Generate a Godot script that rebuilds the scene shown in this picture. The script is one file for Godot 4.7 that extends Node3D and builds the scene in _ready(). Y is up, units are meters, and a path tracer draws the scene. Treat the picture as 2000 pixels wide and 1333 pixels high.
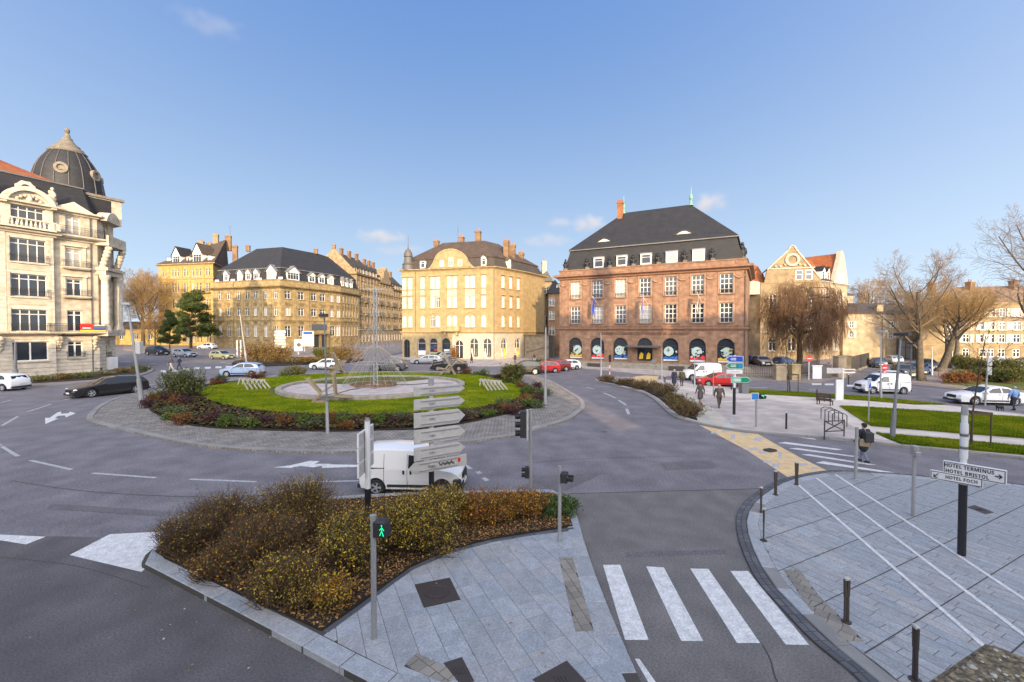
extends Node3D
# A roundabout square on a sunny winter day, built in metres: x right, y up, the camera looks along -z.
var M := {}
var taken := {}
var rng := RandomNumberGenerator.new()
var meshes := {}
var tex := {}
class B:
	var v := PackedVector3Array()
	var n := PackedVector3Array()
	var c := PackedColorArray()
	var col := Color.WHITE
	var colored := false
	func tri(p: Vector3, q: Vector3, r: Vector3) -> void:
		var k := (q - p).cross(r - p)
		if k.length_squared() < 1e-14:
			return
		k = k.normalized()
		v.append(p); v.append(r); v.append(q)
		n.append(k); n.append(k); n.append(k)
		if colored:
			c.append(col); c.append(col); c.append(col)
	func quad(p: Vector3, q: Vector3, r: Vector3, s: Vector3) -> void:
		tri(p, q, r)
		tri(p, r, s)
	func squad(p: Vector3, q: Vector3, r: Vector3, s: Vector3, np: Vector3, nq: Vector3, nr: Vector3, ns: Vector3) -> void:
		for a in [[p, r, q, np, nr, nq], [p, s, r, np, ns, nr]]:
			v.append(a[0]); v.append(a[1]); v.append(a[2])
			n.append(a[3]); n.append(a[4]); n.append(a[5])
			if colored:
				c.append(col); c.append(col); c.append(col)
	func up(p: Vector3, q: Vector3, r: Vector3) -> void:
		if (q - p).cross(r - p).y < 0:
			tri(p, r, q)
		else:
			tri(p, q, r)
	func boxt(t: Transform3D, s: Vector3) -> void:
		var h := s * 0.5
		var p: Array[Vector3] = []
		for i in 8:
			p.append(t * Vector3(h.x if i & 1 else -h.x, h.y if i & 2 else -h.y, h.z if i & 4 else -h.z))
		quad(p[4], p[5], p[7], p[6]); quad(p[1], p[0], p[2], p[3])
		quad(p[5], p[1], p[3], p[7]); quad(p[0], p[4], p[6], p[2])
		quad(p[6], p[7], p[3], p[2]); quad(p[0], p[1], p[5], p[4])
	func box(at: Vector3, s: Vector3, yaw := 0.0) -> void:
		boxt(Transform3D(Basis(Vector3.UP, yaw), at), s)
	func slab(at: Vector3, s: Vector3, ch := 0.02, yaw := 0.0) -> void:
		var t := Transform3D(Basis(Vector3.UP, yaw), at)
		var r: Array[Vector3] = []
		for lv in [[-s.y * 0.5,0.0], [s.y * 0.5 - ch,0.0], [s.y * 0.5, ch]]:
			for k in 4:
				var sx: float = -1.0 if k == 0 or k == 3 else 1.0
				var sz: float = 1.0 if k < 2 else -1.0
				r.append(t * Vector3(sx * (s.x * 0.5 - lv[1]), lv[0], sz * (s.z * 0.5 - lv[1])))
		for lv in 2:
			for k in 4:
				var j := (k + 1) % 4
				quad(r[lv * 4 + k], r[lv * 4 + j], r[lv * 4 + 4 + j], r[lv * 4 + 4 + k])
		quad(r[8], r[9], r[10], r[11])
		quad(r[3], r[2], r[1], r[0])
	func tube(pts: Array, rad: Array, sides := 6, cap := true) -> void:
		var rings := []
		var nrm := []
		var up0 := Vector3.ZERO
		for i in pts.size():
			var d: Vector3 = pts[mini(i + 1, pts.size() - 1)] - pts[maxi(i - 1,0)]
			d = d.normalized()
			if up0 == Vector3.ZERO:
				up0 = d.cross(Vector3.RIGHT if absf(d.x) < 0.8 else Vector3.UP).normalized()
			up0 = (up0 - d * up0.dot(d)).normalized()
			var w := d.cross(up0)
			var ring := []
			var nn := []
			for k in sides:
				var a := TAU * k / sides
				var o := up0 * cos(a) + w * sin(a)
				ring.append(pts[i] + o * rad[i])
				nn.append(o)
			rings.append(ring)
			nrm.append(nn)
		for i in rings.size() - 1:
			for k in sides:
				var j := (k + 1) % sides
				squad(rings[i][k], rings[i][j], rings[i + 1][j], rings[i + 1][k], nrm[i][k], nrm[i][j], nrm[i + 1][j], nrm[i + 1][k])
		if cap:
			for k in range(1, sides - 1):
				tri(rings[-1][0], rings[-1][k], rings[-1][k + 1])
				tri(rings[0][0], rings[0][k + 1], rings[0][k])
	func bar(p: Vector3, q: Vector3, w: float, h := -1.0) -> void:
		var d := q - p
		var x := d.normalized()
		var y := Vector3.UP if absf(x.y) < 0.95 else Vector3.RIGHT
		var z := x.cross(y).normalized()
		boxt(Transform3D(Basis(x, z.cross(x), z), (p + q) * 0.5), Vector3(d.length(), w if h < 0 else h, w))
	func lathe(prof: Array, segs := 16, o := Vector3.ZERO, ang := TAU, from := 0.0) -> void:
		for i in prof.size() - 1:
			var p: Vector2 = prof[i]
			var q: Vector2 = prof[i + 1]
			if p.distance_to(q) < 1e-6:
				continue
			var sl := Vector2(q.y - p.y, p.x - q.x).normalized()
			for k in segs:
				var a := from + ang * k / segs
				var b := from + ang * (k + 1) / segs
				var ca := Vector3(cos(a),0, -sin(a))
				var cb := Vector3(cos(b),0, -sin(b))
				squad(o + ca * p.x + Vector3.UP * p.y, o + cb * p.x + Vector3.UP * p.y, o + cb * q.x + Vector3.UP * q.y, o + ca * q.x + Vector3.UP * q.y, ca * sl.x + Vector3.UP * sl.y, cb * sl.x + Vector3.UP * sl.y, cb * sl.x + Vector3.UP * sl.y, ca * sl.x + Vector3.UP * sl.y)
	func plate(poly: PackedVector2Array, z0: float, z1: float, t := Transform3D(), back := true) -> void:
		if Geometry2D.is_polygon_clockwise(poly):
			poly = poly.duplicate()
			poly.reverse()
		var ix := Geometry2D.triangulate_polygon(poly)
		for i in range(0, ix.size(),3):
			var p := poly[ix[i]]
			var q := poly[ix[i + 1]]
			var r := poly[ix[i + 2]]
			if (q - p).cross(r - p) < 0:
				var w := q
				q = r
				r = w
			tri(t * Vector3(p.x, p.y, z1), t * Vector3(q.x, q.y, z1), t * Vector3(r.x, r.y, z1))
			if back:
				tri(t * Vector3(p.x, p.y, z0), t * Vector3(r.x, r.y, z0), t * Vector3(q.x, q.y, z0))
		for i in poly.size():
			var p := poly[i]
			var q := poly[(i + 1) % poly.size()]
			quad(t * Vector3(p.x, p.y, z0), t * Vector3(q.x, q.y, z0), t * Vector3(q.x, q.y, z1), t * Vector3(p.x, p.y, z1))
	func ball(o: Vector3, r: Vector3, segs := 10, rings := 6) -> void:
		for i in rings:
			var a := PI * i / rings
			var b := PI * (i + 1) / rings
			for k in segs:
				var f := TAU * k / segs
				var g := TAU * (k + 1) / segs
				var p := [Vector3(sin(b) * cos(f), cos(b), -sin(b) * sin(f)), Vector3(sin(b) * cos(g), cos(b), -sin(b) * sin(g)), Vector3(sin(a) * cos(g), cos(a), -sin(a) * sin(g)), Vector3(sin(a) * cos(f), cos(a), -sin(a) * sin(f))]
				squad(o + p[0] * r, o + p[1] * r, o + p[2] * r, o + p[3] * r, p[0], p[1], p[2], p[3])
	func mesh() -> ArrayMesh:
		var a := []
		a.resize(Mesh.ARRAY_MAX)
		a[Mesh.ARRAY_VERTEX] = v
		a[Mesh.ARRAY_NORMAL] = n
		if colored:
			a[Mesh.ARRAY_COLOR] = c
		var m := ArrayMesh.new()
		if v.size():
			m.add_surface_from_arrays(Mesh.PRIMITIVE_TRIANGLES, a)
		return m
func gy(x: float, z: float) -> float:
	return 0.011 * minf(-z,160.0) - 0.004 * x
func g3(x: float, z: float, h := 0.0) -> Vector3:
	return Vector3(x, gy(x, z) + h, z)
func numbered(called: String) -> String:
	var k: int = taken.get(called,0)
	taken[called] = k + 1
	return called if k == 0 else "%s_%03d" % [called, k]
func part(called: String, m, mat: Material, parent: Node, t := Transform3D()) -> MeshInstance3D:
	var o := MeshInstance3D.new()
	o.mesh = m.mesh() if m is B else m
	o.material_override = mat
	o.name = called
	o.transform = t
	parent.add_child(o, true)
	return o
func tag(o: Node, label: String, category: String, group := "") -> void:
	o.set_meta("label", label)
	o.set_meta("category", category)
	if group:
		o.set_meta("group", group)
func thing(called: String, label: String, category: String, at := Vector3.ZERO, yaw := 0.0, group := "") -> Node3D:
	var o := Node3D.new()
	o.name = numbered(called)
	add_child(o)
	o.position = at
	o.rotation.y = yaw
	tag(o, label, category, group)
	return o
func dup(src: Node3D, called: String, label: String, at: Vector3, yaw := 0.0, group := "") -> Node3D:
	var o: Node3D = src.duplicate()
	o.name = numbered(called)
	add_child(o)
	o.position = at
	o.rotation.y = yaw
	tag(o, label, src.get_meta("category"), group)
	return o
func one(called: String, m, mat: Material, label: String, category: String, at := Vector3.ZERO, group := "") -> MeshInstance3D:
	var o := part(numbered(called), m, mat, self, Transform3D(Basis(), at))
	tag(o, label, category, group)
	return o
func struct(called: String, m, mat: Material, kind := "structure") -> MeshInstance3D:
	var o := part(numbered(called), m, mat, self)
	o.set_meta("kind", kind)
	return o
func noise_tex(key: String, freq: float, lo: float, hi: float, normal := false, oct := 4, strength := 4.0, kind := FastNoiseLite.TYPE_SIMPLEX_SMOOTH, size := 512) -> NoiseTexture2D:
	if tex.has(key):
		return tex[key]
	var f := FastNoiseLite.new()
	f.seed = key.hash() % 10000
	f.noise_type = kind
	f.frequency = freq
	f.fractal_octaves = oct
	var t := NoiseTexture2D.new()
	t.width = size
	t.height = size
	t.seamless = true
	t.noise = f
	t.as_normal_map = normal
	t.bump_strength = strength
	if not normal:
		var g := Gradient.new()
		g.set_color(0, Color(lo, lo, lo))
		g.set_color(1, Color(hi, hi, hi))
		t.color_ramp = g
	tex[key] = t
	return t
func mk(key: String, lin: Color, rough := 0.85, grain := 0.0, blotch := 0.0, nrm := 0.0, scale := 1.0, bl_scale := 0.12) -> StandardMaterial3D:
	var m := StandardMaterial3D.new()
	m.resource_name = key
	m.albedo_color = lin.linear_to_srgb()
	m.roughness = rough
	if grain > 0:
		m.albedo_texture = noise_tex("grain%d" % int(grain * 100),0.05,1.0 - grain,1.0)
		m.uv1_triplanar = true
		m.uv1_world_triplanar = true
		m.uv1_scale = Vector3.ONE * scale
	if blotch > 0:
		m.detail_enabled = true
		m.detail_albedo = noise_tex("blotch%d" % int(blotch * 100),0.012,1.0 - blotch,1.0, false,5)
		m.detail_blend_mode = BaseMaterial3D.BLEND_MODE_MUL
		m.detail_uv_layer = BaseMaterial3D.DETAIL_UV_2
		m.uv2_triplanar = true
		m.uv2_world_triplanar = true
		m.uv2_scale = Vector3.ONE * bl_scale
	if nrm > 0:
		m.normal_enabled = true
		m.normal_texture = noise_tex("bump",0.06,0,1, true,4,6.0)
		m.normal_scale = nrm
		m.uv1_triplanar = true
		m.uv1_world_triplanar = true
		m.uv1_scale = Vector3.ONE * scale
	M[key] = m
	return m
func vmat(key: String, rough := 0.8) -> StandardMaterial3D:
	var m := mk(key, Color(1,1,1), rough)
	m.vertex_color_use_as_albedo = true
	return m
func sheet(poly: Array, h: float, b: B = null) -> B:
	if b == null:
		b = B.new()
	var pp := PackedVector2Array(poly)
	var ix := Geometry2D.triangulate_polygon(pp)
	for i in range(0, ix.size(),3):
		var q: Array[Vector3] = []
		for k in 3:
			q.append(g3(pp[ix[i + k]].x, pp[ix[i + k]].y, h))
		b.up(q[0], q[1], q[2])
	return b
func raised(poly: Array, h: float, low := -0.1, b: B = null, ch := 0.0) -> B:
	var top := PackedVector2Array(poly)
	if ch > 0:
		var r := Geometry2D.offset_polygon(top, -ch, Geometry2D.JOIN_MITER)
		if r.size() == 1 and r[0].size() == top.size():
			var best := 0
			for i in r[0].size():
				if r[0][i].distance_to(top[0]) < r[0][best].distance_to(top[0]):
					best = i
			var q := PackedVector2Array()
			var flip := Geometry2D.is_polygon_clockwise(r[0]) != Geometry2D.is_polygon_clockwise(top)
			for i in r[0].size():
				q.append(r[0][posmod(best + (-i if flip else i), r[0].size())])
			top = q
		else:
			ch = 0.0
	b = sheet(Array(top), h, b)
	var cw := Geometry2D.is_polygon_clockwise(PackedVector2Array(poly))
	for i in poly.size():
		var j := (i + 1) % poly.size()
		var p: Vector2 = poly[i]
		var q: Vector2 = poly[j]
		if cw:
			var w := p
			p = q
			q = w
		b.quad(g3(q.x, q.y, low), g3(p.x, p.y, low), g3(p.x, p.y, h - ch), g3(q.x, q.y, h - ch))
		if ch > 0:
			var tp := top[i]
			var tq := top[j]
			if cw:
				var w2 := tp
				tp = tq
				tq = w2
			b.quad(g3(q.x, q.y, h - ch), g3(p.x, p.y, h - ch), g3(tp.x, tp.y, h), g3(tq.x, tq.y, h))
	return b
func strip_poly(line: Array, w0: float, w1: float) -> Array:
	var left := []
	var right := []
	for i in line.size():
		var d: Vector2 = (line[mini(i + 1, line.size() - 1)] - line[maxi(i - 1,0)]).normalized()
		var nn := Vector2(-d.y, d.x)
		left.append(line[i] + nn * w0)
		right.append(line[i] + nn * w1)
	right.reverse()
	return left + right
func smooth_line(pts: Array, closed := false, step := 4) -> Array:
	var out := []
	var k := pts.size()
	for i in (k if closed else k - 1):
		var a: Vector2 = pts[posmod(i - 1, k)] if closed or i > 0 else pts[0]
		var b: Vector2 = pts[i]
		var c: Vector2 = pts[(i + 1) % k]
		var d: Vector2 = pts[(i + 2) % k] if closed or i + 2 < k else pts[k - 1]
		for s in step:
			out.append(b.cubic_interpolate(c, a, d, float(s) / step))
	if not closed:
		out.append(pts[k - 1])
	return out
func along(line: Array, ds: float) -> Array:
	var out := [line[0]]
	var left := ds
	for i in line.size() - 1:
		var p: Vector2 = line[i]
		var q: Vector2 = line[i + 1]
		var l := p.distance_to(q)
		var at := 0.0
		while l - at >= left:
			at += left
			out.append(p.lerp(q, at / l))
			left = ds
		left -= l - at
	return out
func kerb(parent: Node, line: Array, w: float, h: float, ds: float, mats: Array, called := "kerb_stone", side := 1.0, low := -0.1) -> void:
	var pts := along(line, ds)
	for i in pts.size() - 1:
		var p: Vector2 = pts[i]
		var q: Vector2 = pts[i + 1]
		var d := (q - p).normalized()
		var nn := Vector2(-d.y, d.x) * w * side
		var d0: Vector2 = (pts[i + 1] - pts[maxi(i - 1,0)]).normalized()
		var d1: Vector2 = (pts[mini(i + 2, pts.size() - 1)] - pts[i]).normalized()
		var n0 := Vector2(-d0.y, d0.x) * w * side
		var n1 := Vector2(-d1.y, d1.x) * w * side
		var g := d * 0.006
		part(called, raised([p + g, q - g, q - g + n1, p + g + n0], h + rng.randf_range(-0.004,0.004), low, null,0.015), mats[rng.randi() % mats.size()], parent)
func slabs(parent: Node, poly: Array, holes: Array, angle: float, row: float, lens: Array, h: float, mats: Array, most: int, eye := Vector2.ZERO, called := "paving_slab", joint := 0.007) -> void:
	var pp := PackedVector2Array(poly)
	var dx := Vector2(cos(angle), -sin(angle))
	var dy := Vector2(-dx.y, dx.x)
	var lo := Vector2(1e9,1e9)
	var hi := Vector2(-1e9,-1e9)
	for p in pp:
		var q := Vector2(p.dot(dx), p.dot(dy))
		lo = lo.min(q)
		hi = hi.max(q)
	var found := []
	var y := lo.y
	while y < hi.y:
		var x: float = lo.x - rng.randf() * lens[0]
		while x < hi.x:
			var l: float = lens[rng.randi() % lens.size()]
			var g := joint * 0.5
			var r := PackedVector2Array([dx * (x + g) + dy * (y + g), dx * (x + l - g) + dy * (y + g), dx * (x + l - g) + dy * (y + row - g), dx * (x + g) + dy * (y + row - g)])
			for cut in Geometry2D.intersect_polygons(r, pp):
				var left := [cut]
				for hole in holes:
					var next := []
					for piece in left:
						next.append_array(Geometry2D.clip_polygons(piece, PackedVector2Array(hole)))
					left = next
				for piece in left:
					var area := 0.0
					var mid := Vector2.ZERO
					for i in piece.size():
						area += piece[i].cross(piece[(i + 1) % piece.size()]) * 0.5
						mid += piece[i] / piece.size()
					if absf(area) > 0.004 and piece.size() < 14:
						found.append([mid.distance_to(eye), piece])
			x += l
		y += row
	found.sort_custom(func(a, b): return a[0] < b[0])
	var rest := B.new()
	for i in found.size():
		var hh: float = h + rng.randf_range(-0.0025,0.0025)
		if i < most:
			part(called, raised(Array(found[i][1]), hh, h - 0.05, null,0.004), mats[rng.randi() % mats.size()], parent)
		else:
			raised(Array(found[i][1]), hh, h - 0.05, rest)
	if rest.v.size():
		part(called + "s_far", rest, mats[0], parent).set_meta("kind", "stuff")
func text_mesh(s: String, size: float, depth := 0.006, bold := false, serif := false) -> TextMesh:
	var f := SystemFont.new()
	f.font_names = PackedStringArray(["Droid Serif" if serif else "Droid Sans"])
	f.font_weight = 700 if bold else 400
	var t := TextMesh.new()
	t.font = f
	t.text = s
	t.font_size = 32
	t.pixel_size = size / 32.0
	t.depth = depth
	t.curve_step = 2.0
	return t
# ---- buildings -------------------------------------------------------------
func fac(root: Node3D, a: Vector2, b: Vector2) -> Transform3D:
	var d := (b - a).normalized()
	var x := Vector3(d.x,0, d.y)
	return Transform3D(Basis(x, Vector3.UP, x.cross(Vector3.UP)), Vector3(a.x,0, a.y) - root.position)
func building(called: String, label: String, at: Vector2, category := "building") -> Node3D:
	return thing(called, label, category, g3(at.x, at.y))
func arc_pts(u: float, spring: float, w: float, rise: float, k := 10) -> Array:
	var r := (w * w * 0.25 + rise * rise) / (2.0 * rise)
	var cy := spring + rise - r
	var a0 := asin(clampf(w * 0.5 / r,-1,1))
	if rise > w * 0.5:
		a0 = PI - a0
	var out := []
	for i in k + 1:
		var a := -a0 + 2.0 * a0 * i / k
		out.append(Vector2(u + sin(a) * r, cy + cos(a) * r))
	return out
func wall(root: Node3D, t: Transform3D, u0: float, u1: float, y0: float, y1: float, holes: Array, mat: Material, deep := 0.28, called := "wall") -> MeshInstance3D:
	var b := B.new()
	var us := [u0, u1]
	var vs := [y0, y1]
	for o in holes:
		us.append_array([o[0] - o[2] * 0.5, o[0] + o[2] * 0.5])
		vs.append_array([o[1], o[1] + o[3]])
	us.sort()
	vs.sort()
	for i in us.size() - 1:
		if us[i + 1] - us[i] < 0.001:
			continue
		var um: float = (us[i] + us[i + 1]) * 0.5
		var from := -1.0e9
		for j in vs.size():
			var open := j == vs.size() - 1
			if not open:
				var vm: float = (vs[j] + vs[j + 1]) * 0.5
				if vs[j + 1] - vs[j] < 0.001:
					continue
				for o in holes:
					if absf(um - o[0]) < o[2] * 0.5 and vm > o[1] and vm < o[1] + o[3]:
						open = true
			if open and from > -1.0e8:
				b.quad(t * Vector3(us[i], from,0), t * Vector3(us[i + 1], from,0), t * Vector3(us[i + 1], vs[j],0), t * Vector3(us[i], vs[j],0))
				from = -1.0e9
			elif not open and from < -1.0e8:
				from = vs[j]
	for o in holes:
		var l: float = o[0] - o[2] * 0.5
		var r: float = o[0] + o[2] * 0.5
		var top: float = o[1] + o[3]
		var sp: float = top - o[4]
		var ring := [Vector2(l, o[1]), Vector2(r, o[1]), Vector2(r, sp)]
		if o[4] > 0:
			var arc := arc_pts(o[0], sp, o[2], o[4])
			for i in arc.size() - 1:
				var cn := Vector2(l if i < arc.size() / 2 else r, top)
				b.tri(t * Vector3(arc[i].x, arc[i].y,0), t * Vector3(arc[i + 1].x, arc[i + 1].y,0), t * Vector3(cn.x, cn.y,0))
			arc.reverse()
			ring = [Vector2(l, o[1]), Vector2(r, o[1])] + arc
		else:
			ring.append(Vector2(l, sp))
		for i in ring.size():
			var p: Vector2 = ring[i]
			var q: Vector2 = ring[(i + 1) % ring.size()]
			b.quad(t * Vector3(p.x, p.y,0), t * Vector3(q.x, q.y,0), t * Vector3(q.x, q.y, -deep), t * Vector3(p.x, p.y, -deep))
	return part(called, b, mat, root)
func win_mesh(w: float, h: float, rise: float, cols: int, trans: Array, ft: float) -> Array:
	var key := "win %.2f %.2f %.2f %d %s %.2f" % [w, h, rise, cols, str(trans), ft]
	if meshes.has(key):
		return meshes[key]
	var b := B.new()
	var sp := h - rise
	for s in [-1.0,1.0]:
		b.box(Vector3(s * (w - ft) * 0.5, sp * 0.5,0), Vector3(ft, sp,0.08))
	b.box(Vector3(0, ft * 0.5,0.002), Vector3(w - 2 * ft, ft,0.075))
	var outline := PackedVector2Array([Vector2(-w * 0.5,0), Vector2(w * 0.5,0)])
	if rise > 0:
		var arc := arc_pts(0, sp, w, rise)
		var inner := arc_pts(0, sp, w - 2 * ft, maxf(rise - ft,0.03))
		for i in arc.size() - 1:
			b.plate(PackedVector2Array([arc[i], arc[i + 1], inner[i + 1], inner[i]]),-0.04,0.04)
		arc.reverse()
		outline.append_array(PackedVector2Array(arc))
	else:
		b.box(Vector3(0, h - ft * 0.5,0.002), Vector3(w - 2 * ft, ft,0.075))
		outline.append_array(PackedVector2Array([Vector2(w * 0.5, h), Vector2(-w * 0.5, h)]))
	for i in range(1, cols):
		var x := -w * 0.5 + w * i / cols
		b.box(Vector3(x, h * 0.5 + (rise * 0.4 if cols == 2 else 0.0) - rise * 0.2,0.004), Vector3(ft * (1.3 if cols == 2 else 0.8), h - 2 * ft - rise * (0.2 if cols == 2 else 0.7),0.07))
	for f in trans:
		b.box(Vector3(0, h * f,-0.002), Vector3(w - 2 * ft, ft * 0.8,0.066))
	var g := B.new()
	g.plate(outline,-0.03,-0.01)
	meshes[key] = [b.mesh(), g.mesh()]
	return meshes[key]
func win(root: Node3D, t: Transform3D, u: float, v: float, w: float, h: float, rise := 0.0, cols := 2, trans: Array = [0.72], frame := "white_wood", pane := "", inset := 0.2, ft := 0.08) -> MeshInstance3D:
	var m := win_mesh(w, h, rise, cols, trans, ft)
	var o := part("window", m[0], M[frame], root, t * Transform3D(Basis(), Vector3(u, v, -inset)))
	if pane == "":
		var k := rng.randf()
		pane = "glass" if k < 0.6 else ("glass_curtain" if k < 0.85 else "glass_dim")
	part("pane", m[1], M[pane], o)
	return o
func loft(root: Node3D, path: Array, prof: Array, mat: Material, closed := false, called := "cornice", smooth := false) -> MeshInstance3D:
	var b := B.new()
	var k := path.size()
	var mit: Array[Vector2] = []
	for i in k:
		var n1 := Vector2.ZERO
		var n2 := Vector2.ZERO
		if closed or i > 0:
			var d: Vector2 = (path[i] - path[posmod(i - 1, k)]).normalized()
			n1 = Vector2(-d.y, d.x)
		if closed or i < k - 1:
			var d2: Vector2 = (path[(i + 1) % k] - path[i]).normalized()
			n2 = Vector2(-d2.y, d2.x)
		if n1 == Vector2.ZERO:
			n1 = n2
		if n2 == Vector2.ZERO:
			n2 = n1
		mit.append((n1 + n2) / maxf(1.0 + n1.dot(n2),0.2))
	var o := root.position
	for i in (k if closed else k - 1):
		var j := (i + 1) % k
		for s in prof.size() - 1:
			var p: Vector2 = prof[s]
			var q: Vector2 = prof[s + 1]
			var a: Vector2 = path[i] + mit[i] * p.x
			var c: Vector2 = path[j] + mit[j] * p.x
			var d: Vector2 = path[j] + mit[j] * q.x
			var e: Vector2 = path[i] + mit[i] * q.x
			b.quad(Vector3(a.x, p.y, a.y) - o, Vector3(c.x, p.y, c.y) - o, Vector3(d.x, q.y, d.y) - o, Vector3(e.x, q.y, e.y) - o)
	if not closed and prof.size() > 2:
		for e in [0, k - 1]:
			var pts := []
			for p in prof:
				var a2: Vector2 = path[e] + mit[e] * p.x
				pts.append(Vector3(a2.x, p.y, a2.y) - o)
			for s in range(1, pts.size() - 1):
				b.tri(pts[0], pts[s], pts[s + 1])
	return part(called, b, mat, root)
func cornice(root: Node3D, path: Array, y: float, h: float, out: float, mat: Material, closed := false, called := "cornice") -> MeshInstance3D:
	return loft(root, path, [Vector2(-0.02, y), Vector2(out * 0.35, y + h * 0.1), Vector2(out * 0.4, y + h * 0.35), Vector2(out, y + h * 0.6), Vector2(out, y + h), Vector2(-0.02, y + h * 1.02)], mat, closed, called)
func rel(root: Node3D, p: Vector2, y: float) -> Vector3:
	return Vector3(p.x, y, p.y) - root.position
func faces(root: Node3D, list: Array, mat: Material, called := "roof") -> MeshInstance3D:
	var b := B.new()
	for f in list:
		for i in range(1, f.size() - 1):
			b.tri(f[0] - root.position, f[i] - root.position, f[i + 1] - root.position)
	return part(called, b, mat, root)
func chimney(root: Node3D, p: Vector3, s: Vector3, yaw := 0.0, pots := 2, mat := "brick_tan") -> void:
	var b := B.new()
	var t := Transform3D(Basis(Vector3.UP, yaw), p - root.position)
	b.boxt(t * Transform3D(Basis(), Vector3(0, s.y * 0.5,0)), s)
	b.boxt(t * Transform3D(Basis(), Vector3(0, s.y * 0.94,0)), Vector3(s.x + 0.16, s.y * 0.08, s.z + 0.16))
	var o := part("chimney", b, M[mat], root)
	for k in pots:
		var q := B.new()
		q.lathe([Vector2(0.13,0), Vector2(0.15,0.1), Vector2(0.11,0.15), Vector2(0.1,0.5), Vector2(0.0,0.5)],8)
		part("chimney_pot", q, M["terracotta"], o, t * Transform3D(Basis(), Vector3((k - (pots - 1) * 0.5) * s.x / pots, s.y * 0.98,0)))
func dormer(root: Node3D, t: Transform3D, u: float, v: float, z: float, w: float, h: float, deep: float, gable := 0.0, face := "white_wood", roof := "slate", cols := 2, over := 0.15) -> void:
	var b := B.new()
	var q := t * Transform3D(Basis(), Vector3(u, v, z))
	var f := 0.12
	for s in [-1.0,1.0]:
		b.boxt(q * Transform3D(Basis(), Vector3(s * (w - f) * 0.5, h * 0.5, -deep * 0.5)), Vector3(f, h, deep))
	b.boxt(q * Transform3D(Basis(), Vector3(0,0.06,-0.1)), Vector3(w - 2 * f,0.12,0.2))
	b.boxt(q * Transform3D(Basis(), Vector3(0, h - 0.06,-0.1)), Vector3(w - 2 * f,0.12,0.2))
	if gable > 0:
		b.plate(PackedVector2Array([Vector2(-w * 0.5 - over * 0.6, h), Vector2(w * 0.5 + over * 0.6, h), Vector2(0, h + gable)]),-0.14,0.02, q)
	var o := part("dormer", b, M[face], root)
	var r := B.new()
	if gable > 0:
		var e := over
		for s in [-1.0,1.0]:
			var p0 := Vector3(s * (w * 0.5 + e), h - 0.03, e)
			var p1 := Vector3(0, h + gable + 0.05, e)
			var dz := Vector3(0,0, -deep - e)
			r.quad(q * p0, q * p1, q * (p1 + dz), q * (p0 + dz))
			r.quad(q * (p0 - Vector3(0,0.09,0)), q * (p1 - Vector3(0,0.09,0)), q * (p1 + Vector3(0,0,0)), q * p0)
			r.quad(q * (p0 - Vector3(0,0.09,0)), q * p0, q * (p0 + dz), q * (p0 + dz - Vector3(0,0.09,0)))
	else:
		r.boxt(q * Transform3D(Basis(), Vector3(0, h + 0.06, -deep * 0.5 + over * 0.5)), Vector3(w + 2 * over,0.12, deep + over))
	part("dormer_roof", r, M[roof], o)
	var m := win_mesh(w - 2 * f, h - 0.24,0, cols, [0.7],0.06)
	part("window", m[0], M["white_wood"], o, q * Transform3D(Basis(), Vector3(0,0.12,-0.08)))
	part("pane", m[1], M["glass" if rng.randf() < 0.7 else "glass_curtain"], o, q * Transform3D(Basis(), Vector3(0,0.12,-0.08)))
func balcony(root: Node3D, t: Transform3D, u: float, v: float, w: float, proj: float, h: float, slab := 0.16, iron := "iron", stone := "limestone") -> void:
	var o: Node3D = root
	if slab > 0:
		var b := B.new()
		b.boxt(t * Transform3D(Basis(), Vector3(u, v - slab * 0.5, proj * 0.5)), Vector3(w, slab, proj))
		b.boxt(t * Transform3D(Basis(), Vector3(u, v - slab - 0.05, proj * 0.4)), Vector3(w * 0.94,0.1, proj * 0.8))
		o = part("balcony", b, M[stone], root)
	var r := B.new()
	var z := proj - 0.06
	for y in [0.08, h * 0.75, h]:
		r.boxt(t * Transform3D(Basis(), Vector3(u, v + y, z)), Vector3(w - 0.04,0.035,0.035))
		for s in [-1.0,1.0]:
			r.boxt(t * Transform3D(Basis(), Vector3(u + s * (w * 0.5 - 0.03), v + y, z * 0.5)), Vector3(0.03,0.03, z))
	var k := int(w / 0.13)
	for i in k + 1:
		r.boxt(t * Transform3D(Basis(), Vector3(u - w * 0.5 + 0.03 + (w - 0.06) * i / k, v + h * 0.5, z)), Vector3(0.02, h,0.02))
	part("railing", r, M[iron], o)
func downpipe(root: Node3D, t: Transform3D, u: float, y0: float, y1: float, mat := "zinc_dark") -> void:
	var b := B.new()
	b.tube([t * Vector3(u, y0,0.1), t * Vector3(u, y1,0.1)], [0.06,0.06],6)
	part("downpipe", b, M[mat], root)
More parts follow.
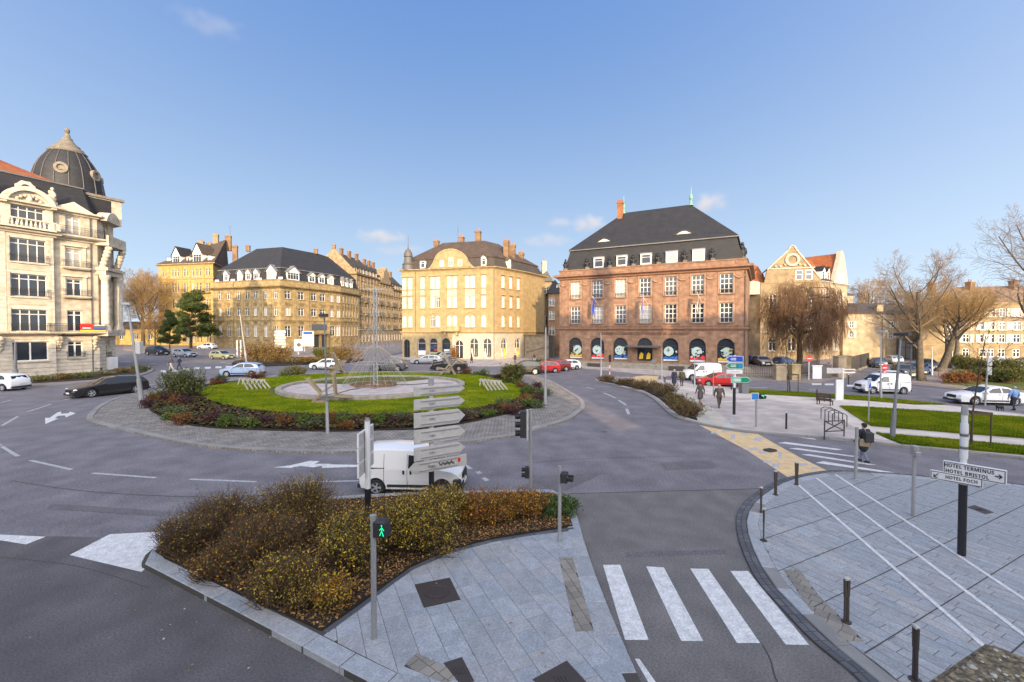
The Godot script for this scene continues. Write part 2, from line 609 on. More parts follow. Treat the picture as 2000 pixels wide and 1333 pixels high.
# ---- camera, sky, sun, materials ---------------------------------------------
func setup() -> void:
	rng.seed = 7
	var cam := Camera3D.new()
	cam.name = "camera"
	cam.position = Vector3(0,5.8,0)
	cam.rotation.x = -0.021931
	cam.fov = 73.73
	cam.near = 0.1
	cam.far = 1500.0
	add_child(cam)
	cam.current = true
	var env := Environment.new()
	env.background_mode = Environment.BG_SKY
	env.tonemap_mode = Environment.TONE_MAPPER_LINEAR
	env.tonemap_exposure = 2.5
	env.sdfgi_enabled = true
	env.ssao_enabled = true
	env.ssil_enabled = true
	var sky := Sky.new()
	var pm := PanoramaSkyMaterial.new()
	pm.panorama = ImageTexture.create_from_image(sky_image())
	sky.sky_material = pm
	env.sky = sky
	var we := WorldEnvironment.new()
	we.name = "environment"
	we.environment = env
	add_child(we)
	var sun := DirectionalLight3D.new()
	sun.name = "sun"
	sun.light_color = Color(1.0,0.865,0.665)
	sun.light_energy = 0.92
	sun.light_angular_distance = 0.5
	sun.shadow_enabled = true
	sun.rotation = Vector3(deg_to_rad(-11.3), deg_to_rad(8.5),0)
	add_child(sun)
func sky_image() -> Image:
	var w := 1024
	var h := 512
	var f := FastNoiseLite.new()
	f.seed = 5
	f.frequency = 0.09
	f.fractal_octaves = 4
	var px := PackedFloat32Array()
	px.resize(w * h * 4)
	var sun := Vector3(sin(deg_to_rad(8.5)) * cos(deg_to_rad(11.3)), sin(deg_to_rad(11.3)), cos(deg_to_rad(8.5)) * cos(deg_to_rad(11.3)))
	var clouds := [[-15.9,11.2,3.0,0.85,0.75], [4.6,11.0,3.0,1.0,0.5], [9.3,12.9,2.4,1.1,0.8], [23.3,14.2,1.8,1.2,0.8], [5.8,13.2,1.6,0.6,0.45], [-33.2,29.0,3.4,1.1,0.22], [-13.8,9.6,3.0,0.8,0.35], [58,6.5,9.0,1.8,0.25]]
	for y in h:
		var el := PI * 0.5 - PI * (y + 0.5) / h
		var s := sin(el)
		for x in w:
			var az := TAU * (x + 0.5) / w
			var dir := Vector3(sin(az) * cos(el), s, -cos(az) * cos(el))
			var t := pow(clampf(1.0 - s,0,1),2.1)
			var c := Vector3(-0.012,0.055,0.222).lerp(Vector3(0.275,0.352,0.415), t)
			if s < 0:
				c = Vector3(0.17,0.165,0.16)
			else:
				var a := acos(clampf(dir.dot(sun),-1,1))
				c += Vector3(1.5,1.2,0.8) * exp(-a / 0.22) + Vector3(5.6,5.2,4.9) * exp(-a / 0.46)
				var ad := rad_to_deg(az if az < PI else az - TAU)
				var ed := rad_to_deg(el)
				if ed < 40 and absf(ad) < 75:
					for k in clouds:
						var dx: float = (ad - k[0]) / k[2]
						var dy: float = (ed - k[1]) / k[3]
						if absf(dx) < 1.6 and absf(dy) < 1.6:
							var nz := f.get_noise_2d(x * 2.2, y * 4.4)
							var dd := 1.0 - (dx * dx + dy * dy * (1.0 if dy > 0 else 2.0)) + nz * 1.1
							var al: float = clampf(dd * 0.9,0,1) * k[4]
							c = c.lerp(Vector3(0.37,0.345,0.35) * (0.92 + 0.12 * clampf(dy,-1,1)), al)
			var i := (y * w + x) * 4
			px[i] = maxf(c.x,0.0)
			px[i + 1] = c.y
			px[i + 2] = c.z
			px[i + 3] = 1.0
	return Image.create_from_data(w, h, false, Image.FORMAT_RGBAF, px.to_byte_array())
func setts(key: String, tones: Array, amp := 0.13) -> StandardMaterial3D:
	var s := 480
	var a := PackedByteArray()
	var hgt := PackedByteArray()
	a.resize(s * s * 3)
	hgt.resize(s * s)
	var f := FastNoiseLite.new()
	f.seed = 11
	f.frequency = 0.15
	for y in s:
		for x in s:
			var u := x / 200.0
			var w := y / 200.0
			var yy := w - amp * cos(TAU * u / 1.2) + 4.8
			var r := floori(yy / 0.1)
			var xx := u + 0.05 * (r % 2) + 9.6
			var k := floori(xx / 0.1)
			var fx := absf(xx / 0.1 - k - 0.5) * 2.0
			var fy := absf(yy / 0.1 - r - 0.5) * 2.0
			var e := clampf((1.0 - maxf(fx, fy)) * 4.0,0,1)
			var hsh := absi(((k % 24) * 7349 + (r % 24) * 9151) * 2654435) % 1000
			var t: Color = tones[hsh % tones.size()]
			var g := (0.8 + 0.2 * (hsh / 1000.0)) * (0.92 + 0.1 * f.get_noise_2d(x, y))
			var i := y * s + x
			var c := Color(0.11,0.10,0.08).lerp(t * g, e)
			c = c.linear_to_srgb()
			a[i * 3] = int(clampf(c.r,0,1) * 255)
			a[i * 3 + 1] = int(clampf(c.g,0,1) * 255)
			a[i * 3 + 2] = int(clampf(c.b,0,1) * 255)
			hgt[i] = int(255 * sqrt(e))
	var m := StandardMaterial3D.new()
	m.resource_name = key
	m.roughness = 0.8
	m.albedo_texture = ImageTexture.create_from_image(Image.create_from_data(s, s, false, Image.FORMAT_RGB8, a))
	var im := Image.create_from_data(s, s, false, Image.FORMAT_L8, hgt)
	im.convert(Image.FORMAT_RGBA8)
	im.bump_map_to_normal_map(3.0)
	m.normal_enabled = true
	m.normal_texture = ImageTexture.create_from_image(im)
	m.normal_scale = 0.7
	m.uv1_triplanar = true
	m.uv1_world_triplanar = true
	m.uv1_scale = Vector3.ONE / 2.4
	m.detail_enabled = true
	m.detail_albedo = noise_tex("blotch30",0.012,0.7,1.0, false,5)
	m.detail_blend_mode = BaseMaterial3D.BLEND_MODE_MUL
	m.detail_uv_layer = BaseMaterial3D.DETAIL_UV_2
	m.uv2_triplanar = true
	m.uv2_world_triplanar = true
	m.uv2_scale = Vector3.ONE * 0.15
	M[key] = m
	return m
func tiled(key: String, lin: Color, rough: float, vary: float, lift := 0.6) -> StandardMaterial3D:
	var s := 384
	var a := PackedByteArray()
	var hg := PackedByteArray()
	a.resize(s * s * 3)
	hg.resize(s * s)
	for y in s:
		var r := y / 12
		for x in s:
			var xx := x + 8 * (r % 2)
			var k := (xx / 16) % 24
			var hsh := absi((k * 7349 + r * 9151 + 77) * 2654435) % 1000
			var g := 1.0 - vary * (hsh / 1000.0)
			var e := 0.75 if y % 12 == 0 or xx % 16 == 0 else 1.0
			var c := (lin * g * e).linear_to_srgb()
			var i := y * s + x
			a[i * 3] = int(clampf(c.r,0,1) * 255)
			a[i * 3 + 1] = int(clampf(c.g,0,1) * 255)
			a[i * 3 + 2] = int(clampf(c.b,0,1) * 255)
			hg[i] = int(120 + 10 * (y % 12) - (60 if xx % 16 == 0 else 0))
	var m := StandardMaterial3D.new()
	m.resource_name = key
	m.roughness = rough
	m.albedo_texture = ImageTexture.create_from_image(Image.create_from_data(s, s, false, Image.FORMAT_RGB8, a))
	var im := Image.create_from_data(s, s, false, Image.FORMAT_L8, hg)
	im.convert(Image.FORMAT_RGBA8)
	im.bump_map_to_normal_map(2.0)
	m.normal_enabled = true
	m.normal_texture = ImageTexture.create_from_image(im)
	m.normal_scale = lift
	m.uv1_triplanar = true
	m.uv1_world_triplanar = true
	m.uv1_scale = Vector3.ONE / 5.0
	m.detail_enabled = true
	m.detail_albedo = noise_tex("blotch30",0.012,0.7,1.0, false,5)
	m.detail_blend_mode = BaseMaterial3D.BLEND_MODE_MUL
	m.detail_uv_layer = BaseMaterial3D.DETAIL_UV_2
	m.uv2_triplanar = true
	m.uv2_world_triplanar = true
	m.uv2_scale = Vector3.ONE * 0.11
	M[key] = m
	return m
func paint(key: String, lin: Color, metal := 0.0) -> void:
	var m := mk(key, lin,0.35)
	m.metallic = metal
	m.clearcoat_enabled = true
	m.clearcoat = 0.6
	m.clearcoat_roughness = 0.04
func materials() -> void:
	mk("asphalt", Color(0.27,0.25,0.265),0.82,0.28,0.22,0.25,0.4,0.09)
	mk("asphalt_near", Color(0.245,0.23,0.215),0.85,0.30,0.18,0.25,0.7,0.13)
	mk("asphalt_far", Color(0.25,0.225,0.225),0.85,0.22,0.2,0.2,1.6,0.07)
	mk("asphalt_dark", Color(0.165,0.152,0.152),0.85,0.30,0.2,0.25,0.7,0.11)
	mk("stain", Color(0.10,0.09,0.085),0.6,0.3)
	mk("asphalt_patch", Color(0.21,0.195,0.2),0.85,0.35,0.15,0.3,0.5,0.2)
	mk("road_paint", Color(0.86,0.86,0.83),0.7,0.22,0.16,0.15,0.6,0.6)
	mk("road_paint_worn", Color(0.66,0.66,0.66),0.75,0.30,0.2,0.15,0.6,0.9)
	mk("ochre", Color(0.80,0.58,0.30),0.8,0.15,0.15,0.15,2.0,0.3)
	mk("plaza", Color(0.58,0.50,0.45),0.85,0.16,0.2,0.12,1.5,0.1)
	mk("plaza_light", Color(0.74,0.65,0.56),0.85,0.16,0.15,0.12,1.5,0.1)
	mk("cycle_path", Color(0.60,0.55,0.44),0.85,0.16,0.15,0.12,1.5,0.1)
	mk("pavement_far", Color(0.34,0.28,0.25),0.85,0.2,0.2,0.12,1.5,0.1)
	mk("joint", Color(0.07,0.065,0.055),0.95,0.2)
	for k in 5:
		var g: float = [0.38,0.41,0.45,0.395,0.43][k]
		var w: float = [0.0,0.012,-0.008,-0.012,0.006][k]
		mk("slab%d" % k, Color(g + w - 0.012, g + 0.006, g - w + 0.018),0.62,0.2,0.12,0.2,0.6,0.5)
	for k in 3:
		mk("granite%d" % k, Color(0.33 + 0.03 * k,0.32 + 0.03 * k,0.30 + 0.03 * k),0.75,0.3,0.15,0.25,2.0)
	for k in 3:
		mk("bluestone%d" % k, Color(0.12 + 0.025 * k,0.125 + 0.025 * k,0.14 + 0.025 * k),0.6,0.3,0.2,0.3,2.0)
	for k in 2:
		mk("tactile%d" % k, Color(0.34 + 0.05 * k,0.31 + 0.045 * k,0.26 + 0.035 * k),0.8,0.25,0.2,0.4,3.0)
	setts("setts", [Color(0.42,0.37,0.31), Color(0.34,0.31,0.27), Color(0.50,0.45,0.38), Color(0.29,0.275,0.26)])
	mk("soil", Color(0.055,0.038,0.026),0.95,0.5,0.4,0.5,2.0,0.5)
	mk("lawn", Color(0.17,0.21,0.005),1.0,0.4,0.3,0.4,2.0,0.15)
	mk("basin_floor", Color(0.60,0.52,0.48),0.8,0.12,0.2,0.1,1.0,0.12)
	mk("basin_rim", Color(0.50,0.44,0.36),0.8,0.2,0.3,0.2,1.0,0.3)
	mk("limestone", Color(0.74,0.64,0.48),0.85,0.12,0.32,0.25,0.6,0.16)
	mk("limestone_pale", Color(0.82,0.73,0.58),0.85,0.12,0.25,0.2,0.6,0.2)
	mk("limestone_dark", Color(0.36,0.31,0.24),0.9,0.2,0.35,0.3,0.6,0.3)
	mk("yellow_plaster", Color(0.52,0.35,0.11),0.9,0.12,0.25,0.2,0.5,0.12)
	mk("yellow_trim", Color(0.56,0.42,0.22),0.9,0.15,0.3,0.2,0.6,0.2)
	mk("ochre_stone", Color(0.52,0.375,0.175),0.9,0.18,0.38,0.3,0.5,0.14)
	mk("ochre_stone_dark", Color(0.33,0.235,0.10),0.9,0.2,0.38,0.3,0.5,0.14)
	mk("street_stone", Color(0.42,0.31,0.17),0.9,0.2,0.35,0.3,0.5,0.2)
	mk("villa_yellow", Color(0.44,0.315,0.15),0.9,0.1,0.22,0.2,0.5,0.14)
	mk("villa_white", Color(0.52,0.465,0.37),0.85,0.1,0.2,0.15,0.5,0.2)
	mk("beige_plaster", Color(0.39,0.29,0.165),0.9,0.12,0.3,0.2,0.5,0.12)
	mk("pale_plaster", Color(0.47,0.37,0.24),0.9,0.12,0.25,0.2,0.5,0.1)
	mk("grey_plaster", Color(0.42,0.34,0.24),0.9,0.12,0.35,0.2,0.5,0.15)
	mk("rosy_plaster", Color(0.44,0.27,0.16),0.9,0.12,0.3,0.2,0.5,0.15)
	mk("red_sandstone", Color(0.45,0.262,0.165),0.88,0.18,0.38,0.3,0.45,0.2)
	mk("red_sandstone_b", Color(0.51,0.31,0.20),0.88,0.18,0.3,0.3,0.45,0.25)
	mk("red_sandstone_c", Color(0.37,0.20,0.125),0.88,0.18,0.3,0.3,0.45,0.25)
	mk("podium_stone", Color(0.47,0.42,0.33),0.85,0.2,0.3,0.2,0.8,0.3)
	mk("brick_tan", Color(0.36,0.22,0.12),0.9,0.3,0.3,0.4,1.0)
	mk("brick_orange", Color(0.48,0.2,0.085),0.9,0.3,0.3,0.4,1.0)
	mk("terracotta", Color(0.40,0.16,0.07),0.85,0.2)
	tiled("slate", Color(0.034,0.033,0.034),0.65,0.45)
	tiled("slate_brown", Color(0.085,0.068,0.052),0.7,0.35)
	tiled("roof_brown", Color(0.115,0.078,0.052),0.85,0.4)
	tiled("roof_tan", Color(0.34,0.22,0.13),0.85,0.4)
	tiled("roof_red", Color(0.44,0.13,0.035),0.8,0.35)
	tiled("roof_grey", Color(0.17,0.15,0.125),0.85,0.3)
	mk("zinc", Color(0.36,0.36,0.35),0.55,0.2,0.3).metallic = 0.3
	mk("zinc_dark", Color(0.11,0.10,0.09),0.6,0.2)
	mk("copper_green", Color(0.22,0.42,0.31),0.8,0.3)
	mk("bronze_dark", Color(0.018,0.018,0.02),0.5,0.2)
	mk("white_wood", Color(0.74,0.71,0.66),0.5,0.06)
	mk("blind", Color(0.58,0.53,0.44),0.7,0.06)
	mk("door_green", Color(0.05,0.09,0.07),0.4)
	mk("iron", Color(0.035,0.032,0.03),0.55)
	mk("iron_brown", Color(0.06,0.045,0.035),0.6,0.2)
	for g in [["glass", Color(0.020,0.026,0.034)], ["glass_dim", Color(0.05,0.055,0.06)], ["glass_curtain", Color(0.34,0.32,0.28)], ["car_glass", Color(0.012,0.016,0.018)]]:
		var m := mk(g[0], g[1],0.06)
		m.metallic_specular = 0.6
	mk("steel", Color(0.44,0.44,0.44),0.42,0.12,0.15).metallic = 0.35
	mk("steel_dark", Color(0.16,0.165,0.175),0.45,0.1).metallic = 0.3
	mk("black_paint", Color(0.014,0.014,0.016),0.4)
	mk("black_plastic", Color(0.02,0.02,0.022),0.6)
	mk("white_paint", Color(0.74,0.74,0.74),0.45,0.06,0.1)
	mk("sign_back", Color(0.52,0.50,0.47),0.6,0.06,0.14,0.0,1.0,0.8)
	mk("sign_blue", Color(0.012,0.06,0.42),0.4)
	mk("sign_light_blue", Color(0.03,0.18,0.5),0.4)
	mk("sign_green", Color(0.0,0.21,0.11),0.4)
	mk("sign_red", Color(0.55,0.02,0.02),0.4)
	mk("sign_yellow", Color(0.75,0.5,0.03),0.45)
	mk("paint_teal", Color(0.25,0.5,0.42),0.5)
	mk("timber", Color(0.50,0.40,0.25),0.8,0.3,0.2,0.2,2.0)
	mk("bench_wood", Color(0.10,0.06,0.035),0.7,0.3)
	mk("rope", Color(0.42,0.36,0.26),0.7)
	mk("cap_stone", Color(0.30,0.26,0.20),0.9,0.25,0.35,0.3,1.0,0.4)
	mk("pale_timber", Color(0.66,0.61,0.50),0.8,0.25,0.2,0.2,2.0)
	mk("rubber", Color(0.017,0.017,0.018),0.8)
	mk("alloy", Color(0.55,0.55,0.56),0.35).metallic = 0.6
	mk("lamp_glass", Color(0.62,0.64,0.66),0.15)
	mk("tail_red", Color(0.42,0.01,0.01),0.2)
	mk("plate_white", Color(0.72,0.70,0.6),0.5)
	mk("art_yellow", Color(0.6,0.38,0.02),0.4)
	mk("art_mint", Color(0.42,0.52,0.46),0.4)
	mk("art_blue", Color(0.015,0.12,0.38),0.4)
	mk("art_red", Color(0.60,0.03,0.03),0.4)
	paint("car_white", Color(0.72,0.72,0.71))
	paint("car_black", Color(0.010,0.010,0.012))
	paint("car_grey", Color(0.10,0.105,0.11),0.3)
	paint("car_silver", Color(0.40,0.42,0.44),0.5)
	paint("car_blue", Color(0.34,0.44,0.58),0.4)
	paint("car_dark_blue", Color(0.02,0.035,0.08),0.2)
	paint("car_mid_blue", Color(0.04,0.1,0.24),0.2)
	paint("car_red", Color(0.50,0.012,0.010))
	paint("car_dark_red", Color(0.22,0.012,0.014))
	paint("car_green", Color(0.30,0.33,0.20),0.3)
	for b in [["bark", Color(0.17,0.125,0.075)], ["bark_grey", Color(0.22,0.18,0.13)], ["bark_dark", Color(0.06,0.045,0.033)]]:
		mk(b[0], b[1],0.95,0.4,0.4,0.5,1.5,0.5)
	for b in [["crown_gold", Color(0.24,0.15,0.055)], ["crown_brown", Color(0.17,0.10,0.055)], ["crown_tan", Color(0.20,0.14,0.08)], ["crown_grey", Color(0.20,0.16,0.13)]]:
		mk(b[0], b[1],0.95)
	vmat("leafy",0.75)
	vmat("twig",0.9)
	var g := M["leafy"] as StandardMaterial3D
	g.metallic_specular = 0.15
	g.backlight_enabled = true
	g.backlight = Color(0.10,0.10,0.05)
	vmat("skin_cloth",0.85)
	mk("ledge_stone", Color(0.50,0.40,0.24),0.9,0.5,0.6,0.5,3.0,5.0)
	mk("lichen", Color(0.5,0.5,0.44),0.95,0.3)
	var lit := mk("signal_green", Color(0.0,0.25,0.15),0.4)
	lit.emission_enabled = true
	lit.emission = Color(0.05,0.95,0.62)
	lit.emission_energy_multiplier = 0.9
# ---- the ground ---------------------------------------------------------------
func marking(poly: Array, h := 0.008, mat := "road_paint") -> void:
	struct("road_marking", sheet(poly, h), M[mat])
func dash(p: Vector2, q: Vector2, w := 0.14, h := 0.008, mat := "road_paint_worn") -> void:
	var d := (q - p).normalized()
	var nn := Vector2(-d.y, d.x) * w * 0.5
	marking([p - nn, q - nn, q + nn, p + nn], h, mat)
func ground() -> void:
	var b := B.new()
	var zs := [90.0,0.0,-80.0,-160.0,-400.0,-900.0]
	for i in zs.size() - 1:
		for x in range(-900,900,300):
			b.quad(g3(x, zs[i]), g3(x + 300, zs[i]), g3(x + 300, zs[i + 1]), g3(x, zs[i + 1]))
	struct("ground", b, M["asphalt_far"])
	struct("road", sheet([Vector2(-60,12), Vector2(-60,-40), Vector2(-47,-66), Vector2(-52,-110), Vector2(-20,-95), Vector2(0,-70), Vector2(12,-60), Vector2(40,-52), Vector2(70,-40), Vector2(70,12)],0.004), M["asphalt"])
	struct("road", sheet([Vector2(-18.13,-12.28), Vector2(-14.06,-12.38), Vector2(-9.73,-12.23), Vector2(-6.2,-13.66), Vector2(0,-15.38), Vector2(1.95,-15.64), Vector2(5.43,-15.97), Vector2(9.19,-16.22), Vector2(9.66,-14.19), Vector2(8,-6), Vector2(6,10), Vector2(-30,10), Vector2(-30,-6)],0.008), M["asphalt_near"])
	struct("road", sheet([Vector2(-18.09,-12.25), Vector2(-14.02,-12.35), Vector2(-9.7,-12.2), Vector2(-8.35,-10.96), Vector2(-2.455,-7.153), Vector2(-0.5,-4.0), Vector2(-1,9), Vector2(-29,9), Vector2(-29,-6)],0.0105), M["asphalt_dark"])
	for q in [[Vector2(2.21,-10.92), Vector2(2.63,-10.93), Vector2(2.525,-8.282), Vector2(2.089,-8.28)], [Vector2(3.24,-10.86), Vector2(3.65,-10.82), Vector2(3.527,-8.261), Vector2(3.121,-8.258)], [Vector2(4.27,-10.77), Vector2(4.7,-10.76), Vector2(4.548,-8.212), Vector2(4.125,-8.21)], [Vector2(5.18,-10.67), Vector2(5.6,-10.67), Vector2(5.416,-8.164), Vector2(4.994,-8.175)], [Vector2(2.14,-7.803), Vector2(2.22,-7.803), Vector2(2.346,-7.27), Vector2(2.221,-7.27)]]:
		marking(q,0.012)
	for q in [[Vector2(-11.1,-11.29), Vector2(-11.1,-12.43), Vector2(-9.76,-12.6), Vector2(-8.93,-12.01), Vector2(-8.77,-10.96), Vector2(-8.67,-10.52)], [Vector2(-14.76,-12.49), Vector2(-14.06,-12.38), Vector2(-12.71,-12.27), Vector2(-12.77,-11.83), Vector2(-13.69,-12.05), Vector2(-14.47,-12.25)]]:
		marking(q,0.014)
	for q in [[Vector2(-27.82,-23.67), Vector2(-24.4,-21.58)], [Vector2(-24.13,-21.4), Vector2(-21.67,-19.83)], [Vector2(-20.51,-19.24), Vector2(-17.58,-18.03)], [Vector2(-16.35,-17.61), Vector2(-13.48,-17.1)], [Vector2(-12.09,-16.95), Vector2(-9.46,-16.7)], [Vector2(-7.93,-16.66), Vector2(-5.73,-16.85)], [Vector2(-37.73,-33.44), Vector2(-38.2,-34.6)], [Vector2(-29.11,-25.84), Vector2(-31.03,-28.45)], [Vector2(-32.03,-29.96), Vector2(-33.43,-32.88)], [Vector2(-34.3,-34.7), Vector2(-34.6,-36.2)], [Vector2(-35.1,-43.4), Vector2(-34.8,-45.3)], [Vector2(-9.5,-14.7), Vector2(-8.62,-14.8)]]:
		dash(q[0], q[1])
	for q in [[Vector2(8.4,-35.7), Vector2(8.41,-33.41)], [Vector2(8.08,-31.95), Vector2(7.7,-29.9)], [Vector2(8,-39.6), Vector2(8.4,-36.7)], [Vector2(5.2,-42.8), Vector2(5.7,-42.8)], [Vector2(7.1,-43.2), Vector2(7.6,-42.1)], [Vector2(-1.38,-17.98), Vector2(-1.24,-17.73)], [Vector2(-1.09,-17.25), Vector2(-0.92,-16.91)], [Vector2(-2.03,-18.91), Vector2(-1.66,-18.3)], [Vector2(-27.9,-56.3), Vector2(-25.6,-53.4)], [Vector2(-13.1,-64.8), Vector2(-11.3,-64.9)], [Vector2(-1.3,-56.7), Vector2(0,-56.7)]]:
		dash(q[0], q[1],0.2)
	marking([Vector2(-27.08,-26.28), Vector2(-28.88,-28.01), Vector2(-28.6,-28.02), Vector2(-29.9,-29.82), Vector2(-29.84,-30), Vector2(-29.19,-29.31), Vector2(-28.87,-29.49), Vector2(-29.28,-30.01), Vector2(-28.41,-29.5), Vector2(-27.76,-28.19), Vector2(-28.45,-28.82), Vector2(-28.73,-28.65), Vector2(-28.14,-27.87), Vector2(-27.89,-27.87)],0.010)
	marking([Vector2(-9.72,-18.4), Vector2(-9.17,-18.67), Vector2(-8.62,-19.32), Vector2(-8.19,-19.26), Vector2(-8.26,-18.9), Vector2(-7.53,-18.9), Vector2(-8.09,-18.42), Vector2(-8.74,-18.61), Vector2(-8.97,-18.34)],0.010)
	marking([Vector2(-7.73,-18.35), Vector2(-7.89,-18.83), Vector2(-6.38,-18.78), Vector2(-5.18,-19.08), Vector2(-6.28,-18.51)],0.010)
	for q in [[Vector2(-44.5,-57.5), Vector2(-43.8,-57.6), Vector2(-41.9,-55.1), Vector2(-42.6,-55.1)], [Vector2(-44.1,-58.9), Vector2(-43.4,-58.9), Vector2(-41.5,-56.3), Vector2(-42.2,-56.3)], [Vector2(-43.7,-60.3), Vector2(-42.9,-60.4), Vector2(-41,-57.7), Vector2(-41.7,-57.6)], [Vector2(-43.3,-61.8), Vector2(-42.5,-61.8), Vector2(-40.7,-59.1), Vector2(-41.4,-59.1)], [Vector2(-42.3,-62.5), Vector2(-41.5,-62.6), Vector2(-39.8,-59.9), Vector2(-40.5,-59.9)], [Vector2(-41.3,-63.3), Vector2(-40.5,-63.3), Vector2(-38.9,-60.8), Vector2(-39.7,-60.7)], [Vector2(-40.4,-64.1), Vector2(-39.6,-64.2), Vector2(-38,-61.6), Vector2(-38.8,-61.5)], [Vector2(31,-46.9), Vector2(32,-46.9), Vector2(31.1,-45.6), Vector2(30.1,-45.5)], [Vector2(32.2,-46.7), Vector2(33.1,-46.7), Vector2(32.2,-45.4), Vector2(31.3,-45.4)], [Vector2(33.8,-45.8), Vector2(34.7,-45.8), Vector2(33.7,-44.4), Vector2(32.8,-44.4)]]:
		marking(q,0.010)
	for q in [[Vector2(-61.8,-71.7), Vector2(-59.4,-70.8)], [Vector2(-56.3,-66.2), Vector2(-54,-65.4)], [Vector2(-64.5,-78.4), Vector2(-61.4,-77.4)], [Vector2(-58.4,-75.2), Vector2(-56.8,-75.3)], [Vector2(-49.9,-72.3), Vector2(-48.1,-72.4)], [Vector2(-54.5,-68.1), Vector2(-52.7,-67.3)], [Vector2(-72.7,-83.3), Vector2(-69.8,-82.1)], [Vector2(-45.3,-70.5), Vector2(-41.9,-67.8)], [Vector2(28,-38.6), Vector2(29.7,-38.1)], [Vector2(35.1,-38), Vector2(36.7,-36.9)], [Vector2(27.5,-42), Vector2(28.2,-41.7)], [Vector2(22.6,-43.6), Vector2(24.4,-43.3)]]:
		dash(q[0], q[1],0.25)
	for q in [[Vector2(13.56,-24.94), Vector2(13.85,-24.71), Vector2(15.69,-23.29), Vector2(15.76,-23.72), Vector2(14.17,-25.07)], [Vector2(13.47,-23.79), Vector2(13.94,-23.91), Vector2(15.66,-22.38), Vector2(15.69,-22.67)], [Vector2(13.31,-22.64), Vector2(13.79,-22.85), Vector2(15.7,-21.45), Vector2(15.31,-21.35)], [Vector2(13.21,-21.59), Vector2(13.64,-21.69), Vector2(15.59,-20.27), Vector2(15.22,-20.26)], [Vector2(13.14,-20.56), Vector2(13.55,-20.64), Vector2(15.38,-19.06), Vector2(15.01,-19.06)], [Vector2(12.96,-19.32), Vector2(13.45,-19.54), Vector2(15.29,-18.06), Vector2(14.88,-18.05)]]:
		marking(q,0.010)
	var oc := struct("cycle_crossing", sheet([Vector2(11.04,-26.71), Vector2(12.58,-25.29), Vector2(13.35,-24.82), Vector2(12.82,-20.23), Vector2(12.74,-18.09), Vector2(10.64,-17.33), Vector2(11.03,-21.2)],0.009), M["ochre"])
	for q in [[Vector2(11,-25.02), Vector2(11.34,-25.03), Vector2(11.12,-24.54), Vector2(10.79,-24.54)], [Vector2(11.77,-25.4), Vector2(12.23,-25.41), Vector2(12,-24.92), Vector2(11.54,-24.91)], [Vector2(11.88,-24.56), Vector2(12.1,-24.56), Vector2(11.55,-23.43), Vector2(11.34,-23.43)], [Vector2(12.59,-24.81), Vector2(12.93,-24.81), Vector2(12.68,-24.34), Vector2(12.35,-24.33)], [Vector2(12.63,-23.67), Vector2(13.06,-23.67), Vector2(12.71,-23.03), Vector2(12.29,-23.03)], [Vector2(11.29,-21.7), Vector2(11.78,-21.71), Vector2(11.54,-21.25), Vector2(11.06,-21.25)], [Vector2(11.59,-21.21), Vector2(11.93,-21.22), Vector2(11.64,-20.7), Vector2(11.31,-20.7)], [Vector2(12.41,-21.05), Vector2(12.55,-21.05), Vector2(11.87,-19.9), Vector2(11.73,-19.9)], [Vector2(11.05,-19.22), Vector2(11.36,-19.22), Vector2(11.03,-18.66), Vector2(10.73,-18.66)], [Vector2(10.9,-19.58), Vector2(11.26,-19.59), Vector2(11.09,-19.29), Vector2(10.74,-19.29)], [Vector2(12.26,-19.27), Vector2(12.61,-19.28), Vector2(12.38,-18.92), Vector2(12.03,-18.91)], [Vector2(12.41,-18.75), Vector2(12.67,-18.75), Vector2(12.49,-18.48), Vector2(12.24,-18.47)]]:
		marking(q,0.013, "road_paint_worn")
	marking([Vector2(11.5,-46.4), Vector2(14,-51.6), Vector2(15.6,-52.7), Vector2(16.8,-51.7), Vector2(14.1,-45.3), Vector2(12.2,-44.1)],0.13, "ochre")
	for q in [[Vector2(16.4,-49.7), Vector2(18.2,-48.8)], [Vector2(15.3,-47.4), Vector2(17.3,-46.6)], [Vector2(14.4,-45.3), Vector2(16.2,-44.9)]]:
		dash(q[0], q[1],0.35,0.010)
	manhole([Vector2(11.91,-21.48), Vector2(12.33,-21.67), Vector2(12.51,-21.4), Vector2(12.36,-21.05), Vector2(11.92,-20.87), Vector2(11.76,-21.13)],0.02, "round dark manhole lid in the ochre cycle crossing")
	for q in [[Vector2(0,-15.76), Vector2(1.87,-15.88), Vector2(3.64,-17.85), Vector2(1.19,-17.51)], [Vector2(6.31,-19.23), Vector2(8.66,-19.63), Vector2(8.4,-18.56), Vector2(6.18,-18.2)], [Vector2(-14.86,-14.56), Vector2(-10.64,-14), Vector2(-10.51,-13.62), Vector2(-14.61,-14.15)], [Vector2(2.89,-11.55), Vector2(5.59,-11.71), Vector2(5.5,-11.47), Vector2(2.85,-11.29)]]:
		struct("road_patch", sheet(q,0.0125), M["asphalt_patch"])
	for q in [[Vector2(-18.54,-16.7), Vector2(-14.5,-15.61), Vector2(-9.98,-15.18), Vector2(-6.4,-15.69)], [Vector2(0.87,-19.16), Vector2(3.6,-19.87), Vector2(7.53,-20.15)], [Vector2(4.565,-8.159), Vector2(4.503,-7.803), Vector2(4.333,-7.312), Vector2(4.273,-6.659)], [Vector2(-12.7,-11.17), Vector2(-10.4,-10.76), Vector2(-7.99,-9.88)]]:
		struct("road_crack", sheet(strip_poly(smooth_line(q, false,6),-0.012,0.012),0.0145), M["joint"])
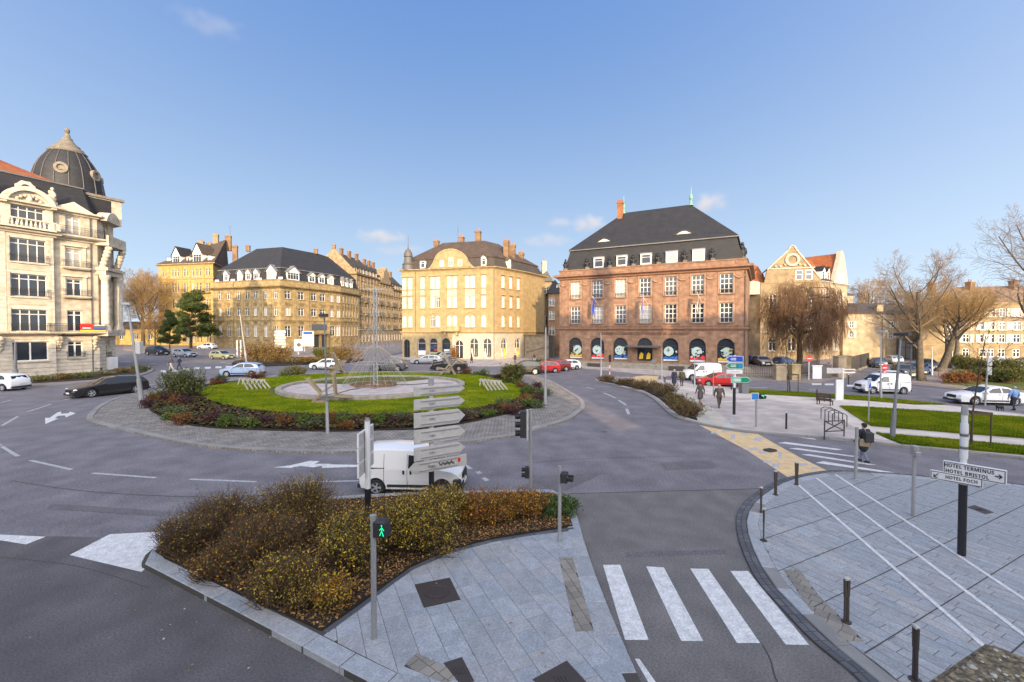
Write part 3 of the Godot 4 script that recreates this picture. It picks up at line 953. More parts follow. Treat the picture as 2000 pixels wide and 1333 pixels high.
	for i in 34:
		var c := Vector2(rng.randf_range(-14,9), rng.randf_range(-26,-5)) if i < 22 else Vector2(rng.randf_range(-30,10), rng.randf_range(-50,-20))
		var q := []
		var r := rng.randf_range(0.04,0.16)
		for k in 9:
			q.append(c + Vector2(cos(TAU * k / 9), sin(TAU * k / 9)) * r * rng.randf_range(0.6,1.3))
		struct("oil_stain", sheet(q,0.0110), M["stain"])
	dash(Vector2(1.98,-15.62), Vector2(9.17,-16.19),0.05,0.012, "joint")
	var lv := B.new()
	lv.colored = true
	for i in 420:
		var p := Vector2(rng.randf_range(-9,-1), rng.randf_range(-13,-4.5)) if i < 90 else Vector2(rng.randf_range(-2.5,1.3), rng.randf_range(-12,-7)) if i > 340 else (Vector2(rng.randf_range(-14,12), rng.randf_range(-22,-6)) if i < 140 else Vector2(rng.randf_range(17,40), rng.randf_range(-38,-24)))
		var c := g3(p.x, p.y,0.016 if i < 140 else 0.15)
		lv.col = [Color(0.35,0.28,0.16), Color(0.25,0.14,0.06), Color(0.45,0.42,0.34)][rng.randi() % 3]
		var a := rng.randf() * TAU
		var r := rng.randf_range(0.012,0.035)
		lv.quad(c + Vector3(cos(a),0.1, sin(a)) * r, c + Vector3(-sin(a),0.3, cos(a)) * r * 0.7, c - Vector3(cos(a),0, sin(a)) * r, c + Vector3(sin(a),0.2, -cos(a)) * r * 0.7)
	struct("fallen_leaves", lv, M["leafy"], "stuff")
	circle()
	refuge()
	right_pavement()
	plaza_block()
	far_pavements()
func circle() -> void:
	var outer := smooth_line([Vector2(-25.53,-27.17), Vector2(-26.83,-28.69), Vector2(-28.76,-31.34), Vector2(-30.17,-33.84), Vector2(-30.8,-35.5), Vector2(-31.4,-37.9), Vector2(-32.1,-41.7), Vector2(-30.8,-45.5), Vector2(-28.8,-48.6), Vector2(-25.9,-52.2), Vector2(-22.2,-54.6), Vector2(-17.7,-56), Vector2(-9.6,-57), Vector2(-2.5,-55.7), Vector2(2.5,-51.7), Vector2(4.3,-45.4), Vector2(5.1,-39.5), Vector2(5.5,-35.7), Vector2(5.31,-33.12), Vector2(4.91,-31.3), Vector2(3.41,-27.72), Vector2(1.23,-25.22), Vector2(0,-23.57), Vector2(-2.4,-22.3), Vector2(-4.8,-21.24), Vector2(-6.99,-20.6), Vector2(-9.23,-20.4), Vector2(-12.89,-20.94), Vector2(-15.16,-21.63), Vector2(-18.25,-23.06), Vector2(-21.46,-24.83), Vector2(-23.68,-25.94)], true,4)
	outer.append(outer[0])
	var isl := struct("roundabout_island", raised(outer.slice(0,-1),0.10), M["setts"])
	kerb(isl, outer,0.32,0.135,1.05, [M["granite0"], M["granite1"], M["granite2"], M["granite1"], M["granite2"]], "kerb_stone",1.0)
	var bed := smooth_line([Vector2(-24.82,-31.04), Vector2(-23.17,-29.27), Vector2(-19.74,-26.56), Vector2(-17.05,-25.15), Vector2(-13.86,-24.53), Vector2(-10.98,-24.29), Vector2(-8.78,-24.27), Vector2(-7.22,-24.59), Vector2(-5.2,-24.86), Vector2(-2.88,-26.32), Vector2(-1.06,-28.4), Vector2(0.37,-30.1), Vector2(1.63,-32.01), Vector2(2.34,-33.93), Vector2(2.6,-36.9), Vector2(2.1,-40.6), Vector2(1.3,-44.9), Vector2(0,-49.6), Vector2(-3.6,-53.6), Vector2(-8.6,-54.6), Vector2(-18.3,-54.2), Vector2(-23.4,-51.8), Vector2(-26.3,-48.7), Vector2(-28.5,-45.1), Vector2(-29.4,-42.1), Vector2(-29.3,-38.8), Vector2(-27.4,-34.8)], true,3)
	struct("flower_bed", raised(bed,0.16), M["soil"])
	var ring := bed.duplicate()
	ring.append(bed[0])
	part("bed_edging", sheet(strip_poly(ring,-0.05,0.05),0.19), M["basin_rim"], isl)
	var lawn := smooth_line([Vector2(-26.1,-37.5), Vector2(-23.2,-34.2), Vector2(-20.54,-31.92), Vector2(-17.66,-30.08), Vector2(-14.22,-28.62), Vector2(-10.8,-28.13), Vector2(-7.68,-28.35), Vector2(-4.63,-29.31), Vector2(-2.42,-30.58), Vector2(-0.55,-32.57), Vector2(0.6,-35.3), Vector2(0.9,-38.2), Vector2(0.5,-41.9), Vector2(-0.8,-46.4), Vector2(-3.4,-50.5), Vector2(-7.1,-52.7), Vector2(-12.1,-53.6), Vector2(-16.9,-53.7), Vector2(-21.3,-52.4), Vector2(-24.7,-49.7), Vector2(-26.5,-46), Vector2(-27.3,-42.5), Vector2(-27.3,-39.8)], true,3)
	struct("lawn", raised(lawn,0.22), M["lawn"])
	grass_on(lawn,0.22,52000, Vector2(-13,-42),8.4)
	var b := B.new()
	var c := Vector3(-12.6, gy(-12.6,-41.8),-41.8)
	b.lathe([Vector2(8.22,-0.1), Vector2(8.22,0.42), Vector2(8.18,0.46), Vector2(7.72,0.46), Vector2(7.68,0.42), Vector2(7.68,0.2)],72)
	var basin := thing("fountain_basin", "round drained fountain basin with pale floor and stone rim in the lawn", "basin", c)
	part("rim", b, M["basin_rim"], basin)
	var fl := B.new()
	fl.lathe([Vector2(7.7,0.27), Vector2(4,0.25), Vector2(0.0,0.24)],48)
	part("basin_floor", fl, M["basin_floor"], basin)
	var pipe := B.new()
	pipe.lathe([Vector2(1.9,0.2), Vector2(1.9,0.5), Vector2(1.75,0.5), Vector2(1.75,0.25)],32)
	for k in 14:
		var a := TAU * k / 14
		var nb := B.new()
		nb.slab(Vector3(cos(a) * rng.randf_range(0.5,2.6),0.38, sin(a) * rng.randf_range(0.5,2.6)), Vector3(0.3,0.2,0.25),0.03, a)
		part("nozzle_stone", nb, M["brick_tan"], basin)
	part("nozzle_ring", pipe, M["brick_tan"], basin)
	var cab := B.new()
	for k in 3:
		var a2: float = [0.3,2.7,4.4][k]
		var pts := []
		for i in 9:
			pts.append(Vector3(cos(a2 + 0.05 * sin(i * 1.3)) * i * 0.9,0.28, -sin(a2 + 0.05 * sin(i * 1.3)) * i * 0.9))
		cab.tube(pts, [0.03,0.03,0.03,0.03,0.03,0.03,0.03,0.03,0.03],4)
	part("cable", cab, M["black_plastic"], basin)
func grass_on(poly: Array, h: float, count: int, hole := Vector2.ZERO, hole_r := 0.0, tint := 1.0) -> void:
	if not meshes.has("tuft"):
		var b := B.new()
		for k in 4:
			var a := TAU * k / 4 + 0.4
			var d := Vector3(cos(a),0, sin(a))
			var s := Vector3(-d.z,0, d.x) * 0.012
			b.tri(d * 0.02 - s, d * 0.02 + s, d * 0.06 + Vector3(0,0.07,0))
		meshes["tuft"] = b.mesh()
	var pp := PackedVector2Array(poly)
	var lo := pp[0]
	var hi := pp[0]
	for p in pp:
		lo = lo.min(p)
		hi = hi.max(p)
	var at: Array[Transform3D] = []
	var cols: Array[Color] = []
	var f := FastNoiseLite.new()
	f.seed = 3
	f.frequency = 0.35
	var tries := 0
	while at.size() < count and tries < count * 4:
		tries += 1
		var p := Vector2(rng.randf_range(lo.x, hi.x), rng.randf_range(lo.y, hi.y))
		if p.distance_to(hole) < hole_r or not Geometry2D.is_point_in_polygon(p, pp):
			continue
		var s := rng.randf_range(0.7,1.5)
		at.append(Transform3D(Basis(Vector3.UP, rng.randf() * TAU).scaled(Vector3(s * 1.3, s, s * 1.3)), g3(p.x, p.y, h - 0.005)))
		var n := f.get_noise_2d(p.x, p.y) * 0.5 + 0.5
		cols.append(Color(0.09,0.165,0.005).lerp(Color(0.26,0.28,0.014), clampf(n * 1.5 - 0.25,0,1)) * rng.randf_range(0.7,1.3) * tint)
	var mm := MultiMesh.new()
	mm.transform_format = MultiMesh.TRANSFORM_3D
	mm.use_colors = true
	mm.mesh = meshes["tuft"]
	mm.instance_count = at.size()
	for i in at.size():
		mm.set_instance_transform(i, at[i])
		mm.set_instance_color(i, cols[i])
	var o := MultiMeshInstance3D.new()
	o.multimesh = mm
	o.material_override = M["leafy"]
	o.name = numbered("grass")
	o.set_meta("kind", "stuff")
	add_child(o)
func refuge() -> void:
	var outer := [Vector2(-8.83,-10.72), Vector2(-9.03,-11.08), Vector2(-9.12,-11.46), Vector2(-9.26,-11.95), Vector2(-9.36,-12.93), Vector2(-9.06,-14.01), Vector2(-7.3,-14.64), Vector2(-5.14,-15.1), Vector2(-2.63,-15.45), Vector2(0,-15.62), Vector2(1.07,-15.68), Vector2(1.62,-15.54), Vector2(1.9,-14.86), Vector2(1.96,-13.92), Vector2(1.91,-12.1), Vector2(1.91,-10.15), Vector2(1.976,-8.446), Vector2(2.046,-7.301), Vector2(2.126,-6.392), Vector2(1.9,-4.0), Vector2(-0.6,-4.0), Vector2(-1.2,-6.546), Vector2(-2.581,-7.278), Vector2(-4.343,-8.27), Vector2(-6.45,-9.43)]
	var isl := struct("refuge_island", raised(outer,0.125), M["joint"])
	var mats := [M["slab0"], M["slab1"], M["slab2"], M["slab3"], M["slab4"]]
	var kl := smooth_line([Vector2(-1.2,-6.546), Vector2(-2.581,-7.278), Vector2(-4.343,-8.27), Vector2(-6.45,-9.43), Vector2(-8.33,-10.46), Vector2(-8.84,-10.75), Vector2(-9.02,-11.03), Vector2(-9.12,-11.43), Vector2(-9.26,-11.95), Vector2(-9.36,-12.93), Vector2(-9.06,-14.01), Vector2(-7.3,-14.64), Vector2(-5.14,-15.1), Vector2(-2.63,-15.45), Vector2(0,-15.62), Vector2(1.07,-15.68), Vector2(1.62,-15.54), Vector2(1.9,-14.86), Vector2(1.96,-13.92), Vector2(1.91,-12.1), Vector2(1.91,-10.15), Vector2(1.976,-8.446), Vector2(2.046,-7.301), Vector2(2.126,-6.392)], false,4)
	kerb(isl, kl,0.36,0.14,0.95, mats, "kerb_stone",1.0)
	var bed := [Vector2(-8.88,-11.2), Vector2(-9.12,-11.81), Vector2(-9.09,-12.7), Vector2(-8.79,-13.71), Vector2(-7.16,-14.35), Vector2(-5.03,-14.79), Vector2(-2.57,-15.13), Vector2(0,-15.34), Vector2(1.39,-15.3), Vector2(1.66,-14.64), Vector2(1.71,-13.92), Vector2(1.72,-12.77), Vector2(0.56,-12.38), Vector2(-0.54,-11.99), Vector2(-1.55,-11.39), Vector2(-2.4,-10.55), Vector2(-3.11,-9.11), Vector2(-3.541,-8.316), Vector2(-4.67,-8.902), Vector2(-6.51,-9.85), Vector2(-8.21,-10.77)]
	struct("planted_bed", raised(bed,0.16), M["soil"])
	var edge := smooth_line([Vector2(1.72,-12.7), Vector2(0.56,-12.32), Vector2(-0.54,-11.93), Vector2(-1.55,-11.34), Vector2(-2.39,-10.5), Vector2(-3.1,-9.07), Vector2(-3.51,-8.289)], false,3)
	kerb(isl, edge,0.12,0.15,0.6, [M["bluestone0"], M["bluestone1"]], "edging_stone",-1.0,0.05)
	var pav := [Vector2(1.73,-12.51), Vector2(0.55,-12.2), Vector2(-0.54,-11.79), Vector2(-1.53,-11.21), Vector2(-2.34,-10.39), Vector2(-3.045,-8.992), Vector2(-3.443,-8.194), Vector2(-2.688,-7.765), Vector2(-1.786,-7.26), Vector2(-0.986,-6.724), Vector2(-0.35,-5.2), Vector2(1.5,-5.2), Vector2(1.92,-6.391), Vector2(1.78,-7.375), Vector2(1.735,-8.445), Vector2(1.67,-9.76), Vector2(1.68,-11.04)]
	var tact := [Vector2(1.15,-11.03), Vector2(1.49,-11.01), Vector2(1.524,-8.345), Vector2(1.177,-8.316)]
	var tact2 := [Vector2(-1.649,-7.758), Vector2(-1.314,-7.56), Vector2(-0.786,-7.234), Vector2(-1.055,-7.088), Vector2(-1.805,-7.445)]
	var cover := [Vector2(-2.13,-9.83), Vector2(-1.4,-10.11), Vector2(-1.07,-9.29), Vector2(-1.77,-9.02)]
	var cover2 := [Vector2(-1.151,-7.515), Vector2(-0.857,-7.655), Vector2(-0.604,-7.131), Vector2(-0.807,-7.049)]
	var cover3 := [Vector2(0.328,-7.166), Vector2(0.928,-7.583), Vector2(1.212,-7.059), Vector2(0.703,-6.824)]
	slabs(isl, pav, [tact, tact2, cover, cover2, cover3], deg_to_rad(-64.8),0.42, [0.35,0.45,0.55,0.7],0.137, mats,220)
	slabs(isl, tact, [], deg_to_rad(-76),0.20, [0.20],0.142, [M["tactile0"], M["tactile1"]],90, Vector2.ZERO, "tactile_tile",0.01)
	slabs(isl, tact2, [], deg_to_rad(-40),0.22, [0.22],0.142, [M["tactile0"], M["tactile1"]],90, Vector2.ZERO, "tactile_tile",0.01)
	manhole(cover,0.146, "square rusty manhole cover with round lid beside the planted bed")
	manhole(cover2,0.146, "small dark access cover beside the ribbed tiles at the frame edge", false)
	manhole(cover3,0.146, "dark ribbed access cover at the bottom edge near the kerb", false)
func manhole(poly: Array, h: float, label: String, lid := true) -> void:
	var c := Vector2.ZERO
	for p in poly:
		c += p / poly.size()
	var o := thing("manhole_cover", label, "manhole cover", g3(c.x, c.y, h))
	var b := B.new()
	var loc := []
	for p in poly:
		loc.append(p - c)
	var ix := Geometry2D.triangulate_polygon(PackedVector2Array(loc))
	for i in range(0, ix.size(),3):
		b.up(Vector3(loc[ix[i]].x,0, loc[ix[i]].y), Vector3(loc[ix[i + 1]].x,0, loc[ix[i + 1]].y), Vector3(loc[ix[i + 2]].x,0, loc[ix[i + 2]].y))
	for i in loc.size():
		var p: Vector2 = loc[i]
		var q: Vector2 = loc[(i + 1) % loc.size()]
		b.quad(Vector3(p.x,0, p.y), Vector3(q.x,0, q.y), Vector3(q.x,-0.08, q.y), Vector3(p.x,-0.08, p.y))
	part("frame", b, M["iron_brown"], o)
	var l := B.new()
	if lid:
		l.lathe([Vector2(0.27,0.0), Vector2(0.27,0.012), Vector2(0.24,0.012), Vector2(0.23,0.006), Vector2(0,0.006)],24)
		for k in 5:
			l.box(Vector3((k - 2) * 0.09,0.008,0), Vector3(0.03,0.012,0.3))
	else:
		for k in 4:
			l.box(Vector3((k - 1.5) * 0.06,0.004,0), Vector3(0.025,0.01,0.16),0.4)
	part("lid", l, M["iron_brown"], o)
func right_pavement() -> void:
	var line := smooth_line([Vector2(5.679,-7.193), Vector2(5.664,-7.528), Vector2(5.525,-8.272), Vector2(5.53,-9.18), Vector2(5.59,-10.3), Vector2(6.03,-11.88), Vector2(6.57,-13.21), Vector2(7.1,-14.13), Vector2(8.02,-15.24), Vector2(9.42,-16.53), Vector2(10.68,-17.39), Vector2(12.85,-18.22), Vector2(14.32,-18.05), Vector2(15.32,-17.87), Vector2(16.41,-17.46), Vector2(17.77,-17.3), Vector2(18.85,-16.64), Vector2(20.21,-15.5)], false,4)
	var outer := [Vector2(5.0,-3.0)] + line + [Vector2(26,-12), Vector2(26,-3.0)]
	var base := struct("hotel_pavement", raised(outer,0.05), M["joint"])
	var mats := [M["slab0"], M["slab1"], M["slab2"], M["slab3"], M["slab4"]]
	var blue := [M["bluestone0"], M["bluestone1"], M["bluestone2"]]
	var g1 := line
	kerb(base, g1,0.13,0.055,0.26, blue, "gutter_sett",1.0)
	var g2 := strip_line(line,0.135)
	kerb(base, g2,0.13,0.06,0.26, blue, "gutter_sett",1.0)
	var g3l := strip_line(line,0.28)
	kerb(base, g3l,0.30,0.075,0.9, [M["slab2"], M["slab4"], M["granite1"]], "kerb_stone",1.0)
	var inner := strip_line(line,0.59)
	var poly := inner + [Vector2(24,-12.5), Vector2(24,-3.2), Vector2(5.4,-3.2)]
	var tact := [Vector2(6.41,-10.63), Vector2(6.8,-10.63), Vector2(6.56,-9.6), Vector2(6.439,-8.196), Vector2(5.987,-8.167), Vector2(6.06,-9.16)]
	var grate := [Vector2(14.51,-14.4), Vector2(14.98,-14.61), Vector2(14.98,-14.01), Vector2(14.56,-13.86)]
	slabs(base, poly, [tact, grate], deg_to_rad(-62.5),0.245, [0.62,0.8,0.95],0.07, mats,300, Vector2(9,-9), "paving_slab",0.013)
	var dx := Vector2(cos(deg_to_rad(27.5)), -sin(deg_to_rad(27.5)))
	var dy := Vector2(dx.y, -dx.x)
	for i in range(-6,18):
		var c := Vector2(9,-8) + dy * i * 1.18
		for q in Geometry2D.intersect_polyline_with_polygon(PackedVector2Array([c - dx * 30, c + dx * 30]), PackedVector2Array(poly)):
			part("expansion_joint", sheet(strip_poly(Array(q),-0.012,0.012),0.0745), M["joint"], base)
	slabs(base, tact, [], deg_to_rad(-46),0.24, [0.24],0.076, [M["tactile0"], M["tactile1"]],60, Vector2.ZERO, "tactile_tile",0.01)
	manhole(grate,0.074, "grey rectangular drain grate in the slabs right of the hotel signpost", false)
	for q in [[Vector2(10.41,-16.44), Vector2(8.316,-7.269)], [Vector2(11.57,-17.17), Vector2(9.34,-7.424)], [Vector2(12.59,-17.59), Vector2(10.506,-7.997)]]:
		struct("painted_line", sheet(strip_poly(q,-0.045,0.045),0.079), M["road_paint"])
func strip_line(line: Array, w: float) -> Array:
	var p := strip_poly(line,0.0, w)
	p = p.slice(line.size())
	p.reverse()
	return p
func plaza_block() -> void:
	var outer := [Vector2(8.8,-48), Vector2(10.3,-43.6), Vector2(11.4,-39.6), Vector2(11.4,-35.6), Vector2(10.79,-31.23), Vector2(10.57,-28.79), Vector2(11.13,-27.13), Vector2(12.51,-25.17), Vector2(14.53,-24.26), Vector2(17.32,-23.21), Vector2(18.78,-22.14), Vector2(21.21,-20.84), Vector2(24.22,-19.11), Vector2(36.05,-28.49), Vector2(33.98,-30.09), Vector2(32.81,-32.29), Vector2(32.16,-33.52), Vector2(29.4,-37.3), Vector2(25.3,-40), Vector2(20.8,-41.8), Vector2(19.3,-45), Vector2(16.6,-49), Vector2(13.9,-51.3), Vector2(11.6,-51.5), Vector2(9.1,-49.4)]
	var pl := struct("plaza", raised(outer,0.10), M["plaza"])
	var kl := smooth_line([Vector2(6.9,-50.8), Vector2(8.9,-48.3), Vector2(10.3,-43.6), Vector2(11.4,-39.6), Vector2(11.4,-35.6), Vector2(10.79,-31.23), Vector2(10.57,-28.79), Vector2(11.13,-27.13), Vector2(12.51,-25.17), Vector2(14.53,-24.26), Vector2(17.32,-23.21), Vector2(18.78,-22.14), Vector2(21.21,-20.84), Vector2(24.22,-19.11)], false,3).slice(4)
	kl.reverse()
	kerb(pl, kl,0.25,0.125,1.0, [M["granite0"], M["granite1"]], "kerb_stone",-1.0)
	struct("path", sheet([Vector2(13.5,-50.1), Vector2(16.2,-47.8), Vector2(18.8,-43.9), Vector2(20.3,-40.8), Vector2(20.4,-38.4), Vector2(25.9,-35.9), Vector2(27.8,-35.2), Vector2(31.74,-33.09), Vector2(32.4,-31.89), Vector2(33.39,-29.57), Vector2(35.26,-27.87), Vector2(34.33,-27.13), Vector2(32.64,-28.9), Vector2(28.21,-31.23), Vector2(23.77,-32.91), Vector2(22.08,-32.06), Vector2(20.2,-35.8), Vector2(16.8,-37.2), Vector2(14.7,-43.4), Vector2(12.5,-45.2)],0.108), M["plaza_light"])
	struct("cycle_path", sheet([Vector2(12.1,-45.6), Vector2(14.1,-47.8), Vector2(15,-40.4), Vector2(14.11,-31.89), Vector2(12.51,-25.17), Vector2(11.16,-26.99), Vector2(12.66,-31.85), Vector2(13.8,-40.6)],0.112), M["cycle_path"])
	for q in [[Vector2(11.75,-28.18), Vector2(12.26,-28.19), Vector2(12,-27.58), Vector2(11.49,-27.57)], [Vector2(12.58,-29.32), Vector2(12.78,-29.32), Vector2(12.22,-28.04), Vector2(12.03,-28.03)], [Vector2(12.81,-27.45), Vector2(13.56,-27.47), Vector2(13.27,-26.89), Vector2(12.54,-26.87)], [Vector2(13.68,-28.37), Vector2(13.88,-28.38), Vector2(13.43,-27.46), Vector2(13.24,-27.46)]]:
		marking(q,0.117, "road_paint_worn")
	struct("path", sheet([Vector2(15.7,-34.7), Vector2(18.9,-35.5), Vector2(18.4,-34.5), Vector2(15.4,-34)],0.112), M["plaza_light"])
	struct("path", sheet([Vector2(20.52,-25.94), Vector2(27.74,-21.9), Vector2(26.28,-20.74), Vector2(24.51,-21.67), Vector2(19.59,-24.34)],0.108), M["plaza_light"])
	struct("path", sheet([Vector2(22.35,-32.67), Vector2(23.62,-32.7), Vector2(20.73,-26.21), Vector2(19.59,-24.34), Vector2(19.02,-22.73), Vector2(18.38,-23.23)],0.112), M["plaza_light"])
	var g1 := [Vector2(20.7,-41.2), Vector2(25,-39.6), Vector2(29.3,-37.1), Vector2(32.16,-33.52), Vector2(29.84,-33.47), Vector2(26.1,-36.2), Vector2(23.6,-37.4), Vector2(20,-39)]
	var g2 := [Vector2(23.62,-32.7), Vector2(25.39,-32.13), Vector2(28.04,-31.04), Vector2(32.46,-28.74), Vector2(34.15,-26.99), Vector2(27.98,-22.09), Vector2(26.4,-23.35), Vector2(23.67,-24.64), Vector2(20.73,-26.21)]
	var g4 := [Vector2(19.54,-24.28), Vector2(21.24,-23.48), Vector2(24.51,-21.67), Vector2(26.28,-20.74), Vector2(24.5,-19.32), Vector2(22.96,-20.29), Vector2(20.92,-21.26), Vector2(19.03,-22.14)]
	for g in [g1, g2, g4]:
		struct("lawn", raised(g,0.14,0.05), M["lawn"])
		grass_on(g,0.14,24000 if g == g2 else 7000, Vector2.ZERO,0.0,0.85)
	var bed := [Vector2(9.1,-47.6), Vector2(11.6,-44.4), Vector2(13.6,-41.6), Vector2(13.6,-36.6), Vector2(12.58,-31.85), Vector2(11.27,-27.57), Vector2(10.81,-29.28), Vector2(11.07,-31.62), Vector2(11.7,-36.1), Vector2(11.8,-40.6), Vector2(10.5,-44.4)]
	struct("planted_bed", raised(bed,0.2), M["soil"])
func far_pavements() -> void:
	struct("pavement", raised([Vector2(-44.3,-41.6), Vector2(-42,-44.9), Vector2(-41.1,-48.7), Vector2(-43.1,-53.8), Vector2(-45.4,-57.5), Vector2(-49,-61.6), Vector2(-52.4,-63), Vector2(-54.9,-62.9), Vector2(-52.4,-58.5), Vector2(-52.8,-49.2), Vector2(-53.5,-44.7), Vector2(-46.9,-39.3)],0.12), M["pavement_far"])
	kerb(get_node("pavement"), smooth_line([Vector2(-46.9,-39.3), Vector2(-44.3,-41.6), Vector2(-42,-44.9), Vector2(-41.1,-48.7), Vector2(-43.1,-53.8), Vector2(-45.4,-57.5), Vector2(-49,-61.6), Vector2(-52.4,-63)], false,4),0.22,0.14,1.1, [M["granite1"], M["granite2"]], "kerb_stone",-1.0)
	struct("planted_bed", raised([Vector2(-45.9,-43.4), Vector2(-43.3,-46.3), Vector2(-42.3,-50.1), Vector2(-44.2,-55), Vector2(-46.7,-58.1), Vector2(-50.6,-57.9), Vector2(-49.1,-54.8), Vector2(-50.1,-47.4)],0.17), M["soil"])
	struct("planted_bed", raised([Vector2(-40.8,-66.1), Vector2(-34.3,-63.4), Vector2(-30,-66.6), Vector2(-24.6,-70.6), Vector2(-24.6,-75.8), Vector2(-33,-81.5), Vector2(-40.2,-81.1), Vector2(-44.5,-75.9), Vector2(-43.3,-70.6)],0.15), M["soil"])
	struct("pavement", raised([Vector2(-73.1,-92.7), Vector2(-54.2,-83), Vector2(-45.1,-77.1), Vector2(-40.8,-82.4), Vector2(-32.3,-84.3), Vector2(-32.2,-95.5), Vector2(-54.8,-121.6), Vector2(-78.1,-119.6), Vector2(-105.4,-123.3), Vector2(-88.5,-103.5)],0.10), M["pavement_far"])
	struct("pavement", raised([Vector2(-22.6,-83.5), Vector2(-17.2,-76.2), Vector2(-11.2,-71.2), Vector2(-7,-65.1), Vector2(0,-65.4), Vector2(5.9,-65.6), Vector2(11,-61.2), Vector2(15.3,-55.5), Vector2(18,-53.3), Vector2(23.9,-50.4), Vector2(28.7,-54.3), Vector2(25.5,-66.5), Vector2(8.1,-80), Vector2(0,-87.7), Vector2(-21.7,-96.2)],0.12), M["plaza"])
	struct("pavement", raised([Vector2(24.3,-50.4), Vector2(28.3,-48.2), Vector2(30.7,-47), Vector2(32.1,-47.5), Vector2(38.8,-53), Vector2(57.3,-71.6), Vector2(67.7,-85.9), Vector2(47.7,-84.8), Vector2(33.6,-67.8)],0.10), M["pavement_far"])
	struct("pavement", raised([Vector2(40.1,-46.1), Vector2(41.3,-43.1), Vector2(42.9,-40.5), Vector2(45,-35.6), Vector2(48.4,-38.3), Vector2(44.3,-46.2), Vector2(48.4,-51.3), Vector2(73.7,-74.4), Vector2(79,-81.4), Vector2(63,-67.4), Vector2(50.1,-55.6)],0.10), M["pavement_far"])
	struct("garden", raised([Vector2(43.9,-46.2), Vector2(45,-44.3), Vector2(49.9,-39.5), Vector2(88.7,-70.3), Vector2(72.7,-73.3), Vector2(52.1,-54.5)],0.16), M["lawn"])
	struct("street", sheet([Vector2(31.8,-47.1), Vector2(41.1,-46.1), Vector2(77.7,-80.1), Vector2(67.7,-85.9), Vector2(57.7,-71.6), Vector2(38.4,-52.4)],0.008), M["asphalt_far"])
func blocks(root: Node3D, t: Transform3D, u0: float, u1: float, y0: float, y1: float, holes: Array, mats: Array, bw: float, bh: float, chance: float) -> void:
	var y := y0
	var r := 0
	while y + bh <= y1 + 0.001:
		var u := u0 + (bw * 0.5 if r % 2 else 0.0)
		while u + bw <= u1:
			var ok := rng.randf() < chance
			for o in holes:
				if u + bw > o[0] - o[2] * 0.5 - 0.1 and u < o[0] + o[2] * 0.5 + 0.1 and y + bh > o[1] - 0.2 and y < o[1] + o[3] + 0.1:
					ok = false
			if ok:
				if not meshes.has("block%.2f%.2f" % [bw, bh]):
					var b := B.new()
					b.plate(PackedVector2Array([Vector2(0.01,0.01), Vector2(bw - 0.01,0.01), Vector2(bw - 0.01, bh - 0.01), Vector2(0.01, bh - 0.01)]),0.0,0.006, Transform3D(), false)
					meshes["block%.2f%.2f" % [bw, bh]] = b.mesh()
				part("stone_block", meshes["block%.2f%.2f" % [bw, bh]], M[mats[rng.randi() % mats.size()]], root, t * Transform3D(Basis(), Vector3(u, y,0.0)))
			u += bw
		y += bh
		r += 1
func courses(root: Node3D, t: Transform3D, u0: float, u1: float, y0: float, y1: float, n: int, holes: Array, mat: String, out := 0.05) -> void:
	var h := (y1 - y0) / n
	for k in n:
		var y := y0 + k * h
		var segs := [[u0, u1]]
		for o in holes:
			if y + h > o[1] - 0.05 and y < o[1] + o[3] + 0.05:
				var next := []
				for s in segs:
					var l: float = o[0] - o[2] * 0.5 - 0.02
					var r: float = o[0] + o[2] * 0.5 + 0.02
					if r <= s[0] or l >= s[1]:
						next.append(s)
						continue
					if l > s[0]:
						next.append([s[0], l])
					if r < s[1]:
						next.append([r, s[1]])
				segs = next
		for s in segs:
			if s[1] - s[0] > 0.1:
				var b := B.new()
				b.boxt(t * Transform3D(Basis(), Vector3((s[0] + s[1]) * 0.5, y + h * 0.5 - 0.02, out * 0.5 - 0.01)), Vector3(s[1] - s[0], h - 0.085, out + 0.05))
				part("stone_course", b, M[mat], root)
func trim(root: Node3D, t: Transform3D, u: float, y: float, w: float, h: float, out: float, mat: String, called := "pilaster") -> void:
	var b := B.new()
	b.boxt(t * Transform3D(Basis(), Vector3(u, y + h * 0.5, out * 0.5 - 0.02)), Vector3(w, h, out + 0.04))
	part(called, b, M[mat], root)
func sill(root: Node3D, t: Transform3D, u: float, y: float, w: float, mat: String, hood := 0.0) -> void:
	var b := B.new()
	b.boxt(t * Transform3D(Basis(), Vector3(u, y - 0.07,0.05)), Vector3(w + 0.24,0.13,0.26))
	part("sill", b, M[mat], root)
	if hood > 0:
		var c := B.new()
		c.boxt(t * Transform3D(Basis(), Vector3(u, y + hood + 0.12,0.08)), Vector3(w + 0.4,0.14,0.24))
		part("hood", c, M[mat], root)
func shell(root: Node3D, path: Array, y0: float, y1: float, mat: String) -> void:
	loft(root, path, [Vector2(0, y0), Vector2(0, y1)], M[mat], false, "rear_wall")
func statue(root: Node3D, p: Vector3, s: float, mat: String, called := "roof_statue") -> void:
	var b := B.new()
	var o := p - root.position
	b.box(o + Vector3(0,0.15 * s,0), Vector3(0.6,0.3,0.6) * s)
	b.lathe([Vector2(0.26 * s,0.3 * s), Vector2(0.34 * s,0.7 * s), Vector2(0.22 * s,1.0 * s), Vector2(0.3 * s,1.25 * s), Vector2(0.1 * s,1.5 * s), Vector2(0.0,1.5 * s)],8, o)
	b.ball(o + Vector3(0.02,1.66 * s,0), Vector3(0.16,0.19,0.17) * s,8,5)
	b.ball(o + Vector3(0.3 * s,0.95 * s,0.06), Vector3(0.17,0.28,0.15) * s,7,5)
	b.ball(o + Vector3(-0.28 * s,0.85 * s,0.1), Vector3(0.19,0.22,0.17) * s,7,5)
	b.ball(o + Vector3(-0.12 * s,1.3 * s,0.15), Vector3(0.14,0.2,0.14) * s,7,5)
	part(called, b, M[mat], root)
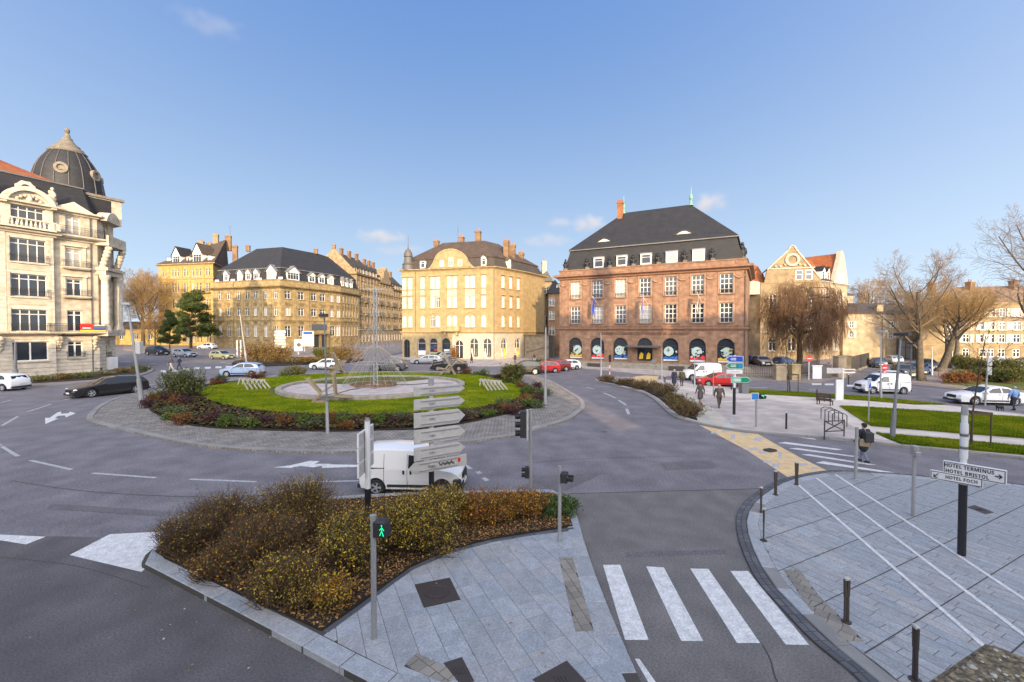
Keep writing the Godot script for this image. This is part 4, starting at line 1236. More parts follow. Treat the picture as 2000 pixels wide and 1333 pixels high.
func chamber() -> void:
	var a := Vector2(7.3,-69.8)
	var c := Vector2(29.6,-57.5)
	var L := 25.467
	var o := building("red_sandstone_building", "red sandstone public building with tall dark hipped roof and seven arched ground floor windows", a)
	var t := fac(o, a, c)
	var d := (c - a).normalized()
	var inw := Vector2(d.y, -d.x)
	var path := [a, c, c + inw * 15.5, a + inw * 15.5]
	var us := []
	for k in 7:
		us.append(2.57 + 3.432 * k)
	var holes := []
	for u in us:
		holes.append([u,1.6,2.1,3.24,1.05])
		holes.append([u,6.9,1.55,2.56,0.0])
		holes.append([u,10.64,1.55,2.56,0.0])
	wall(o, t,0, L,0.2,15.0, holes, M["red_sandstone"],0.35)
	shell(o, [c, path[2], path[3], a],0.2,15.0, "red_sandstone")
	blocks(o, t,0.1, L - 0.1,1.4,5.2, holes, ["red_sandstone_b", "red_sandstone_c", "red_sandstone"],0.95,0.42,0.4)
	blocks(o, t,0.1, L - 0.1,6.8,13.2, holes, ["red_sandstone_b", "red_sandstone_c", "red_sandstone"],0.95,0.42,0.22)
	cornice(o, path,5.85,0.42,0.28, M["red_sandstone_c"], true, "string_course")
	cornice(o, path,6.3,0.3,0.10, M["red_sandstone"], true, "string_course")
	cornice(o, path,13.5,0.75,0.75, M["red_sandstone_c"], true)
	loft(o, path, [Vector2(0.05,14.2), Vector2(0.05,14.85), Vector2(0.14,14.87), Vector2(0.14,15.02), Vector2(-0.6,15.04)], M["red_sandstone"], true, "parapet")
	for k in 8:
		var u: float = 0.8 + 3.41 * k
		trim(o, t, clampf(u,0.8, L - 0.8),6.62,0.95,6.86,0.07, "red_sandstone")
		trim(o, t, clampf(u,0.8, L - 0.8),14.22,0.9,0.62,0.12, "red_sandstone_c", "parapet_pier")
		var sw := B.new()
		var pts := []
		for i in 9:
			pts.append(t * Vector3(clampf(u,0.8, L - 0.8) + (i - 4) * 0.16,12.95 - 0.35 * (1.0 - pow((i - 4) / 4.0,2)),0.14))
		sw.tube(pts, [0.04,0.07,0.1,0.12,0.13,0.12,0.1,0.07,0.04],5)
		part("swag", sw, M["red_sandstone_b"], o)
	for k in 7:
		var u: float = us[k]
		for y in [6.9,10.64]:
			win(o, t, u, y,1.55,2.56,0.0,3, [0.25,0.5,0.75], "white_wood", ["glass", "glass_dim", "glass_curtain"][rng.randi() % 3],0.25,0.09)
			sill(o, t, u, y,1.55, "red_sandstone_c")
			balcony(o, t, u, y,1.6,0.16,0.62,0.0)
			var fr := B.new()
			for s in [-1.0,1.0]:
				fr.boxt(t * Transform3D(Basis(), Vector3(u + s * 0.89, y + 1.28,0.02)), Vector3(0.22,2.56,0.1))
			fr.boxt(t * Transform3D(Basis(), Vector3(u, y + 2.68,0.02)), Vector3(2.0,0.24,0.1))
			part("window_surround", fr, M["red_sandstone_b"], o)
		var w := win(o, t, u,1.6,2.1,3.24,1.05,2 if k == 3 else 1, [0.67], "iron", "glass",0.3,0.07)
		var q := Transform3D(Basis(), Vector3(0,0,0.05))
		var disc := PackedVector2Array()
		for i in 18:
			disc.append(Vector2(cos(TAU * i / 18) * 0.66,1.42 + sin(TAU * i / 18) * 0.66) + Vector2([0.25,-0.15,-0.2,0,-0.25,-0.1,0.1][k],0))
		var low := PackedVector2Array([Vector2(-0.95,0.35), Vector2(0.95,0.35), Vector2(0.95,0.8), Vector2(0.6,1.0), Vector2(0.35,0.7), Vector2(0.05,0.85), Vector2(-0.3,0.55), Vector2(-0.6,0.75), Vector2(-0.95,0.6)])
		if k != 3:
			var p1 := B.new()
			p1.plate(disc,0,0.004, q)
			part("window_print", p1, M["art_mint"], w)
			var p2 := B.new()
			p2.plate(low,0.006,0.01, q)
			part("window_print", p2, M[["art_yellow", "art_red", "art_blue", "art_red", "art_blue", "art_red", "art_yellow"][k]], w)
			var p3 := B.new()
			p3.plate(PackedVector2Array([Vector2(-0.95,0.1), Vector2(0.95,0.14), Vector2(0.95,0.3), Vector2(-0.95,0.32)]),0.006,0.01, q)
			part("window_print", p3, M["white_paint"], w)
			for i in 16:
				var p4 := B.new()
				var at := Vector2(rng.randf_range(-0.8,0.8), rng.randf_range(0.5,1.9))
				var rr := rng.randf_range(0.08,0.22)
				p4.plate(PackedVector2Array([at + Vector2(-rr,0), at + Vector2(0, -rr * 0.7), at + Vector2(rr * 1.2,0.1), at + Vector2(0.05, rr)]),0.012,0.015, q)
				part("window_print", p4, M[["art_mint", "glass", "art_yellow" if k in [0,6] else "sign_back", "car_dark_blue"][i % 4]], w)
		else:
			for s in [-0.55,0.45]:
				var p5 := B.new()
				p5.plate(PackedVector2Array([Vector2(s - 0.3,0.25), Vector2(s + 0.25,0.3), Vector2(s + 0.32,1.0), Vector2(s,1.25), Vector2(s - 0.2,0.9)]),0,0.004, q)
				part("window_print", p5, M["art_yellow"], w)
	var can := B.new()
	can.boxt(t * Transform3D(Basis(), Vector3(us[3],3.72,0.8)), Vector3(4.4,0.1,1.6))
	can.boxt(t * Transform3D(Basis(), Vector3(us[3],3.66,1.58)), Vector3(4.5,0.2,0.06))
	part("door_canopy", can, M["zinc_dark"], o)
	var tx := part("inscription", text_mesh("CHAMBRE DE COMMERCE ET D'INDUSTRIE DE LA MOSELLE",0.60,0.05, true, true), M["red_sandstone_c"], o, t * Transform3D(Basis().scaled(Vector3(0.68,0.8,1)), Vector3(12.5,5.42,0.03)))
	tx.material_override = mk("carved", Color(0.12,0.055,0.035),0.9)
	loft(o, path, [Vector2(-0.45,15.0), Vector2(-0.5,15.3), Vector2(-1.0,17.0), Vector2(-1.25,18.1)], M["slate"], true, "roof")
	loft(o, path, [Vector2(-1.05,18.12), Vector2(-1.05,18.24), Vector2(-7.74,24.6)], M["slate"], true, "roof")
	loft(o, path, [Vector2(-1.0,18.02), Vector2(-0.98,18.14), Vector2(-1.3,18.2)], M["zinc"], true, "gutter")
	for k in range(1,6):
		dormer(o, t, us[k],15.15,-0.42,1.5,1.5,1.1,0.0, "white_wood", "zinc",1,0.08)
	for k in 7:
		var u: float = 4.2 + 3.43 * (k - 1) + 0.05
		statue(o, o.position + t * Vector3(clampf(u,0.5, L - 0.5),15.03,-0.3),0.95, "bronze_dark")
	statue(o, o.position + t * Vector3(L - 0.6,15.03,-1.6),1.25, "bronze_dark")
	statue(o, o.position + t * Vector3(L - 0.6,15.03,-3.0),1.25, "bronze_dark")
	for e in [Vector2(6.3,0.1), Vector2(17.6,0.1)]:
		var eb := B.new()
		var pts := PackedVector2Array([])
		for i in 13:
			var x := (i - 6) / 6.0
			pts.append(Vector2(x * 1.6,0.62 * pow(cos(x * PI * 0.5),1.4)))
		eb.plate(pts,-2.2,0, t * Transform3D(Basis(), Vector3(e.x,19.2,-2.05)))
		var ey := part("eyebrow_dormer", eb, M["slate"], o)
		var eg := B.new()
		var p2 := PackedVector2Array()
		for i in 13:
			p2.append(Vector2(pts[i].x * 0.62, pts[i].y * 0.62 + 0.02))
		eg.plate(p2,0.005,0.03, t * Transform3D(Basis(), Vector3(e.x,19.2,-2.05)))
		part("pane", eg, M["blind"], ey)
	chimney(o, o.position + t * Vector3(7.35,21.4,-7.0), Vector3(0.75,5.0,0.9), atan2(-d.y, d.x),0, "brick_orange")
	for u in [7.7, L - 7.7]:
		var f := B.new()
		f.lathe([Vector2(0.4,24.45), Vector2(0.22,24.7), Vector2(0.16,25.2), Vector2(0.28,25.5), Vector2(0.22,25.9), Vector2(0.08,26.2), Vector2(0.05,27.2), Vector2(0,27.25)],8, Vector3((t * Vector3(u,0,-7.75)).x, t.origin.y, (t * Vector3(u,0,-7.75)).z))
		part("finial", f, M["copper_green"], o)
	downpipe(o, t, L - 0.12,1.3,13.5)
	for y in [3.2,1.9]:
		var hb := B.new()
		hb.boxt(t * Transform3D(Basis(), Vector3(L - 1.3, y + 0.55,0.35)), Vector3(0.08,1.15,0.6))
		part("hanging_banner", hb, M["car_dark_blue"], o)
	var st := thing("podium_steps", "wide pale stone steps along the foot of the red sandstone building", "steps", g3(a.x, a.y))
	var t2 := fac(st, a, c)
	for k in 6:
		var b := B.new()
		b.boxt(t2 * Transform3D(Basis(), Vector3(L * 0.5 - 0.6,1.34 - 0.14 * k - 0.5, (1.5 + 0.34 * k) * 0.5 + 0.005 * k)), Vector3(L + 2.0 + 0.3 * k,1.0,1.5 + 0.34 * k))
		part("step", b, M["podium_stone"], st)
	var k2 := 0
	for u in [6.6,17.6]:  # plain dark boxes added in place of dark recesses in the steps
		var b2 := B.new()
		b2.boxt(t2 * Transform3D(Basis(), Vector3(u,0.6,3.1)), Vector3(1.9,1.3,0.5))
		one("recess_box", b2, M["iron_brown"], ["dark planter box on the podium steps, left of the red and white pole", "dark planter box on the podium steps behind two standing people"][k2], "recess", st.position)
		k2 += 1
	var fm := {"eu": ["sign_blue", "sign_blue", "sign_blue"], "fr": ["sign_blue", "white_paint", "sign_red"], "city": ["sign_back", "car_dark_blue", "sign_back"]}
	var n := 0
	for e in [["eu",6.2, "plain blue flag hanging from the left slanted pole"], ["fr",13.2, "blue, white and red tricolour flag on the middle slanted pole"], ["city",20.2, "pale flag with dark stripe hanging from the right slanted pole"]]:
		var fl := thing("flag", e[2] + " on the red building", "flag", o.position + t * Vector3(e[1],9.6,0.0))
		var q := Transform3D(t.basis, Vector3.ZERO)
		var pb := B.new()
		pb.tube([q * Vector3(0,0,0), q * Vector3(-0.3,1.1,2.0)], [0.035,0.03],6)
		pb.ball(q * Vector3(-0.3,1.13,2.03), Vector3.ONE * 0.06,6,4)
		part("flagpole", pb, M["white_paint"], fl)
		for s in 3:
			var cb := B.new()
			for i in 8:
				var x0 := 0.10 * sin(i * 0.9 + s * 0.5)
				var x1 := 0.10 * sin((i + 1) * 0.9 + s * 0.5)
				var top := 0.95 - 0.05 * s
				var y0 := top - 2.5 * i / 8.0
				var y1 := top - 2.5 * (i + 1) / 8.0
				var z0 := 1.95 - 0.24 * s
				var sq := 1.0 - 0.4 * i / 8.0
				cb.quad(q * Vector3(-0.28 + x0, y0, z0), q * Vector3(-0.28 + x0 * 0.5 + 0.05, y0 - 0.05, z0 - 0.24 * sq), q * Vector3(-0.28 + x1 * 0.5 + 0.05, y1 - 0.05, z0 - 0.24 * sq), q * Vector3(-0.28 + x1, y1, z0))
			part("flag_cloth", cb, M[fm[e[0]][s]], fl)
		n += 1
func villa() -> void:
	var a := Vector2(-19.7,-81.6)
	var c := Vector2(-2.86,-77)
	var e := Vector2(2.17,-83.7)
	var L := 17.457
	var L2 := 8.378
	var o := building("yellow_corner_house", "yellow house with curved gable, small corner cupola and arched shop windows", a)
	var t := fac(o, a, c)
	var ts := fac(o, c, e)
	var e2 := Vector2(6.5,-91)
	var a2 := Vector2(-16.3,-94.1)
	var path := [a, c, e, e2, a2]
	var singles := [0.45,1.624,4.014,15.44]
	var pairs := [6.456,9.626,12.927]
	var up := []
	for r in [[6.5,2.0,0.38], [9.85,1.95,0.0], [13.25,2.05,0.0]]:
		for u in singles:
			up.append([u, r[0],0.78, r[1], r[2]])
		for u in pairs:
			up.append([u - 0.5, r[0],0.8, r[1], r[2]])
			up.append([u + 0.5, r[0],0.8, r[1], r[2]])
	wall(o, t,0, L,5.6,16.6, up, M["villa_yellow"],0.25)
	for h in up:
		var blindish := rng.randf() < 0.52
		win(o, t, h[0], h[1], h[2], h[3], h[4],2, [0.7], "white_wood", "blind" if blindish else ("glass_curtain" if rng.randf() < 0.5 else "glass"),0.14,0.07)
		if blindish:
			trim(o, t, h[0], h[1] + h[3] * rng.randf_range(0.0,0.35), h[2] - 0.12,0.02,-0.10, "blind", "blind_rail")
	for r in [6.5,9.85,13.25]:
		for u in singles:
			sill(o, t, u, r,0.78, "yellow_trim",2.1 if r > 9 else 0.0)
		for u in pairs:
			sill(o, t, u, r,1.9, "yellow_trim",2.12 if r > 13 else 0.0)
			if r < 7:
				var ab := B.new()
				var arc := arc_pts(u,8.1,2.3,1.0)
				for i in arc.size() - 1:
					ab.bar(t * Vector3(arc[i].x, arc[i].y,0.06), t * Vector3(arc[i + 1].x, arc[i + 1].y,0.06),0.14)
				part("arched_hood", ab, M["yellow_trim"], o)
	for u in pairs:
		trim(o, t, u,11.85,1.75,1.2,0.03, "villa_white", "panel")
	for u in singles:
		trim(o, t, u,11.85,0.78,1.2,0.03, "villa_white", "panel")
	for u in [2.689,5.073,8.001,11.158,14.527,16.64]:
		trim(o, t, u,5.75,0.42,10.6,0.06, "villa_yellow")
	var right := []
	for u in [2.211,4.417,6.661]:
		for r in [[6.5,2.0,0.38], [9.85,1.95,0.0], [13.25,2.05,0.0]]:
			right.append([u, r[0],0.85, r[1], r[2]])
	wall(o, ts,0, L2,5.6,16.6, right, M["villa_yellow"],0.25)
	for h in right:
		win(o, ts, h[0], h[1], h[2], h[3], h[4],2, [0.7], "white_wood", "blind" if rng.randf() < 0.7 else "glass_curtain",0.14,0.07)
		sill(o, ts, h[0], h[1], h[2], "yellow_trim",2.1 if h[4] == 0.0 else 0.0)
	shell(o, [e, e2, a2, a],0.2,16.6, "villa_yellow")
	var shops := []
	for u in [3.786,6.055,8.483]:
		shops.append([u,1.35,1.6,3.2,0.7])
	var shops_r := []
	for u in [10.873,13.599,16]:
		shops_r.append([u,1.35 if u > 11.0 else 1.0,1.55,3.2,0.7])
	var half := 9.635
	wall(o, t,0, half,0.3,5.6, shops + [[0.9,0.9,1.2,3.4,0.6]], M["yellow_trim"],0.4, "shop_front")
	wall(o, t, half, L,0.3,5.6, shops_r, M["villa_white"],0.4, "shop_front")
	var shops_s := []
	for u in [2.543,6.535]:
		shops_s.append([u,1.35,1.7,3.2,0.75])
	wall(o, ts,0, L2,0.3,5.6, shops_s, M["villa_white"],0.4, "shop_front")
	win(o, t,0.9,0.9,1.2,3.4,0.6,2, [0.65], "iron", "glass",0.3)
	var k := 0
	for h in shops + shops_r:
		var w := win(o, t, h[0], h[1], h[2], h[3], h[4],1 if k < 3 else 2, [0.72], "door_green" if k == 2 else "white_wood", "glass" if k < 4 else "glass_dim",0.3,0.06)
		for p in [[0,0,-0.7,0.2,0.7,1.0, "white_paint"], [0,0,-0.7,1.05,0.7,1.5, "car_dark_blue"], [1,0,-0.7,1.2,0.7,1.9, "car_dark_blue"], [1,0,0.05,1.0,0.7,1.95, "sign_red"], [1,0,-0.7,0.4,0.7,0.75, "car_green"], [2,0,-0.5,0.9,0.6,1.25, "white_paint"]]:
			if p[0] == k:
				var pb := B.new()
				pb.plate(PackedVector2Array([Vector2(p[2], p[3]), Vector2(p[4], p[3]), Vector2(p[4], p[5]), Vector2(p[2], p[5])]),0.05,0.06 + 0.01 * absf(p[3]))
				part("window_sign", pb, M[p[6]], w)
		if k >= 4:
			for s in [-0.4,0.35]:
				var gb := B.new()
				gb.lathe([Vector2(0.3,0.05), Vector2(0.2,0.6), Vector2(0.1,1.05), Vector2(0.15,1.35), Vector2(0.04,1.5)],8, Vector3(s,0,0.02))
				part("shop_display", gb, M["blind" if s < 0 else "zinc_dark"], w)
		k += 1
	for h in shops_s:
		var w2 := win(o, ts, h[0], h[1], h[2], h[3], h[4],2, [0.72], "white_wood", "glass_dim",0.3,0.06)
		for s in [-0.42,0.4]:
			var gb2 := B.new()
			gb2.lathe([Vector2(0.3,0.05), Vector2(0.2,0.6), Vector2(0.1,1.05), Vector2(0.15,1.35), Vector2(0.04,1.5)],8, Vector3(s,0,0.02))
			part("shop_display", gb2, M["blind" if s < 0 else "art_yellow"], w2)
	cornice(o, path,5.4,0.3,0.3, M["yellow_trim"], true, "string_course")
	cornice(o, path,16.35,0.35,0.5, M["yellow_trim"], true)
	var bu := 9.635
	var bb := B.new()
	bb.boxt(t * Transform3D(Basis(), Vector3(bu,5.85,0.55)), Vector3(3.4,0.25,1.1))
	bb.boxt(t * Transform3D(Basis(), Vector3(bu,6.3,1.0)), Vector3(3.4,0.7,0.14))
	for s in [-1.0,1.0]:
		bb.boxt(t * Transform3D(Basis(), Vector3(bu + s * 1.6,6.3,0.5)), Vector3(0.14,0.7,0.9))
		bb.boxt(t * Transform3D(Basis(), Vector3(bu + s * 1.1,5.4,0.4)), Vector3(0.3,0.7,0.7))
	part("balcony", bb, M["yellow_trim"], o)
	loft(o, path, [Vector2(0.3,16.7), Vector2(-0.2,16.95), Vector2(-0.9,18.5)], M["slate_brown"], true, "roof")
	loft(o, path, [Vector2(-0.75,18.5), Vector2(-0.75,18.62), Vector2(-5.6,22.3)], M["roof_brown"], true, "roof")
	var g := PackedVector2Array([Vector2(4.579,16.345), Vector2(5.565,16.848), Vector2(6.153,17.631), Vector2(6.446,18.334), Vector2(6.739,18.856), Vector2(7.226,19.28), Vector2(7.904,19.693), Vector2(8.676,19.879), Vector2(9.635,19.922), Vector2(10.494,19.75), Vector2(11.252,19.364), Vector2(11.819,18.9), Vector2(12.289,18.355), Vector2(12.477,17.822), Vector2(12.852,17.283), Vector2(13.319,16.828), Vector2(14.156,16.449), Vector2(14.62,16.085)])
	var gb3 := B.new()
	gb3.plate(g,-0.45,0.06, t)
	var gp := part("gable", gb3, M["villa_yellow"], o)
	var cp := B.new()
	for i in g.size() - 1:
		cp.bar(t * Vector3(g[i].x, g[i].y + 0.06,-0.15), t * Vector3(g[i + 1].x, g[i + 1].y + 0.06,-0.15),0.62,0.16)
	part("coping", cp, M["yellow_trim"], gp)
	for q in [[7.807,17.0,0.7,1.1], [9.492,17.0,0.8,1.5], [11.158,17.0,0.75,1.15]]:
		var wm := win_mesh(q[2], q[3],0,2, [0.7],0.08)
		part("window", wm[0], M["white_wood"], gp, t * Transform3D(Basis(), Vector3(q[0], q[1],0.08)))
		part("pane", wm[1], M["blind" if q[0] < 9 else "glass_dim"], gp, t * Transform3D(Basis(), Vector3(q[0], q[1],0.09)))
	dormer(o, t,3.985,16.9,-0.15,1.0,1.3,1.2,0.0, "white_wood", "zinc_dark",1)
	dormer(o, t,15.358,16.9,-0.15,0.9,1.4,1.2,0.4, "white_wood", "zinc_dark",1)
	dormer(o, ts, L2 * 0.5,16.9,-0.15,0.9,1.3,1.2,0.4, "white_wood", "zinc_dark",1)
	var tb := B.new()
	tb.lathe([Vector2(1.1,16.6), Vector2(1.0,17.6), Vector2(1.1,17.7), Vector2(0.8,18.0), Vector2(0.66,19.0), Vector2(0.8,19.15), Vector2(0.76,19.6), Vector2(0.5,20.2), Vector2(0.15,20.5), Vector2(0.06,21.2), Vector2(0.03,23.0), Vector2(0,23.0)],14, Vector3(1.1, -o.position.y,-0.2))
	part("corner_cupola", tb, M["zinc_dark"], o)
	var yaw := atan2(-(c - a).y, (c - a).x)
	for q in [[853,90,20.2,3.4,1.0], [934,86,21.6,3.0,1.0], [902,88,21.6,2.3,0.9], [989,82,16.9,5.2,0.9], [1001,84,16.9,4.8,1.0], [1018,88,15.5,5.4,0.9]]:
		var x: float = (q[0] - 1000.0) / 889.0 * q[1]
		chimney(o, Vector3(x, q[2], -q[1]), Vector3(q[4], q[3],0.8), yaw,2, "brick_tan")
	var an := B.new()
	an.tube([Vector3(-10.3,22.0,-87) - o.position, Vector3(-10.3,26.0,-87) - o.position], [0.07,0.04],5)
	part("aerial_mast", an, M["zinc_dark"], o)
	downpipe(o, t, L - 0.15,1.0,16.3)
	downpipe(o, t,2.689 ,5.7,16.3)
func bank() -> void:
	var a := Vector2(-76.5,-116.6)
	var m := Vector2(-55.9,-110)
	var r := Vector2(-47.8,-127)
	var e := Vector2(-46.6,-139)
	var o := building("stone_bank_building", "long ochre stone building with dark slate mansard and small white gabled dormers", a)
	var path := [a, m, r, e, Vector2(-64,-146), Vector2(-72,-131)]
	var rows := [[4.4,2.7], [9.6,1.95], [13.7,1.95]]
	var spec := [[a, m,21.631, [2.247,5.155,8.452,11.084,13.745,16.958,20.084],1.15], [m, r,18.831, [2.02,5.892,9.802,12.674,15.941,17.836],1.7], [r, e,12.06, [1.4,3.2,5.0,6.8,8.6,10.4],0.9]]
	for f in 3:
		var s = spec[f]
		var t := fac(o, s[0], s[1])
		var holes := []
		for u in s[3]:
			for q in rows:
				if f == 1 and q[0] < 5 and u > 9 and u < 14:
					continue
				holes.append([u, q[0], s[4], q[1],0.0])
		wall(o, t,0, s[2],1.0,18.3, holes, M["ochre_stone"],0.35)
		for h in holes:
			win(o, t, h[0], h[1], h[2], h[3],0.0,2, [0.7], "white_wood", "",0.25,0.08)
			sill(o, t, h[0], h[1], h[2], "ochre_stone")
			if h[1] < 10:
				trim(o, t, h[0], h[1] + h[3] + 0.4, h[2],0.9,0.03, "ochre_stone_dark", "panel")
		blocks(o, t,0.2, s[2] - 0.2,1.6,8.5, holes, ["ochre_stone", "ochre_stone_dark"],1.1,0.55,0.25)
		for i in s[3].size() - 1:
			trim(o, t, (s[3][i] + s[3][i + 1]) * 0.5,8.7,0.75,7.4,0.10, "ochre_stone")
	shell(o, [e, path[4], path[5], a],1.0,18.3, "ochre_stone_dark")
	cornice(o, path,8.2,0.4,0.2, M["ochre_stone"], true, "string_course")
	cornice(o, path,16.1,0.7,0.8, M["ochre_stone_dark"], true)
	cornice(o, path,18.0,0.35,0.15, M["ochre_stone"], true, "parapet")
	loft(o, path, [Vector2(-0.3,18.3), Vector2(-1.0,21.3)], M["slate"], true, "roof")
	loft(o, path, [Vector2(-0.8,21.3), Vector2(-0.8,21.45), Vector2(-7.0,27.6), Vector2(-9.0,27.7)], M["slate"], true, "roof")
	loft(o, path, [Vector2(-0.75,21.2), Vector2(-0.72,21.35), Vector2(-1.1,21.5)], M["zinc"], true, "gutter")
	var tl := fac(o, a, m)
	for u in [4.116,8.668,11.38,13.907]:
		dormer(o, tl, u,18.5,-0.2,1.5,1.7,1.6,1.1, "white_wood", "zinc",2,0.35)
	dormer(o, tl,18.623,18.5,-0.2,2.6,1.9,1.6,1.6, "white_wood", "zinc",3,0.4)
	var tr := fac(o, m, r)
	dormer(o, tr,3.844,18.5,-0.2,3.4,1.9,1.6,1.6, "white_wood", "zinc",4,0.4)
	for u in [9.494,12.64,15.675]:
		dormer(o, tr, u,18.5,-0.2,1.9,1.7,1.6,1.0, "white_wood", "zinc",2,0.35)
	var tf := fac(o, r, e)
	for u in [2.0,4.6,7.4]:
		dormer(o, tf, u,18.5,-0.2,1.3,1.6,1.6,1.0, "white_wood", "zinc",2,0.3)
	for u in [1.262,6.558,15.118,21.596]:
		trim(o, tl, u,18.35,1.2,0.5,-0.2, "white_wood", "snow_board")
	var en := B.new()
	en.boxt(tr * Transform3D(Basis(), Vector3(11.5,5.1,0.5)), Vector3(5.6,0.4,1.0))
	for u in [9.0,11.5,14.0]:
		en.boxt(tr * Transform3D(Basis(), Vector3(u,3.1,0.3)), Vector3(0.6,3.7,0.5))
	part("entrance_canopy", en, M["ochre_stone_dark"], o)
	for u in [10.25,12.75]:
		win(o, tr, u,1.5,1.8,3.3,0.0,2, [0.75], "iron", "glass",-0.06)
	trim(o, tr,11.5,6.0,5.0,1.6,0.02, "glass_dim", "glazed_panel")
	for q in [[486,124,27.4,1.6], [618,128,27.4,1.4], [534,124,27.4,0.8]]:
		chimney(o, Vector3((q[0] - 1000.0) / 889.0 * q[1], q[2], -q[1]), Vector3(1.0, q[3],0.8),0.2,1, "brick_tan")
	downpipe(o, tl,6.894,1.5,18.0)
	downpipe(o, tr,8.292,6.5,18.0)
func yellow_block() -> void:
	var a := Vector2(-100,-129)
	var c := Vector2(-81.9,-125)
	var e := Vector2(-87.7,-140)
	var L := 18.537
	var o := building("tall_yellow_house", "tall yellow apartment house with white gabled dormers behind the pine tree", a)
	var t := fac(o, a, c)
	var ts := fac(o, c, e)
	var us := [1.457,2.437,4.829,5.798,6.764,8.86,9.815,11.735,13.007,14.206,16.25,17.182]
	var holes := []
	for q in [[2.6,2.4], [7.6,2.4], [12.1,2.6], [16.6,2.6], [21.0,2.1]]:
		for u in us:
			holes.append([u, q[0],0.62, q[1],0.0])
	wall(o, t,0, L,0.8,24.5, holes, M["yellow_plaster"],0.25)
	for h in holes:
		win(o, t, h[0], h[1], h[2], h[3],0.0,1, [0.7], "white_wood", "glass_dim" if h[1] > 20 else "",0.18,0.07)
	wall(o, ts,0,16,0.8,24.5, [], M["yellow_plaster"])
	shell(o, [e, Vector2(-104,-146), a],0.8,24.5, "yellow_plaster")
	var path := [a, c, e, Vector2(-104,-146)]
	for y in [20.1,15.3,11.0,6.6]:
		cornice(o, path, y,0.35,0.25, M["yellow_trim"], true, "string_course")
	cornice(o, path,24.1,0.4,0.7, M["yellow_trim"], true)
	for u in [1.903,9.294,16.759]:
		for y in [16.5,12.0,7.5]:
			balcony(o, t, u, y,2.1,1.0,1.0,0.2, "iron", "yellow_trim")
	for u in [5.798,13.007]:
		trim(o, t, u,15.7,2.8,0.8,0.08, "street_stone", "panel")
		trim(o, t, u,20.5,2.9,0.4,0.12, "yellow_trim", "panel")
	for u in [3.591,7.901,10.56,15.315]:
		trim(o, t, u,6.9,0.8,17.2,0.12, "yellow_plaster")
	var ev := [rel(o, a + Vector2(-0.5,0.6),24.5) + o.position, rel(o, c + Vector2(0.6,0.5),24.5) + o.position, rel(o, e + Vector2(0.5,-0.5),24.5) + o.position, Vector3(-104,24.5,-147)]
	var r1 := Vector3(-92.38,30.959,-137)
	var r2 := Vector3(-85.75,33.25,-137)
	faces(o, [[ev[0], ev[1], r2, r1], [ev[1], ev[2], r2], [ev[2], ev[3], r1, r2], [ev[3], ev[0], r1]], M["roof_brown"])
	dormer(o, t,5.886,24.7,-0.3,2.6,2.2,4.5,2.6, "white_wood", "slate",3,0.3)
	dormer(o, t,13.007,24.9,-0.3,2.9,2.3,4.5,3.0, "white_wood", "roof_brown",3,0.3)
	for u in [2.704,9.468,16.589]:
		dormer(o, t, u,24.8,-0.8,1.1,1.8,2.0,0.0, "white_wood", "roof_brown",1)
	for q in [[395,133,28.0,4.0,1.4], [411,136,29,3.0,1.2], [424,136,30.0,4.6,1.3], [448,138,30.0,4.6,1.5], [461,137,25.0,6.4,1.3]]:
		chimney(o, Vector3((q[0] - 1000.0) / 889.0 * q[1], q[2], -q[1]), Vector3(q[4], q[3],1.0),0.3,2, "brick_tan" if q[0] > 440 else "street_stone")
	var an := B.new()
	var p := Vector3(-84.5,34.5,-137) - o.position
	an.tube([p, p + Vector3(0,3,0)], [0.05,0.03],4)
	for k in 4:
		an.bar(p + Vector3(-0.6 + 0.05 * k,2.0 + 0.3 * k,0), p + Vector3(0.6 - 0.05 * k,2.0 + 0.3 * k,0),0.03)
	part("aerial_mast", an, M["zinc_dark"], o)
